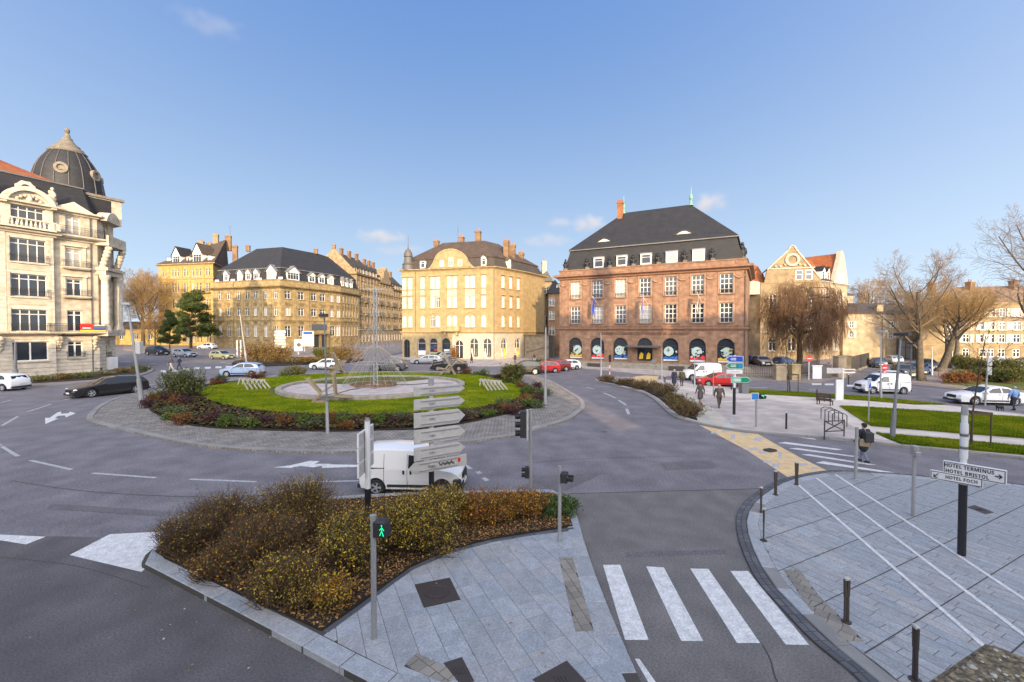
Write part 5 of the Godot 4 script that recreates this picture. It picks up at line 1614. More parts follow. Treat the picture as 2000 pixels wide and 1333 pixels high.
func street_row() -> void:
	var seg := [[Vector2(-47.5,-139), Vector2(-45.4,-156),23.3, "terraced stone house nearest the slate roofed bank, with a bare gable wall"], [Vector2(-45.4,-156), Vector2(-43.9,-168),22.4, "terraced stone house with a stepped front gable, middle of the receding row"], [Vector2(-43.9,-168), Vector2(-41.8,-185),21.0, "farthest terraced stone house at the end of the receding row"]]
	for k in 3:
		var a: Vector2 = seg[k][0]
		var c: Vector2 = seg[k][1]
		var d := (c - a).normalized()
		var L := a.distance_to(c)
		var inw := Vector2(d.y, -d.x)
		var o := building("terraced_house", seg[k][3], a)
		var t := fac(o, a, c)
		var top: float = seg[k][2]
		var holes := []
		var n := int(L / 2.3)
		for y in [2.4,7.0,11.2,15.2,19.0]:
			if y + 2 < top:
				for i in n:
					holes.append([(i + 0.5) * L / n, y,1.25,2.4,0.6 if y < 3 else 0.0])
		wall(o, t,0, L,0.8, top, holes, M["street_stone"],0.3)
		for h in holes:
			win(o, t, h[0], h[1], h[2], h[3], h[4],2, [0.7], "white_wood", "",0.2)
			if h[1] > 3:
				sill(o, t, h[0], h[1], h[2], "ochre_stone",2.45)
		var path := [a, c, c + inw * 14.5, a + inw * 14.5]
		shell(o, [c, path[2], path[3], a],0.8, top, "beige_plaster")
		for y in [6.2,18.2]:
			cornice(o, path, y,0.35,0.4, M["street_stone"], true, "string_course")
		cornice(o, path, top - 0.4,0.45,0.6, M["ochre_stone_dark"], true)
		for y in [6.9,11.1,15.1]:
			for i in range(0, n,2):
				balcony(o, t, (i + 0.5) * L / n, y,2.0,1.0,1.0,0.25, "iron", "street_stone")
		for i in n:
			trim(o, t, i * L / n + 0.2,6.6,0.35, top - 7,0.25, "street_stone")
		if k == 0:
			var q := fac(o, path[3], a)
			var b := B.new()
			b.plate(PackedVector2Array([Vector2(0,18), Vector2(14.5,18), Vector2(14.5, top + 0.5), Vector2(8.3,30.3), Vector2(7.8,30.9), Vector2(6.7,30.9), Vector2(6.2,30.3), Vector2(0, top + 0.5)]),-0.4,0.02, q)
			part("gable_wall", b, M["beige_plaster"], o)
			chimney(o, o.position + q * Vector3(7.25,30.9,-0.3), Vector3(0.9,1.4,0.6),0,1)
		var rid := top + 7.0
		var w := 7.25
		faces(o, [[rel(o, a, top) + o.position, rel(o, c, top) + o.position, rel(o, c + inw * w, rid) + o.position, rel(o, a + inw * w, rid) + o.position], [rel(o, c + inw * w * 2, top) + o.position, rel(o, a + inw * w * 2, top) + o.position, rel(o, a + inw * w, rid) + o.position, rel(o, c + inw * w, rid) + o.position], [rel(o, a, top) + o.position, rel(o, a + inw * w, rid) + o.position, rel(o, a + inw * w * 2, top) + o.position], [rel(o, c, top) + o.position, rel(o, c + inw * w * 2, top) + o.position, rel(o, c + inw * w, rid) + o.position]], M["slate_brown"])
		if k == 1:
			var gb := B.new()
			gb.plate(PackedVector2Array([Vector2(2, top), Vector2(10, top), Vector2(10, top + 1.5), Vector2(8.5, top + 2), Vector2(8.2, top + 4), Vector2(6.8, top + 5), Vector2(6, top + 6), Vector2(5.2, top + 5), Vector2(3.8, top + 4), Vector2(3.5, top + 2), Vector2(2, top + 1.5)]),-3.0,0.1, t)
			part("front_gable", gb, M["street_stone"], o)
		for i in n:
			if k != 1 or i == 0 or i == n - 1:
				dormer(o, t, (i + 0.5) * L / n, top + 0.3,-0.6,1.3,1.7,1.8,0.7, "street_stone", "slate",1)
		for i in 3:
			chimney(o, o.position + t * Vector3(L * (0.2 + 0.3 * i), rid - 1.2,-6.5), Vector3(1.2,2.6,0.8),1.4,2)
func back_houses() -> void:
	for q in [["yellow rear wing with a slate roof, between the yellow corner house and the red building",1020,1052,100.0,14.3, "beige_plaster", "slate",18.6, [[1041,11.2,1.3,2.0], [1046,5.8,1.9,2.6], [1046,12.9,1.0,1.0]]], ["narrow tall rear house with a brown roof and a stepped chimney gable",1050,1077,96.0,16.2, "pale_plaster", "roof_grey",19.6, [[1066.5,13.6,1.1,1.3], [1065,9.6,1.2,2.0], [1064.5,7.0,1.2,1.9], [1064.5,4.4,1.2,1.7]]], ["rosy plastered rear house tucked against the red sandstone building",1071,1100,91.0,13.4, "rosy_plaster", "slate",16.2, [[1091,10.8,1.2,1.7], [1091,8.1,1.2,1.7], [1091,5.0,1.2,1.7]]]]:
		var dd: float = q[3]
		var a := Vector2((q[1] - 1000.0) / 889.0 * dd, -dd)
		var c := Vector2((q[2] - 1000.0) / 889.0 * (dd - 1.0), -dd + 1.0)
		var o := building("rear_house", q[0], a)
		var t := fac(o, a, c)
		var L := a.distance_to(c)
		var holes := []
		for w in q[8]:
			holes.append([clampf((w[0] - q[1]) / (q[2] - q[1]) * L,0.7, L - 0.7), w[1], w[2], w[3],0.0])
		wall(o, t,0, L,0.6, q[4], holes, M[q[5]])
		for h in holes:
			win(o, t, h[0], h[1], h[2], h[3],0.0,2, [0.7], "white_wood", "",0.15,0.09)
			sill(o, t, h[0], h[1], h[2], "villa_white")
		var path := [a, c, c + Vector2(0,-9), a + Vector2(0,-9)]
		shell(o, [c, path[2], path[3], a],0.6, q[4], q[5])
		loft(o, path, [Vector2(0.35, q[4] - 0.1), Vector2(0.35, q[4]), Vector2(-2.6 if L > 5.4 else -L * 0.48, q[7])], M[q[6]], true, "roof")
		if q[3] == 96.0:
			chimney(o, Vector3(a.x + 1.4,16.4, -dd - 0.6), Vector3(0.9,4.2,0.8),0.1,1, "villa_white")
		if q[3] == 91.0:
			dormer(o, t, L - 0.9,13.5,-0.3,1.1,1.6,2.0,0.0, "white_wood", "slate",2)
	var o2 := building("garden_wall", "tall weathered grey retaining wall beside the bridal shop", Vector2(2.3,-83.5), "wall")
	var t2 := fac(o2, Vector2(2.3,-83.5), Vector2(6.4,-79))
	var L2 := Vector2(2.3,-83.5).distance_to(Vector2(6.4,-79))
	wall(o2, t2,0, L2,0.5,5.0, [], M["grey_plaster"])
	shell(o2, [Vector2(6.4,-79), Vector2(8.2,-88), Vector2(2.3,-89.5)],0.5,5.0, "grey_plaster")
	var cb := B.new()
	cb.boxt(t2 * Transform3D(Basis(), Vector3(L2 * 0.5,5.08,-0.1)), Vector3(L2 + 0.3,0.16,0.7))
	part("coping", cb, M["limestone_dark"], o2)
	var rb := B.new()
	rb.boxt(t2 * Transform3D(Basis(Vector3.BACK,0.2), Vector3(L2 * 0.55,2.6,0.05)), Vector3(L2 * 0.9,0.16,0.16))
	part("sloping_ledge", rb, M["limestone_dark"], o2)
func corner_house() -> void:
	var a := Vector2(-57.1,-40.3)
	var k := Vector2(-50.04,-55.1)
	var q := Vector2(-51.37,-58.87)
	var L := 16.398
	var e := (k - a).normalized()
	var inw := Vector2(e.y, -e.x)
	var o := building("ornate_corner_house", "pale stone corner house with slate dome, columns and iron window balconies", a)
	var t := fac(o, a, k)
	var path := [a, k, q, q + inw * 12.0, a + inw * 12.0]
	var ub := 12.298
	var wide := 10.3
	var far_l := wide - 6.2
	var sm := 14.193
	var holes_l := []
	var holes_r := []
	for r in [[2.55,2.1], [5.75,2.4], [9.5,2.45], [13.2,2.55]]:
		for u in [wide, far_l]:
			holes_l.append([u, r[0],2.9, r[1],0.0])
	for u in [wide, far_l]:
		holes_l.append([u,17.2,2.7,2.05,0.0])
	for r in [[2.75,1.85], [5.75,2.45], [9.85,2.0], [13.2,2.15], [17.0,2.1]]:
		holes_r.append([sm, r[0],1.4, r[1],0.0])
	var tb := t * Transform3D(Basis(), Vector3(0,0,0.45))
	wall(o, tb,0, ub,0.3,19.5, holes_l, M["limestone_pale"],0.4)
	wall(o, t, ub, L,0.3,19.5, holes_r, M["limestone"],0.35)
	var ret := B.new()
	ret.quad(t * Vector3(ub,0.3,0.45), t * Vector3(ub,0.3,0), t * Vector3(ub,19.5,0), t * Vector3(ub,19.5,0.45))
	part("bay_return", ret, M["limestone_pale"], o)
	for h in holes_l:
		win(o, tb, h[0], h[1], h[2], h[3],0.0,2 if h[1] < 3 else 4, [] if h[1] < 3 else [0.78], "white_wood", "glass" if h[1] < 12 else "glass_dim",0.3,0.10)
		if h[1] > 3 and h[1] < 15:
			balcony(o, tb, h[0], h[1] + 0.02,3.1,0.35,0.85,0.0)
			trim(o, tb, h[0], h[1] - 0.85,3.3,0.6,0.06, "limestone", "carved_panel")
		sill(o, tb, h[0], h[1],2.9, "limestone_pale")
	for h in holes_r:
		win(o, t, h[0], h[1], h[2], h[3],0.0,2, [0.78], "white_wood", "glass" if h[1] < 12 else "glass_curtain",0.25,0.11)
		if h[1] > 9 and h[1] < 15:
			balcony(o, t, h[0] + 0.1, h[1] + 0.02,2.5,0.6,0.75,0.16)
			for s in [-0.95,0.95]:
				trim(o, t, h[0] + s, h[1] - 0.2,0.28, h[3] + 0.45,0.10, "limestone_pale", "window_surround")
			trim(o, t, h[0], h[1] + h[3] + 0.25,2.3,0.22,0.25, "limestone_pale", "hood")
		elif h[1] < 3:
			balcony(o, t, h[0], h[1],1.7,0.3,0.6,0.12)
	balcony(o, t, sm + 0.1,5.72,5.2,0.9,0.95,0.18)
	balcony(o, t, sm + 0.1,16.85,5.4,0.9,0.95,0.2)
	courses(o, tb,0, ub,0.9,5.1,10, holes_l, "limestone_pale")
	courses(o, t, ub, L,0.9,5.1,10, holes_r, "limestone_pale")
	for y in 27:
		for u in [ub - 0.35, (wide + far_l) * 0.5]:
			trim(o, tb, u,5.75 + y * 0.42,0.62 if u > wide else 2.6,0.38,0.05, "limestone_pale", "quoin")
	for s in holes_l:
		if s[1] < 14 and s[1] > 3:
			for w in [-1.62,1.62]:
				trim(o, tb, s[0] + w, s[1] - 0.1,0.22, s[3] + 0.25,0.07, "limestone", "window_surround")
	trim(o, t, (ub + L) * 0.5,0.3, L - ub,0.6,0.12, "limestone_dark", "plinth")
	trim(o, tb, ub * 0.5,0.3, ub,0.6,0.12, "limestone_dark", "plinth")
	for u in [ub - 4.4, ub + 4.0]:
		trim(o, tb if u < ub else t, u,1.0,0.7,0.35,0.06, "iron", "cellar_grille")
	var out := Vector2(-e.y, e.x) * 0.45
	var pb := a + e * ub
	var face := [a + out, pb + out, pb, k, q, path[3]]
	for c in [[5.2,0.42,0.45, "limestone_dark"], [16.2,0.5,0.55, "limestone"], [19.2,0.5,0.6, "limestone"]]:
		cornice(o, face, c[0], c[1], c[2], M[c[3]], false, "cornice")
	for u in [wide - 2.4, wide + 2.4, sm - 1.7, sm + 1.7, far_l + 2.4]:
		var cb := B.new()
		var z := 0.45 if u < ub else 0.0
		for i in 5:
			cb.ball(t * Vector3(u + 0.08 * (i % 2),4.95 - 0.32 * i, z + 0.42 - 0.08 * i), Vector3.ONE * (0.32 - 0.04 * i),6,4)
		part("carved_corbel", cb, M["limestone"], o)
	var bal := B.new()
	bal.boxt(tb * Transform3D(Basis(), Vector3(ub * 0.5,16.85,0.45)), Vector3(ub,0.2,0.9))
	bal.boxt(tb * Transform3D(Basis(), Vector3(ub * 0.5,17.72,0.75)), Vector3(ub,0.14,0.28))
	for u in [ub - 0.3, wide - 2.0, wide + 2.05, wide - 4.2]:
		bal.boxt(tb * Transform3D(Basis(), Vector3(u,17.3,0.75)), Vector3(0.5,0.75,0.3))
	var balp := part("balustrade", bal, M["limestone_pale"], o)
	var bl := B.new()
	bl.lathe([Vector2(0.07,0), Vector2(0.12,0.15), Vector2(0.13,0.3), Vector2(0.06,0.5), Vector2(0.09,0.7)],7)
	var blm := bl.mesh()
	for i in int(ub / 0.36):
		part("baluster", blm, M["limestone_pale"], balp, tb * Transform3D(Basis(), Vector3(0.2 + i * 0.36,16.95,0.75)))
	for u in [wide, far_l]:
		var pd := B.new()
		var arc := arc_pts(u,19.3,4.4,2.0,16)
		var inn := arc_pts(u,19.3,3.5,1.55,16)
		for i in 16:
			pd.plate(PackedVector2Array([arc[i], arc[i + 1], inn[i + 1], inn[i]]),-0.3,0.5, tb)
		var fill := PackedVector2Array(inn)
		pd.plate(fill,-0.2,0.05, tb)
		part("arched_pediment", pd, M["limestone_pale"], o)
		var cv := B.new()
		for i in 9:
			var w := (i - 4) / 4.0
			cv.ball(tb * Vector3(u + w * 1.2,19.55 + 0.8 * (1 - w * w),0.16), Vector3(0.26,0.22,0.16),6,4)
		cv.ball(tb * Vector3(u,20.0,0.2), Vector3(0.4,0.45,0.2),8,5)
		part("carved_cartouche", cv, M["limestone"], o)
	var sp := B.new()
	sp.plate(PackedVector2Array([Vector2(sm - 1.9,19.7), Vector2(sm + 1.9,19.7), Vector2(sm,20.75)]),-0.3,0.3, t)
	part("pediment", sp, M["limestone_pale"], o)
	for p in [[ub + 0.1,20.0,0.55], [wide - 2.9,20.0,0.6]]:
		statue(o, o.position + t * Vector3(p[0], p[1],0.1),1.05, "limestone", "cherub_figure")
	loft(o, path, [Vector2(-0.2,19.65), Vector2(-0.7,20.0), Vector2(-1.6,22.9), Vector2(-2.0,23.1), Vector2(-5.9,23.4)], M["slate"], true, "roof")
	loft(o, path, [Vector2(-1.5,22.85), Vector2(-1.45,23.0), Vector2(-1.75,23.05)], M["zinc"], true, "gutter")
	var rp := func(u: float, y: float, z: float) -> Vector3: return o.position + t * Vector3(u, y, z)
	faces(o, [[rp.call(-2,23.1,-1.8), rp.call(ub + 0.9,23.1,-1.8), rp.call(ub - 2.5,25.3,-5.9), rp.call(-2,25.3,-5.9)], [rp.call(ub + 0.9,23.1,-1.8), rp.call(ub + 0.9,23.1,-9), rp.call(ub - 2.5,25.3,-5.9)]], M["roof_red"], "tile_roof")
	for u in [wide + 0.2, wide - 6.2]:
		var oc := B.new()
		var ct := t * Transform3D(Basis(Vector3.RIGHT, PI * 0.5), Vector3(u,21.6,-0.65))
		for i in 16:
			var a0 := TAU * i / 16
			var a1 := TAU * (i + 1) / 16
			var r0 := 0.72 + 0.1 * (i % 2)
			oc.plate(PackedVector2Array([Vector2(cos(a0) * 0.42, sin(a0) * 0.42), Vector2(cos(a0) * r0, sin(a0) * r0), Vector2(cos(a1) * (1.54 - r0), sin(a1) * (1.54 - r0)), Vector2(cos(a1) * 0.42, sin(a1) * 0.42)]),-0.4,0.1, t * Transform3D(Basis(), Vector3(u,21.4,-0.6)))
		var ocp := part("round_dormer", oc, M["limestone_pale"], o)
		var pn := B.new()
		var circ := PackedVector2Array()
		for i in 14:
			circ.append(Vector2(cos(TAU * i / 14), sin(TAU * i / 14)) * 0.44)
		pn.plate(circ,-0.2,-0.05, t * Transform3D(Basis(), Vector3(u,21.4,-0.6)))
		part("pane", pn, M["glass"], ocp)
	var dc := Vector3(-55.5,0,-57.3) - o.position
	var at := B.new()
	var yaw := atan2(-e.y, e.x)
	at.boxt(Transform3D(Basis(Vector3.UP, yaw), Vector3(dc.x,20.9 - o.position.y, dc.z)), Vector3(7.6,3.2,7.6))
	part("dome_drum", at, M["limestone"], o)
	var pnl := B.new()
	pnl.boxt(Transform3D(Basis(Vector3.UP, yaw), Vector3(dc.x,21.2 - o.position.y, dc.z)), Vector3(5.4,2.1,7.66))
	part("slate_panel", pnl, M["slate"], o)
	var rim := B.new()
	rim.boxt(Transform3D(Basis(Vector3.UP, yaw), Vector3(dc.x,22.55 - o.position.y, dc.z)), Vector3(8.1,0.3,8.1))
	part("dome_cornice", rim, M["limestone_dark"], o)
	var db := B.new()
	var dp := Vector3(dc.x, -o.position.y, dc.z)
	var dpf := [Vector2(3.45,22.6), Vector2(3.42,23.4), Vector2(3.25,24.6), Vector2(2.95,25.8), Vector2(2.5,26.8), Vector2(2.05,27.5), Vector2(1.75,27.9)]
	db.lathe(dpf,40, dp)
	for i in 16:
		var rb := B.new()
		var pts := []
		for q2 in dpf:
			pts.append(dp + Vector3(cos(TAU * i / 16) * (q2.x + 0.02), q2.y, sin(TAU * i / 16) * (q2.x + 0.02)))
		rb.tube(pts, [0.07,0.07,0.06,0.06,0.05,0.05,0.04],4)
		part("dome_rib", rb, M["zinc_dark"], o)
	part("dome", db, M["slate"], o)
	var ln := B.new()
	ln.lathe([Vector2(1.85,27.85), Vector2(1.9,28.0), Vector2(1.72,28.15), Vector2(1.5,28.5), Vector2(1.25,28.62), Vector2(1.2,28.85), Vector2(1.0,28.95), Vector2(0.72,29.3), Vector2(0.5,29.6), Vector2(0.48,29.8), Vector2(0.34,29.9), Vector2(0.24,30.3), Vector2(0.16,30.4), Vector2(0.28,30.7), Vector2(0.25,30.95), Vector2(0.08,31.1), Vector2(0,31.2)],24, dp)
	part("dome_crown", ln, M["cap_stone"], o)
	for w in [[0.55,0.0], [1.55,0.3], [-0.55,0.0]]:
		var ang: float = yaw - PI * 0.5 + w[0]
		var out_d := Vector3(cos(ang),0, -sin(ang))
		var oc2 := B.new()
		var tt := Transform3D(Basis(out_d.cross(Vector3.UP) * -1.0, Vector3.UP, out_d), Vector3(dc.x,25.3 - o.position.y, dc.z) + out_d * 3.0)
		for i in 16:
			var a0 := TAU * i / 16
			var a1 := TAU * (i + 1) / 16
			oc2.plate(PackedVector2Array([Vector2(cos(a0) * 0.38, sin(a0) * 0.38), Vector2(cos(a0) * 0.66, sin(a0) * 0.66), Vector2(cos(a1) * 0.66, sin(a1) * 0.66), Vector2(cos(a1) * 0.38, sin(a1) * 0.38)]),-0.6,0.3, tt)
		var op := part("round_dormer", oc2, M["limestone_dark"], o)
		var pc := B.new()
		var circ2 := PackedVector2Array()
		for i in 14:
			circ2.append(Vector2(cos(TAU * i / 14), sin(TAU * i / 14)) * 0.39)
		pc.plate(circ2,0.0,0.12, tt)
		part("pane", pc, M["limestone_dark"], op)
	var tc := fac(o, k, q)
	var Lc := 3.998
	var ch := [[Lc * 0.5,2.6,1.0,2.0,0.0], [Lc * 0.5,6.4,1.1,2.4,0.0], [Lc * 0.5,9.6,1.1,2.2,0.0], [Lc * 0.5,13.0,1.2,2.4,0.0], [Lc * 0.5,17.0,1.2,2.2,0.5]]
	wall(o, tc,0, Lc,0.3,19.5, ch, M["limestone"],0.35)
	for h in ch:
		win(o, tc, h[0], h[1], h[2], h[3], h[4],2, [0.75], "white_wood", "glass",0.25)
		if h[1] < 3:
			balcony(o, tc, h[0], h[1],1.2,0.25,0.6,0.0)
	for u in [0.35, Lc - 0.35]:
		var col := B.new()
		var cp: Vector3 = tc * Vector3(u,0,0.55)
		col.lathe([Vector2(0.56,5.6), Vector2(0.56,5.9), Vector2(0.48,6.3), Vector2(0.42,6.5), Vector2(0.44,8.5), Vector2(0.37,11.9), Vector2(0.42,12.0), Vector2(0.56,12.35), Vector2(0.58,12.6), Vector2(0,12.6)],16, Vector3(cp.x, -o.position.y, cp.z))
		part("column", col, M["limestone_pale"], o)
	var en := B.new()
	for y in [[5.2,0.75,1.2], [12.6,0.5,1.1], [13.15,0.35,1.3], [16.15,0.35,1.45]]:
		en.boxt(tc * Transform3D(Basis(), Vector3(Lc * 0.5, y[0] + y[1] * 0.5, y[2] * 0.5 - 0.2)), Vector3(Lc + 0.5, y[1], y[2]))
	en.boxt(tc * Transform3D(Basis(), Vector3(Lc * 0.5,16.95,1.12)), Vector3(Lc + 0.5,0.9,0.2))
	for s in [0.3, Lc - 0.3]:
		for i in 6:
			en.ball(tc * Vector3(s,13.6 + i * 0.45,0.35 + 0.13 * i), Vector3(0.42,0.36,0.4),7,5)
	part("corner_entablature", en, M["limestone"], o)
	var cp2 := B.new()
	var ar := arc_pts(Lc * 0.5,19.2, Lc * 0.9,1.3,12)
	cp2.plate(PackedVector2Array(ar),-0.3,0.9, tc)
	cp2.box((tc * Vector3(Lc * 0.5,19.9,0.4)), Vector3(0.6,0.8,0.6), yaw)
	part("arched_pediment", cp2, M["limestone"], o)
	courses(o, tc,0, Lc,0.9,5.1,10, ch, "limestone_pale")
	shell(o, [q, path[3], path[4], a],0.3,19.5, "limestone")
	chimney(o, o.position + t * Vector3(ub - 5.5,24.0,-5.0), Vector3(3.2,3.6,1.3), yaw,5, "brick_orange")
	var an := B.new()
	var ap := t * Vector3(ub - 3.4,25.6,-5.5)
	an.tube([ap, ap + Vector3(0,3.6,0)], [0.04,0.03],4)
	for i in 5:
		an.bar(ap + Vector3(-0.1 - 0.1 * i,2.6 - 0.1 * i,0.3), ap + Vector3(0.5 + 0.3 * i,2.5 - 0.1 * i,0.3),0.025)
	part("aerial_mast", an, M["zinc_dark"], o)
	downpipe(o, t,15.729,0.8,19.3)
	trim(o, t,12.472,3.7,1.0,0.42,0.03, "sign_blue", "street_name_plate")
	for y in [3.78,3.92]:
		trim(o, t,12.472, y,0.7,0.06,0.04, "white_paint", "plate_line")
	var sb := thing("sale_board", "red, grey and yellow sale board fixed to the first floor balcony railing", "sign", o.position + t * Vector3(15.487,5.85,0.94))
	var tq := Transform3D(t.basis, Vector3.ZERO)
	for p in [[-0.62,0.35,1.15,0.85, "sign_red"], [0.58,0.35,1.15,0.55, "steel_dark"], [0.58,0.62,1.0,0.1, "white_paint"], [0,-0.02,2.4,0.2, "sign_yellow"], [-0.62,0.3,0.8,0.12, "white_paint"], [0.58,0.15,1.1,0.2, "sign_blue"]]:
		var b := B.new()
		b.boxt(tq * Transform3D(Basis(), Vector3(p[0], p[1],0.01 + 0.012 * (p[3] < 0.25 as int))), Vector3(p[2], p[3],0.03))
		part("panel", b, M[p[4]], sb)
	var cab := B.new()
	cab.slab(Vector3(0,0.8,0), Vector3(1.3,1.6,0.5),0.03, yaw + 0.4)
	var g := Vector3(-50.53,0.832,-57.27)
	one("utility_cabinet", cab, M["white_paint"], "white utility cabinet at the foot of the ornate corner house", "cabinet", g + Vector3(0,0.1,0))
func red_roof_house() -> void:
	var a := Vector2(45.3,-83)
	var c := Vector2(54,-80)
	var e := Vector2(64,-87)
	var L := 9.203
	var L2 := 12.207
	var o := building("gabled_red_roof_house", "beige gabled house with bright red tile roof behind the weeping tree", a)
	var t := fac(o, a, c)
	var t2 := fac(o, c, e)
	var holes := []
	for u in [2.0,5.0,8.0]:
		for y in [2.2,6.2,10.2]:
			holes.append([u, y,1.2,2.2,0.0])
	wall(o, t,0, L,0.4,14.6, holes, M["beige_plaster"])
	var h2 := []
	for u in [1.6,2.7,3.8,6.6,7.9,9.2,10.5]:
		for y in [2.2,6.4,10.6]:
			h2.append([u, y,0.85,2.5,0.0])
	wall(o, t2,0, L2,0.4,14.6, h2, M["pale_plaster"])
	for h in holes:
		win(o, t, h[0], h[1], h[2], h[3])
		sill(o, t, h[0], h[1], h[2], "villa_white")
	for h in h2:
		win(o, t2, h[0], h[1], h[2], h[3],0.0,1, [0.7], "white_wood", "blind" if rng.randf() < 0.7 else "",0.12)
		sill(o, t2, h[0], h[1], h[2], "villa_white")
	shell(o, [e, Vector2(60,-97), Vector2(41,-93), a],0.4,14.6, "beige_plaster")
	for y in [5.4,9.5]:
		cornice(o, [a, c, e], y,0.3,0.2, M["villa_white"], false, "string_course")
	var g := PackedVector2Array([Vector2(0.5,14.4), Vector2(L,14.4), Vector2(L + 0.2,14.9), Vector2(5.6,20.2), Vector2(5.2,20.9), Vector2(4.7,20.9), Vector2(4.3,20.2), Vector2(1.5,17.1), Vector2(1.0,17.0)])
	var gb := B.new()
	gb.plate(g,-0.5,0.08, t)
	var gp := part("gable", gb, M["beige_plaster"], o)
	var cp := B.new()
	for q in [[Vector2(L + 0.2,14.9), Vector2(5.6,20.2)], [Vector2(5.6,20.2), Vector2(5.2,21.0)], [Vector2(5.2,21.0), Vector2(4.7,21.0)], [Vector2(4.7,21.0), Vector2(4.3,20.2)], [Vector2(4.3,20.2), Vector2(1.0,16.9)]]:
		cp.bar(t * Vector3(q[0].x, q[0].y,-0.15), t * Vector3(q[1].x, q[1].y,-0.15),0.7,0.22)
	cp.boxt(t * Transform3D(Basis(), Vector3(4.9,17.0,0.12)), Vector3(7.0,0.2,0.2))
	part("coping", cp, M["villa_white"], gp)
	var med := B.new()
	for i in 20:
		var a0 := TAU * i / 20
		var a1 := TAU * (i + 1) / 20
		med.plate(PackedVector2Array([Vector2(cos(a0) * 0.75, sin(a0) * 0.75), Vector2(cos(a0) * 1.15, sin(a0) * 1.15), Vector2(cos(a1) * 1.15, sin(a1) * 1.15), Vector2(cos(a1) * 0.75, sin(a1) * 0.75)]),0,0.25, t * Transform3D(Basis(), Vector3(4.95,18.5,0.05)))
	for i in 8:
		med.ball(t * Vector3(4.95 + (i - 3.5) * 0.75,17.4 + (0.25 if i > 1 and i < 6 else 0.0),0.14), Vector3(0.28,0.2,0.12),6,4)
	part("gable_medallion", med, M["villa_white"], gp)
	for u in [6.0,7.5]:
		var wm := win_mesh(1.1,1.7,0,1, [0.55],0.1)
		part("window", wm[0], M["white_wood"], gp, t * Transform3D(Basis(), Vector3(u,14.9,0.10)))
		part("pane", wm[1], M["glass"], gp, t * Transform3D(Basis(), Vector3(u,14.9,0.11)))
	var lg := B.new()
	lg.plate(PackedVector2Array([Vector2(-3.2,12.5)] + arc_pts(-1.2,13.4,4.0,1.6,10) + [Vector2(0.8,12.5)]),-0.4,-0.1, t)
	part("round_gable", lg, M["villa_white"], o)
	var g2 := B.new()
	g2.plate(PackedVector2Array([Vector2(6.0,14.4), Vector2(L2,14.4), Vector2(L2,15.2), Vector2(10.6,19.2), Vector2(9.9,20.6), Vector2(9.3,20.9), Vector2(8.7,20.6), Vector2(8.2,19.2), Vector2(6.0,15.2)]),-0.6,0.08, t2)
	part("gable", g2, M["villa_white"], o)
	for u in [7.8,9.0,10.2]:
		var wm := win_mesh(0.75,2.0,0,1, [0.7],0.08)
		part("window", wm[0], M["white_wood"], o, t2 * Transform3D(Basis(), Vector3(u,14.6,0.10)))
		part("pane", wm[1], M["blind"], o, t2 * Transform3D(Basis(), Vector3(u,14.6,0.11)))
	for u in [3.0,5.0]:
		dormer(o, t2, u,14.8,-0.5,1.1,1.9,2.0,0.8, "white_wood", "slate",1)
	cornice(o, [c, e],14.3,0.35,0.4, M["villa_white"], false)
	var w := func(u: float, y: float, z: float, f: Transform3D) -> Vector3: return o.position + f * Vector3(u, y, z) + Vector3(0,0,0)
	faces(o, [[w.call(4.9,20.3,-0.3, t), w.call(L + 0.3,14.8,-0.3, t), w.call(L + 0.3,14.8,-9.0, t), w.call(4.9,20.3,-9.0, t)], [w.call(0.8,16.6,-0.3, t), w.call(4.9,20.3,-0.3, t), w.call(4.9,20.3,-9.0, t), w.call(0.8,16.6,-9.0, t)], [w.call(-0.2,16.4,-3.6, t2), w.call(6.6,16.0,-1.6, t2), w.call(9.4,19.6,-5.0, t2), w.call(-1.0,19.7,-5.0, t2)], [w.call(-3.4,13.6,-0.3, t), w.call(0.9,13.9,-0.3, t), w.call(-0.3,17.2,-3.2, t)], [w.call(0.9,13.9,-0.3, t), w.call(1.0,16.6,-3.5, t), w.call(-0.3,17.2,-3.2, t)]], M["roof_red"])
	faces(o, [[w.call(-0.2,14.6,0.0, t2), w.call(6.2,14.6,0.0, t2), w.call(6.2,16.6,-1.6, t2), w.call(-0.2,16.6,-1.6, t2)]], M["slate"])
	faces(o, [[w.call(9.4,20.4,-0.5, t2), w.call(6.0,15.2,-0.5, t2), w.call(6.0,15.2,-7, t2), w.call(9.4,20.4,-7, t2)], [w.call(L2,15.2,-0.5, t2), w.call(9.4,20.4,-0.5, t2), w.call(9.4,20.4,-7, t2), w.call(L2,15.2,-7, t2)]], M["roof_red"])
	chimney(o, o.position + t * Vector3(-2.2,16.8,-9), Vector3(1.6,2.8,1.0),0,2)
	for y in [4.9,8.3]:
		balcony(o, t2,12.0, y,2.6,1.3,0.9,0.25)
	var o2 := building("balcony_wing", "narrow beige wing with stacked balconies and tall red roof beside the sandstone building", Vector2(44.5,-88))
	var a3 := Vector2(42.5,-90)
	var c3 := Vector2(48.5,-88)
	var t3 := fac(o2, a3, c3)
	var h3 := []
	for y in [2.4,5.6,8.7,11.8]:
		h3.append([2.6, y,1.3,2.1,0.0])
	wall(o2, t3,0,6.3,0.4,15.4, h3, M["beige_plaster"])
	for h in h3:
		win(o2, t3, h[0], h[1], h[2], h[3])
		if h[1] > 10:
			balcony(o2, t3,2.6, h[1] - 0.1,4.4,1.2,1.0,0.4, "steel_dark", "beige_plaster")
	shell(o2, [c3, Vector2(48.5,-98), Vector2(40,-100), a3],0.4,15.4, "beige_plaster")
	loft(o2, [a3, c3, Vector2(48.5,-98), Vector2(40,-100)], [Vector2(0.4,15.3), Vector2(-0.6,18.4), Vector2(-3.0,20.8)], M["roof_red"], true, "roof")
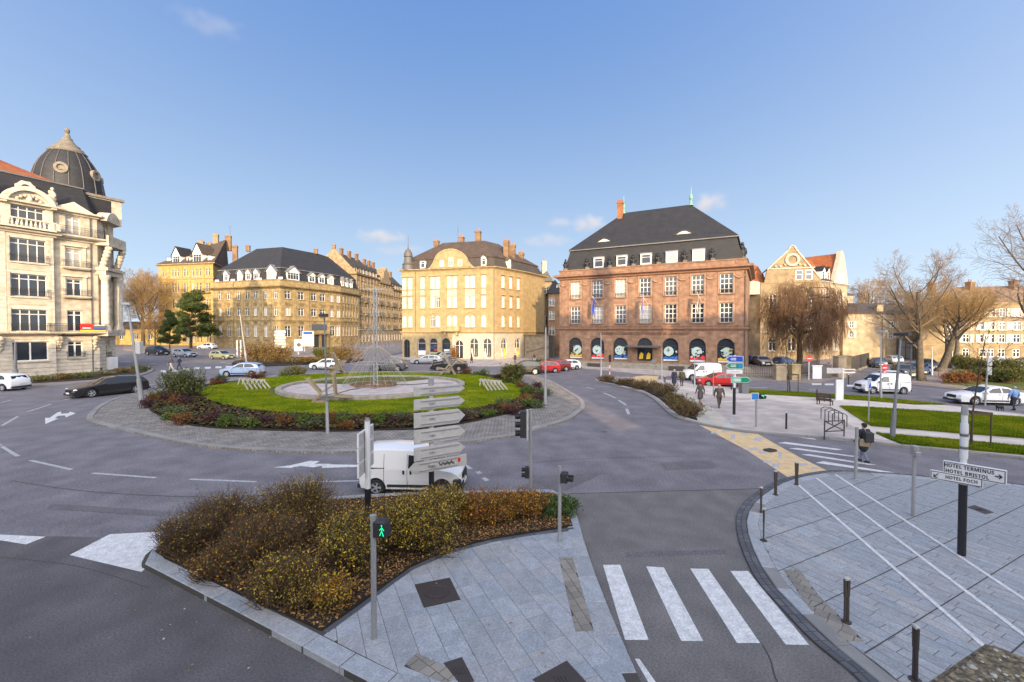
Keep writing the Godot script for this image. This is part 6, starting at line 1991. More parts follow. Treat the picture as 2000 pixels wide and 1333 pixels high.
	dormer(o2, t3,2.4,15.5,0.0,1.7,2.2,1.5,0.0, "white_wood", "zinc",2)
	chimney(o2, Vector3(42.6,19.6,-95), Vector3(2.6,3.4,1.2),0.2,2, "roof_red")
func long_wall_house() -> void:
	var a := Vector2(61.5,-84.5)
	var c := Vector2(78,-84.5)
	var o := building("long_walled_house", "long pale rendered house with two storeys of small windows and a wide gateway", a)
	var t := fac(o, a, c)
	var holes := [[11.9,0.6,3.0,3.6,0.0]]
	for q in [[1.6,5.2], [1.6,7.0], [9.4,7.0], [9.0,5.0], [15.2,7.0]]:
		holes.append([q[0], q[1] - 0.6,0.75,1.25,0.0])
	wall(o, t,0,16.5,0.3,9.1, holes, M["pale_plaster"])
	for i in range(1, holes.size()):
		var h: Array = holes[i]
		win(o, t, h[0], h[1], h[2], h[3],0.0,2, [0.5], "white_wood", "glass",0.12)
		for s in [-1.0,1.0]:
			trim(o, t, h[0] + s * 0.62, h[1],0.4, h[3],0.05, "sign_back", "shutter")
	win(o, t,11.9,0.6,3.0,3.6,0.0,2, [0.6], "iron_brown", "sign_back",0.25)
	for s in [-1.75,1.75]:
		trim(o, t,11.9 + s,0.5,0.4,3.9,0.08, "zinc_dark", "gate_post")
	shell(o, [c, c + Vector2(0,-8), a + Vector2(0,-8), a],0.3,9.1, "pale_plaster")
	loft(o, [a, c, c + Vector2(0,-8), a + Vector2(0,-8)], [Vector2(0.3,9.0), Vector2(0.3,9.15), Vector2(-4.0,11.2)], M["slate_brown"], true, "roof")
	chimney(o, Vector3(68.6,9.2,-85.2), Vector3(1.2,1.5,0.7),0,0, "pale_plaster")
	downpipe(o, t,7.2,0.6,9.0)
	var a2 := Vector2(63.6,-73)
	var far := building("long_barrack_building", "long yellow rendered building with rows of shuttered windows at the right edge", Vector2(70.5,-76))
	a2 = Vector2(70.3,-78)
	var c2 := Vector2(98,-70)
	var tf := fac(far, a2, c2)
	var L := a2.distance_to(c2)
	var hs := []
	var us := []
	for px in [1857.0,1888.0,1922.0,1937.0,1958.0,1987.0,2010.0,2040.0,2070.0]:
		var kk: float = (px - 1000.0) / 889.0
		var d := (c2 - a2).normalized()
		us.append((-kk * a2.y - a2.x) / (d.x + kk * d.y))
	for u in us:
		for y in [1.5,3.9,6.0,8.2]:
			hs.append([u, y,0.95,1.35,0.0])
	wall(far, tf,0, L,0.3,10.4, hs, M["beige_plaster"])
	for h in hs:
		win(far, tf, h[0], h[1], h[2], h[3],0.0,2, [0.6], "white_wood", "",0.12,0.09)
		if h[1] > 3:
			for s in [-1.0,1.0]:
				trim(far, tf, h[0] + s * 0.78, h[1],0.5, h[3],0.05, "blind", "shutter")
		sill(far, tf, h[0], h[1], h[2], "villa_white")
	cornice(far, [a2, c2],3.3,0.2,0.12, M["yellow_trim"], false, "string_course")
	cornice(far, [a2, c2],10.1,0.35,0.35, M["yellow_trim"], false)
	var pth := [a2, c2, c2 + Vector2(3,-11), a2 + Vector2(8,-11)]
	shell(far, [c2, pth[2], pth[3], a2],0.3,10.4, "beige_plaster")
	loft(far, pth, [Vector2(0.35,10.4), Vector2(-5.3,13.6)], M["roof_tan"], true, "roof")
	for u in [3.5,9.0,15.0]:
		chimney(far, far.position + tf * Vector3(u,12.2,-4.5), Vector3(1.2,2.2,0.8),0.3,2)
	for q in [["yellow_lodge", "small bright yellow house among the bare trees at the far left", Vector2(-118,-130), Vector2(-98,-131),1.0,6.4, "yellow_plaster", "roof_brown",8.6], ["hillside_house", "pale house on the rise, showing above the long slate roof", Vector2(70,-112), Vector2(83,-111),1.0,14.5, "pale_plaster", "roof_brown",17.0]]:
		var hb := building(q[0], q[1], q[2])
		var th := fac(hb, q[2], q[3])
		var LL: float = q[2].distance_to(q[3])
		var hh := []
		for i in 5:
			hh.append([(i + 0.5) * LL / 5, q[5] - 3.0,1.1,1.8,0.0])
		wall(hb, th,0, LL, q[4], q[5], hh, M[q[6]])
		for h in hh:
			win(hb, th, h[0], h[1], h[2], h[3])
		var ph := [q[2], q[3], q[3] + Vector2(0,-8), q[2] + Vector2(0,-8)]
		shell(hb, [ph[1], ph[2], ph[3], ph[0]], q[4], q[5], q[6])
		loft(hb, ph, [Vector2(0.4, q[5]), Vector2(-3.9, q[8])], M[q[7]], true, "roof")
func shade_row() -> void:
	var az := deg_to_rad(8.5)
	var e := Vector2(cos(az), -sin(az))
	var hd := Vector2(sin(az), cos(az))
	var k := 0
	for s in [[-66.0,-10.8,22.0], [-10.7,1.6,27.8], [1.65,9.45,22.6], [11.2,13.5,22.6], [13.55,21.4,28.0], [21.45,23.9,35.0], [23.95,29.8,27.4], [29.85,48.5,25.0]]:
		var a: Vector2 = e * s[1] + hd * 30.0
		var c: Vector2 = e * s[0] + hd * 30.0
		var o := building("opposite_house", ["long cream terrace", "tall cream house", "narrow cream house left of the gap", "narrow cream house right of the gap", "broad cream house", "slender stair tower", "cream corner house", "low cream terrace"][k] + " behind the camera whose shadow falls on the square", a)
		k += 1
		var t := fac(o, a, c)
		var L := a.distance_to(c)
		var holes := []
		var n := maxi(1, int(L / 3.2))
		for i in n:
			for f in 5:
				holes.append([(i + 0.5) * L / n,2.0 + f * 3.7,1.2,2.1,0.0])
		wall(o, t,0, L,-0.6, s[2] - 2.5, holes, M["limestone_pale"])
		for h in holes:
			win(o, t, h[0], h[1], h[2], h[3])
		shell(o, [c, c + hd * 11.0, a + hd * 11.0, a],-0.6, s[2] - 2.5, "limestone_pale")
		loft(o, [a, c, c + hd * 11.0, a + hd * 11.0], [Vector2(0.0, s[2] - 2.5), Vector2(-minf(1.2, L * 0.2), s[2]), Vector2(-minf(5.4, L * 0.49), s[2] + 0.02)], M["slate"], true, "roof")
	var b := B.new()
	b.boxt(Transform3D(Basis(Vector3.UP, az), Vector3((e * 10.38 + hd * 31).x,5.3, (e * 10.38 + hd * 31).y)), Vector3(1.7,11.8,0.5))
	one("gap_wall", b, M["limestone_pale"], "plain wall closing the foot of the narrow gap between the houses behind the camera", "wall")
# ---- vehicles ------------------------------------------------------------------
var car_kinds := {
	"hatch": {"w": 1.76, "h": 1.48, "wb": 2.52, "r": 0.31, "belt": 0.96, "o": [1.95,0.2,2.02,0.45,1.98,0.68,1.74,0.82,0.95,0.97,0.15,1.40,-0.3,1.48,-1.2,1.43,-1.66,1.31,-1.93,0.97,-2.0,0.74,-2.0,0.4,-1.92,0.2], "ws": [0.92,0.985,0.17,1.385], "rw": [-1.69,1.27,-1.90,1.0], "g": [[0.62,0.99,0.06,1.34,-0.42,1.39,-0.42,0.99], [-0.5,0.99,-0.5,1.39,-1.15,1.35,-1.42,1.2,-1.5,1.02]]},
	"estate": {"w": 1.86, "h": 1.46, "wb": 2.9, "r": 0.34, "belt": 0.93, "o": [2.4,0.2,2.47,0.45,2.43,0.66,2.2,0.77,1.08,0.94,0.22,1.38,-0.4,1.46,-1.6,1.40,-2.06,1.27,-2.36,0.94,-2.43,0.7,-2.43,0.4,-2.35,0.2], "ws": [1.05,0.955,0.25,1.365], "rw": [-2.09,1.24,-2.33,0.98], "g": [[0.72,0.96,0.12,1.33,-0.42,1.37,-0.42,0.96], [-0.5,0.96,-0.5,1.37,-1.35,1.33,-1.35,0.97], [-1.42,0.97,-1.42,1.32,-1.85,1.22,-2.0,1.03]]},
	"sedan": {"w": 1.82, "h": 1.42, "wb": 2.75, "r": 0.33, "belt": 0.93, "o": [2.28,0.2,2.35,0.45,2.31,0.66,2.1,0.77,1.05,0.93,0.2,1.33,-0.35,1.42,-1.0,1.36,-1.78,1.02,-2.2,0.96,-2.32,0.75,-2.33,0.4,-2.25,0.2], "ws": [1.02,0.945,0.23,1.315], "rw": [-1.06,1.33,-1.74,1.04], "g": [[0.7,0.95,0.1,1.28,-0.4,1.33,-0.4,0.95], [-0.48,0.95,-0.48,1.33,-0.95,1.29,-1.4,1.08,-1.42,0.98]]},
	"suv": {"w": 1.84, "h": 1.64, "wb": 2.64, "r": 0.36, "belt": 1.06, "o": [2.12,0.26,2.18,0.5,2.15,0.8,1.95,0.95,1.0,1.08,0.25,1.55,-0.3,1.64,-1.4,1.58,-1.85,1.45,-2.1,1.06,-2.18,0.8,-2.18,0.48,-2.1,0.26], "ws": [0.97,1.1,0.28,1.53], "rw": [-1.88,1.41,-2.08,1.1], "g": [[0.68,1.09,0.15,1.49,-0.42,1.54,-0.42,1.09], [-0.5,1.09,-0.5,1.54,-1.2,1.49,-1.2,1.1], [-1.27,1.1,-1.27,1.48,-1.6,1.38,-1.75,1.15]]},
	"van": {"w": 1.72, "h": 1.74, "wb": 2.51, "r": 0.31, "belt": 1.02, "o": [1.86,0.24,1.93,0.5,1.88,0.78,1.62,0.95,1.12,1.06,0.52,1.62,0.2,1.72,-0.8,1.76,-1.72,1.72,-1.9,1.58,-1.94,0.9,-1.94,0.42,-1.88,0.24], "ws": [1.08,1.1,0.54,1.6], "rw": [-1.905,1.5,-1.935,1.05], "g": [[0.85,1.08,0.42,1.52,-0.02,1.56,-0.02,1.06]]}}
func outline_of(k: Dictionary) -> PackedVector2Array:
	var o := PackedVector2Array()
	var flat: Array = k.o
	for i in range(0, flat.size(),2):
		o.append(Vector2(flat[i], flat[i + 1]))
	var y0: float = o[-1].y
	for xc in [-k.wb * 0.5, k.wb * 0.5]:
		var R: float = k.r + 0.05
		var a0 := asin(clampf((y0 - k.r) / R,-1,1))
		for i in 11:
			var a := PI - a0 - (PI - 2.0 * a0) * i / 10.0
			o.append(Vector2(xc + cos(a) * R, k.r + sin(a) * R))
	return o
func half_w(k: Dictionary, x: float, y: float) -> float:
	var L: float = k.o[2]
	var f := 1.0 - 0.14 * pow(clampf(absf(x) / L,0,1),6)
	if y > k.belt:
		f *= 1.0 - (0.13 if k.h > 1.7 else 0.24) * (y - k.belt) / (k.h - k.belt)
	elif y < 0.5:
		f *= 0.95 + 0.05 * (y - 0.2) / 0.3
	return k.w * 0.5 * f
func side_face(b: B, k: Dictionary, poly: PackedVector2Array, off: float, side: float) -> void:
	var L: float = k.o[2] + 0.1
	var ys := [0.0,0.35,0.6, k.belt, (k.belt + k.h) * 0.5, k.h + 0.1]
	var x := -L
	while x < L:
		for j in ys.size() - 1:
			var cell := PackedVector2Array([Vector2(x, ys[j]), Vector2(x + 0.45, ys[j]), Vector2(x + 0.45, ys[j + 1]), Vector2(x, ys[j + 1])])
			for q in Geometry2D.intersect_polygons(cell, poly):
				var ix := Geometry2D.triangulate_polygon(q)
				for i in range(0, ix.size(),3):
					var p: Array[Vector3] = []
					for n in 3:
						var w := q[ix[i + n]]
						p.append(Vector3(w.x, w.y, side * (half_w(k, w.x, w.y) + off)))
					if (p[1] - p[0]).cross(p[2] - p[0]).z * side < 0:
						b.tri(p[0], p[2], p[1])
					else:
						b.tri(p[0], p[1], p[2])
		x += 0.45
func slant(k: Dictionary, s: Array, wide: float, off: float) -> B:
	var b := B.new()
	var p := Vector2(s[0], s[1])
	var q := Vector2(s[2], s[3])
	var nn := Vector2(q.y - p.y, p.x - q.x).normalized()
	if nn.y < 0:
		nn = -nn
	for i in 8:
		var s0 := -wide + 2.0 * wide * i / 8
		var s1 := -wide + 2.0 * wide * (i + 1) / 8
		var r: Array[Vector3] = []
		for e in [[p, s0], [p, s1], [q, s1], [q, s0]]:
			var w: Vector2 = e[0]
			var bulge: float = 0.05 * (1.0 - e[1] * e[1])
			r.append(Vector3(w.x + nn.x * off + signf(nn.x) * bulge, w.y + nn.y * (off + bulge * 0.4), e[1] * half_w(k, w.x, w.y)))
		b.quad(r[0], r[1], r[2], r[3])
	return b
func car_meshes(kind: String) -> Dictionary:
	if meshes.has("car " + kind):
		return meshes["car " + kind]
	var k: Dictionary = car_kinds[kind]
	var o := outline_of(k)
	var d := {}
	var b := B.new()
	var inner := Geometry2D.offset_polygon(o,-0.03)[0]
	side_face(b, k, inner,0.0,1.0)
	side_face(b, k, inner,0.0,-1.0)
	var pts: Array[Vector2] = []
	for i in o.size():
		var p := o[i]
		var q := o[(i + 1) % o.size()]
		var n := maxi(1, int(p.distance_to(q) / 0.25))
		for s in n:
			pts.append(p.lerp(q, float(s) / n))
	var m := pts.size()
	var nrm: Array[Vector2] = []
	for i in m:
		var t := pts[(i + 1) % m] - pts[posmod(i - 1, m)]
		var n2 := Vector2(-t.y, t.x).normalized()
		nrm.append(n2)
	if not Geometry2D.is_point_in_polygon(pts[4] - nrm[4] * 0.05, o):
		for i in m:
			nrm[i] = -nrm[i]
	var ss := [-1.0,-0.95,-0.7,-0.25,0.25,0.7,0.95,1.0]
	var at := func(i: int, s: float) -> Vector3:
		var p: Vector2 = pts[i]
		if absf(s) > 0.99:
			p -= nrm[i] * 0.03
		var c := 1.0 - s * s
		var low: float = 1.0 if p.y > 0.3 else 0.0
		return Vector3(p.x + nrm[i].x * 0.08 * c * low, p.y + maxf(nrm[i].y,0) * 0.035 * c * low, s * half_w(k, p.x, p.y))
	for i in m:
		var j := (i + 1) % m
		for e in ss.size() - 1:
			var na := Vector3(nrm[i].x, nrm[i].y,0)
			var nb := Vector3(nrm[j].x, nrm[j].y,0)
			if nrm[i].dot(nrm[j]) < 0.7:
				var f := (nrm[i] + nrm[j]).normalized()
				na = Vector3(f.x, f.y,0)
				nb = na
			var z0 := Vector3(0,0, ss[e] * (0.9 if absf(ss[e]) > 0.99 else 0.25))
			var z1 := Vector3(0,0, ss[e + 1] * (0.9 if absf(ss[e + 1]) > 0.99 else 0.25))
			b.squad(at.call(j, ss[e]), at.call(j, ss[e + 1]), at.call(i, ss[e + 1]), at.call(i, ss[e]), (nb + z0).normalized(), (nb + z1).normalized(), (na + z1).normalized(), (na + z0).normalized())
	d.body = b.mesh()
	d.windscreen = slant(k, k.ws,0.88,0.012).mesh()
	d.rear_window = slant(k, k.rw,0.8,0.012).mesh()
	d.windows = []
	for g in k.g:
		var poly := PackedVector2Array()
		for i in range(0, g.size(),2):
			poly.append(Vector2(g[i], g[i + 1]))
		for s in [1.0,-1.0]:
			var w := B.new()
			side_face(w, k, poly,0.008, s)
			d.windows.append(w.mesh())
	var ty := B.new()
	var r: float = k.r
	var prof := [Vector2(r * 0.66,-0.10), Vector2(r * 0.9,-0.105), Vector2(r,-0.075), Vector2(r,0.075), Vector2(r * 0.9,0.105), Vector2(r * 0.66,0.10)]
	ty.lathe(prof,22)
	d.tyre = ty.mesh()
	var rm := B.new()
	rm.lathe([Vector2(r * 0.68,0.0), Vector2(r * 0.68,0.085), Vector2(r * 0.6,0.085), Vector2(r * 0.58,0.03)],22)
	for i in 10:
		var a := TAU * (i / 2) / 5.0 + (0.13 if i % 2 else -0.13)
		rm.bar(Vector3(cos(a) * 0.03,0.07, sin(a) * 0.03), Vector3(cos(a) * r * 0.62,0.07, sin(a) * r * 0.62),0.032)
	rm.lathe([Vector2(0.07,0.03), Vector2(0.06,0.095), Vector2(0,0.095)],10)
	d.rim = rm.mesh()
	var hub := B.new()
	hub.lathe([Vector2(r * 0.64,0.035), Vector2(0,0.035)],16)
	hub.lathe([Vector2(0,-0.09), Vector2(r * 0.66,-0.09)],16)
	d.hub = hub.mesh()
	var X: float = k.o[2]
	var lamp := B.new()
	lamp.ball(Vector3.ZERO, Vector3(0.2,0.085,0.17),10,6)
	d.lamp = lamp.mesh()
	var pl := B.new()
	pl.slab(Vector3.ZERO, Vector3(0.03,0.11,0.5),0.005)
	d.plate = pl.mesh()
	var mr := B.new()
	mr.ball(Vector3.ZERO, Vector3(0.1,0.085,0.11),8,5)
	d.mirror = mr.mesh()
	var gr := B.new()
	for y in 4:
		gr.box(Vector3(0, (y - 1.5) * 0.05,0), Vector3(0.04,0.022,0.78))
	gr.box(Vector3(-0.02,0,0), Vector3(0.03,0.22,0.82))
	d.grille = gr.mesh()
	var tr := B.new()
	tr.box(Vector3(0,0.16 + k.o[1], half_w(k,0,0.4) + 0.004), Vector3(k.wb - 2.0 * k.r - 0.24,0.1,0.03))
	d.sill = tr.mesh()
	var seam := B.new()
	for s in [-1.0,1.0]:
		for x in ([0.72,-0.46,-1.05] if kind != "van" else [0.95,-0.06,-0.95]):
			for yy in [[0.36,0.6], [0.6, k.belt], [k.belt, k.belt + 0.02 if kind != "van" else 1.58]]:
				if yy[1] > yy[0] + 0.03:
					seam.bar(Vector3(x, yy[0], s * (half_w(k, x, yy[0]) + 0.002)), Vector3(x, yy[1], s * (half_w(k, x, yy[1]) + 0.002)),0.012)
		for x in ([-0.25,-0.85] if kind != "van" else [-0.2,0.08]):
			seam.box(Vector3(x, k.belt - 0.1, s * (half_w(k, x, k.belt - 0.1) + 0.015)), Vector3(0.16,0.03,0.03) if kind != "van" else Vector3(0.07,0.14,0.03))
		if kind == "van":
			seam.box(Vector3(-1.35,1.06, s * (half_w(k,-1.35,1.06) + 0.004)), Vector3(0.85,0.03,0.02))
	d.seam = seam.mesh()
	var fl := B.new()
	fl.box(Vector3(0,0.42,0), Vector3(X * 1.8,0.3, k.w - 0.5))
	d.floor = fl.mesh()
	var bm := B.new()
	bm.slab(Vector3(0,0,0), Vector3(0.12,0.16, k.w * 0.84),0.02)
	d.bumper = bm.mesh()
	meshes["car " + kind] = d
	return d
func car(label: String, at: Vector3, yaw_deg: float, paint_key: String, kind := "hatch", scale := 1.0, group := "cars in the square", plastic := false) -> Node3D:
	var k: Dictionary = car_kinds[kind]
	var d := car_meshes(kind)
	var o := thing("parked_car" if group.begins_with("cars parked") else ("delivery_van" if kind == "van" else "car"), label, "van" if kind == "van" else "car", at, deg_to_rad(yaw_deg), group)
	var up := Vector3(0.004,1,0.011).normalized()
	var x := Basis(Vector3.UP, deg_to_rad(yaw_deg)).x
	x = (x - up * up.dot(x)).normalized()
	o.basis = Basis(x, up, x.cross(up)).scaled(Vector3.ONE * scale)
	part("body", d.body, M[paint_key], o)
	part("windscreen", d.windscreen, M["car_glass"], o)
	part("rear_window", d.rear_window, M["car_glass"], o)
	for w in d.windows:
		part("window", w, M["car_glass"], o)
	part("underbody", d.floor, M["black_plastic"], o)
	part("door_seams", d.seam, M["black_plastic"], o)
	for e in 2:
		part("sill_trim", d.sill, M["black_plastic"], o, Transform3D(Basis(Vector3.UP, PI * e), Vector3.ZERO))
	for sx in [-1.0,1.0]:
		for sz in [-1.0,1.0]:
			var t := Transform3D(Basis(Vector3.RIGHT, PI * 0.5 * sz), Vector3(sx * k.wb * 0.5, k.r, sz * (k.w * 0.5 - 0.11)))
			var w := part("wheel", d.hub, M["black_plastic"], o, t)
			part("tyre", d.tyre, M["rubber"], w)
			part("rim", d.rim, M["alloy"], w)
	var X: float = k.o[2]
	var yl: float = k.belt - 0.27
	for sz in [-1.0,1.0]:
		part("headlight", d.lamp, M["lamp_glass"], o, Transform3D(Basis(), Vector3(X - 0.19, yl, sz * (k.w * 0.5 - 0.24))))
		part("tail_light", d.lamp, M["tail_red"], o, Transform3D(Basis(), Vector3(-X + 0.19, yl + 0.06, sz * (k.w * 0.5 - 0.24))))
		part("mirror", d.mirror, M["black_plastic" if plastic else paint_key], o, Transform3D(Basis(), Vector3(k.g[0][0] - 0.05, k.belt + 0.06, sz * (k.w * 0.5 + 0.07))))
	part("grille", d.grille, M["black_plastic"], o, Transform3D(Basis(), Vector3(X + 0.075, yl - 0.06,0)))
	part("number_plate", d.plate, M["plate_white"], o, Transform3D(Basis(), Vector3(X + 0.10,0.42,0)))
	part("number_plate", d.plate, M["plate_white"], o, Transform3D(Basis(), Vector3(-X - 0.09,0.62,0)))
	part("bumper", d.bumper, M["black_plastic"], o, Transform3D(Basis(), Vector3(X + 0.02,0.3,0)))
	part("bumper", d.bumper, M["black_plastic"], o, Transform3D(Basis(), Vector3(-X - 0.02,0.34,0)))
	return o
func vehicles() -> void:
	var v := car("white panel van with black door handles passing behind the blank signs", Vector3(-3.48,0.191,-16.08),-2, "car_white", "van",0.9, "", true)
	var bc := B.new()
	for s in [-1.0,1.0]:
		bc.slab(Vector3(1.80,0.46, s * 0.72), Vector3(0.32,0.42,0.2),0.05, s * 0.35)
	part("bumper_corner", bc, M["black_plastic"], v)
	car("black estate car on the left side of the roundabout", Vector3(-33.35,0.547,-37.57),243, "car_black", "estate",1.02)
	car("white hatchback cut off by the left edge of the photo", Vector3(-45.06,0.62,-39.95),176, "car_white", "hatch")
	car("pale blue hatchback just beyond the roundabout lawn on the left", Vector3(-30.56,0.689,-51.54),186, "car_blue", "hatch",1.06)
	car("white car behind the roundabout shrubs, half hidden by a lamp post", Vector3(-24.49,0.755,-59.72),178, "car_white", "suv",0.88)
	car("grey car seen through the cone of ropes", Vector3(-15.78,0.705,-58.36),178, "car_grey", "suv",1.0)
	car("black saloon car in front of the arched bank windows", Vector3(-8.11,0.682,-59.01),176, "car_black", "sedan")
	car("second black car behind the black saloon", Vector3(-8.6,0.723,-62.6),172, "car_black", "sedan",1.0)
	car("black sport utility car near the bridal shop, at the tail of the queue", Vector3(1.36,0.599,-54.96),186, "car_black", "suv")
	car("bright red hatchback directly behind the black sport utility car", Vector3(3.97,0.61,-56.88),190, "car_red", "hatch")
	car("dark red car third in the queue, partly behind the bright red hatchback", Vector3(5.51,0.626,-58.89),198, "car_dark_red", "hatch")
	car("small white car at the end of the queue before the podium", Vector3(7.36,0.642,-61.05),200, "car_white", "hatch",0.9)
	car("silver estate car parked before the arched shop fronts", Vector3(-13.02,0.813,-69.19),184, "car_silver", "estate",0.95, "cars parked along the kerbs")
	car("dark red car parked beside the corner entrance of the yellow house", Vector3(-18.4,1.01,-85.11),200, "car_dark_red", "hatch",1.0, "cars parked along the kerbs")
	car("small pale car parked between the silver estate and the shops", Vector3(-11.89,0.889,-76.52),210, "car_silver", "hatch",0.95, "cars parked along the kerbs")
	car("black sport utility car waiting before the far left crossing", Vector3(-67.52,1.222,-86.53),-20, "car_black", "suv",1.05)
	car("silver grey hatchback beneath the pine tree", Vector3(-58.63,1.129,-81.35),-18, "car_silver", "hatch",1.05)
	car("small olive green car right of the pine tree", Vector3(-49.07,1.042,-76.85),-16, "car_green", "hatch",0.98)
	car("white car parked by the bank wall behind the pine tree", Vector3(-71.8,1.464,-107.02),175, "car_white", "hatch",1.0, "cars parked along the kerbs")
	car("dark car far off left beside the ornate corner house", Vector3(-113.47,1.957,-136.64),175, "car_dark_blue", "hatch",1.0, "cars parked along the kerbs")
	car("white van with ladder frame standing before the podium steps", Vector3(20.67,0.465,-49.83),184, "car_white", "van",1.05, "", true)
	car("red sports car passing on the road left of the blue signs", Vector3(20.25,0.41,-44.68),180, "car_red", "sedan",0.92)
	car("white delivery van with black nose on the right hand road", Vector3(32.76,0.311,-40.22),176, "car_white", "van",1.0, "", true)
	car("white saloon car beside the man in the blue jacket", Vector3(36.21,0.237,-34.72),174, "car_white", "sedan",0.98)
	car("dark car on the side street, driving away by the gateway", Vector3(53.24,0.514,-66.1),62, "car_dark_blue", "suv",0.9)
	car("silver car in front of the walled gateway", Vector3(60.97,0.556,-72.76),70, "car_silver", "hatch",0.95)
	car("white hatchback parked behind the white delivery van", Vector3(38.51,0.352,-46.03),250, "car_white", "hatch",0.95, "cars parked along the kerbs")
	car("dark grey car parked left of the first plane tree", Vector3(46.5,0.406,-53.79),250, "car_grey", "suv",0.9, "cars parked along the kerbs")
	car("mid blue car parked beyond the first plane tree", Vector3(50.58,0.423,-56.82),250, "car_mid_blue", "hatch",0.95, "cars parked along the kerbs")
	car("dark blue car parked between the plane trees", Vector3(57.79,0.464,-63.17),250, "car_dark_blue", "suv",0.9, "cars parked along the kerbs")
	car("silver coupe parked before the long yellow building", Vector3(74.35,0.468,-69.62),172, "car_silver", "sedan",0.95, "cars parked along the kerbs")
	car("grey car at the right edge before the long yellow building", Vector3(76.81,0.441,-67.98),172, "car_grey", "hatch",1.0, "cars parked along the kerbs")
	car("dark blue car parked under the weeping tree beside the red building", Vector3(37.76,0.637,-71.64),40, "car_dark_blue", "hatch",1.0, "cars parked along the kerbs")
	car("pale car parked nose out behind the iron fence", Vector3(37.42,0.598,-67.93),262, "car_silver", "hatch",1.0, "cars parked along the kerbs")
	car("small blue car parked behind the weeping tree", Vector3(41.75,0.602,-69.93),30, "car_mid_blue", "hatch",0.9, "cars parked along the kerbs")
# ---- people ----------------------------------------------------------------------
func skin(bones: Array, cell: float, k: float, st: B) -> void:
	var lo := Vector3(1e9,1e9,1e9)
	var hi := -lo
	for b in bones:
		var m: float = maxf(b[2], b[3]) + 3 * cell + k
		for p in [b[0], b[1]]:
			lo = lo.min(p - Vector3.ONE * m)
			hi = hi.max(p + Vector3.ONE * m)
	var n := Vector3i(((hi - lo) / cell).ceil()) + Vector3i.ONE
	var f := PackedFloat32Array()
	f.resize(n.x * n.y * n.z)
	f.fill(1.0)
	var near := PackedFloat32Array()
	near.resize(f.size())
	near.fill(1.0)
	var who := PackedByteArray()
	who.resize(f.size())
	for bi in bones.size():
		var b: Array = bones[bi]
		var m: float = maxf(b[2], b[3]) + 2.5 * cell + k
		var i0 := Vector3i(((b[0] as Vector3).min(b[1]) - Vector3.ONE * m - lo) / cell).clamp(Vector3i.ZERO, n - Vector3i.ONE)
		var i1 := Vector3i(((b[0] as Vector3).max(b[1]) + Vector3.ONE * m - lo) / cell).clamp(Vector3i.ZERO, n - Vector3i.ONE)
		var a: Vector3 = b[0]
		var d: Vector3 = b[1] - a
		var dd := maxf(d.length_squared(),1e-6)
		for z in range(i0.z, i1.z + 1):
			for y in range(i0.y, i1.y + 1):
				for x in range(i0.x, i1.x + 1):
					var p := lo + Vector3(x, y, z) * cell
					var t := clampf((p - a).dot(d) / dd,0,1)
					var s := p.distance_to(a + d * t) - lerpf(b[2], b[3], t)
					var id := (z * n.y + y) * n.x + x
					var o := f[id]
					var h := maxf(k - absf(o - s),0) / k
					f[id] = minf(o, s) - h * h * k * 0.25
					if s < near[id]:
						near[id] = s
						who[id] = bi
	var vid := {}
	var vs: Array[Vector3] = []
	var vn: Array[Vector3] = []
	var vc: Array[Color] = []
	var off := [0,1, n.x, n.x + 1, n.x * n.y, n.x * n.y + 1, n.x * n.y + n.x, n.x * n.y + n.x + 1]
	var edges := [[0,1], [2,3], [4,5], [6,7], [0,2], [1,3], [4,6], [5,7], [0,4], [1,5], [2,6], [3,7]]
	for z in n.z - 1:
		for y in n.y - 1:
			for x in n.x - 1:
				var id := (z * n.y + y) * n.x + x
				var c0 := f[id]
				if c0 > cell * 2.0 or c0 < -cell * 2.0:
					continue
				var neg := 0
				for q in 8:
					if f[id + off[q]] < 0:
						neg += 1
				if neg == 0 or neg == 8:
					continue
				var sum := Vector3.ZERO
				var cnt := 0
				for e in edges:
					var fa := f[id + off[e[0]]]
					var fb := f[id + off[e[1]]]
					if (fa < 0) != (fb < 0):
						var t := fa / (fa - fb)
						var pa := Vector3(e[0] & 1, (e[0] >> 1) & 1, e[0] >> 2)
						var pb := Vector3(e[1] & 1, (e[1] >> 1) & 1, e[1] >> 2)
						sum += pa.lerp(pb, t)
						cnt += 1
				vid[id] = vs.size()
				vs.append(lo + (Vector3(x, y, z) + sum / cnt) * cell)
				vn.append(Vector3(f[id + 1] - c0, f[id + n.x] - c0, f[id + n.x * n.y] - c0).normalized())
				vc.append(bones[who[id]][4])
	var ax := [[1, n.x, n.x * n.y], [n.x, n.x * n.y,1], [n.x * n.y,1, n.x]]
	for id in vid:
		for a in ax:
			if (f[id] < 0) == (f[id + a[0]] < 0):
				continue
			var i1: int = id - a[1]
			var i2: int = id - a[1] - a[2]
			var i3: int = id - a[2]
			if vid.has(i1) and vid.has(i2) and vid.has(i3):
				var q := [vid[id], vid[i1], vid[i2], vid[i3]]
				if f[id] < 0:
					q.reverse()
				st.col = vc[q[0]]
				var g := (vs[q[1]] - vs[q[0]]).cross(vs[q[2]] - vs[q[0]])
				if g.dot(vn[q[0]]) < 0:
					q.reverse()
				st.squad(vs[q[0]], vs[q[1]], vs[q[2]], vs[q[3]], vn[q[0]], vn[q[1]], vn[q[2]], vn[q[3]])
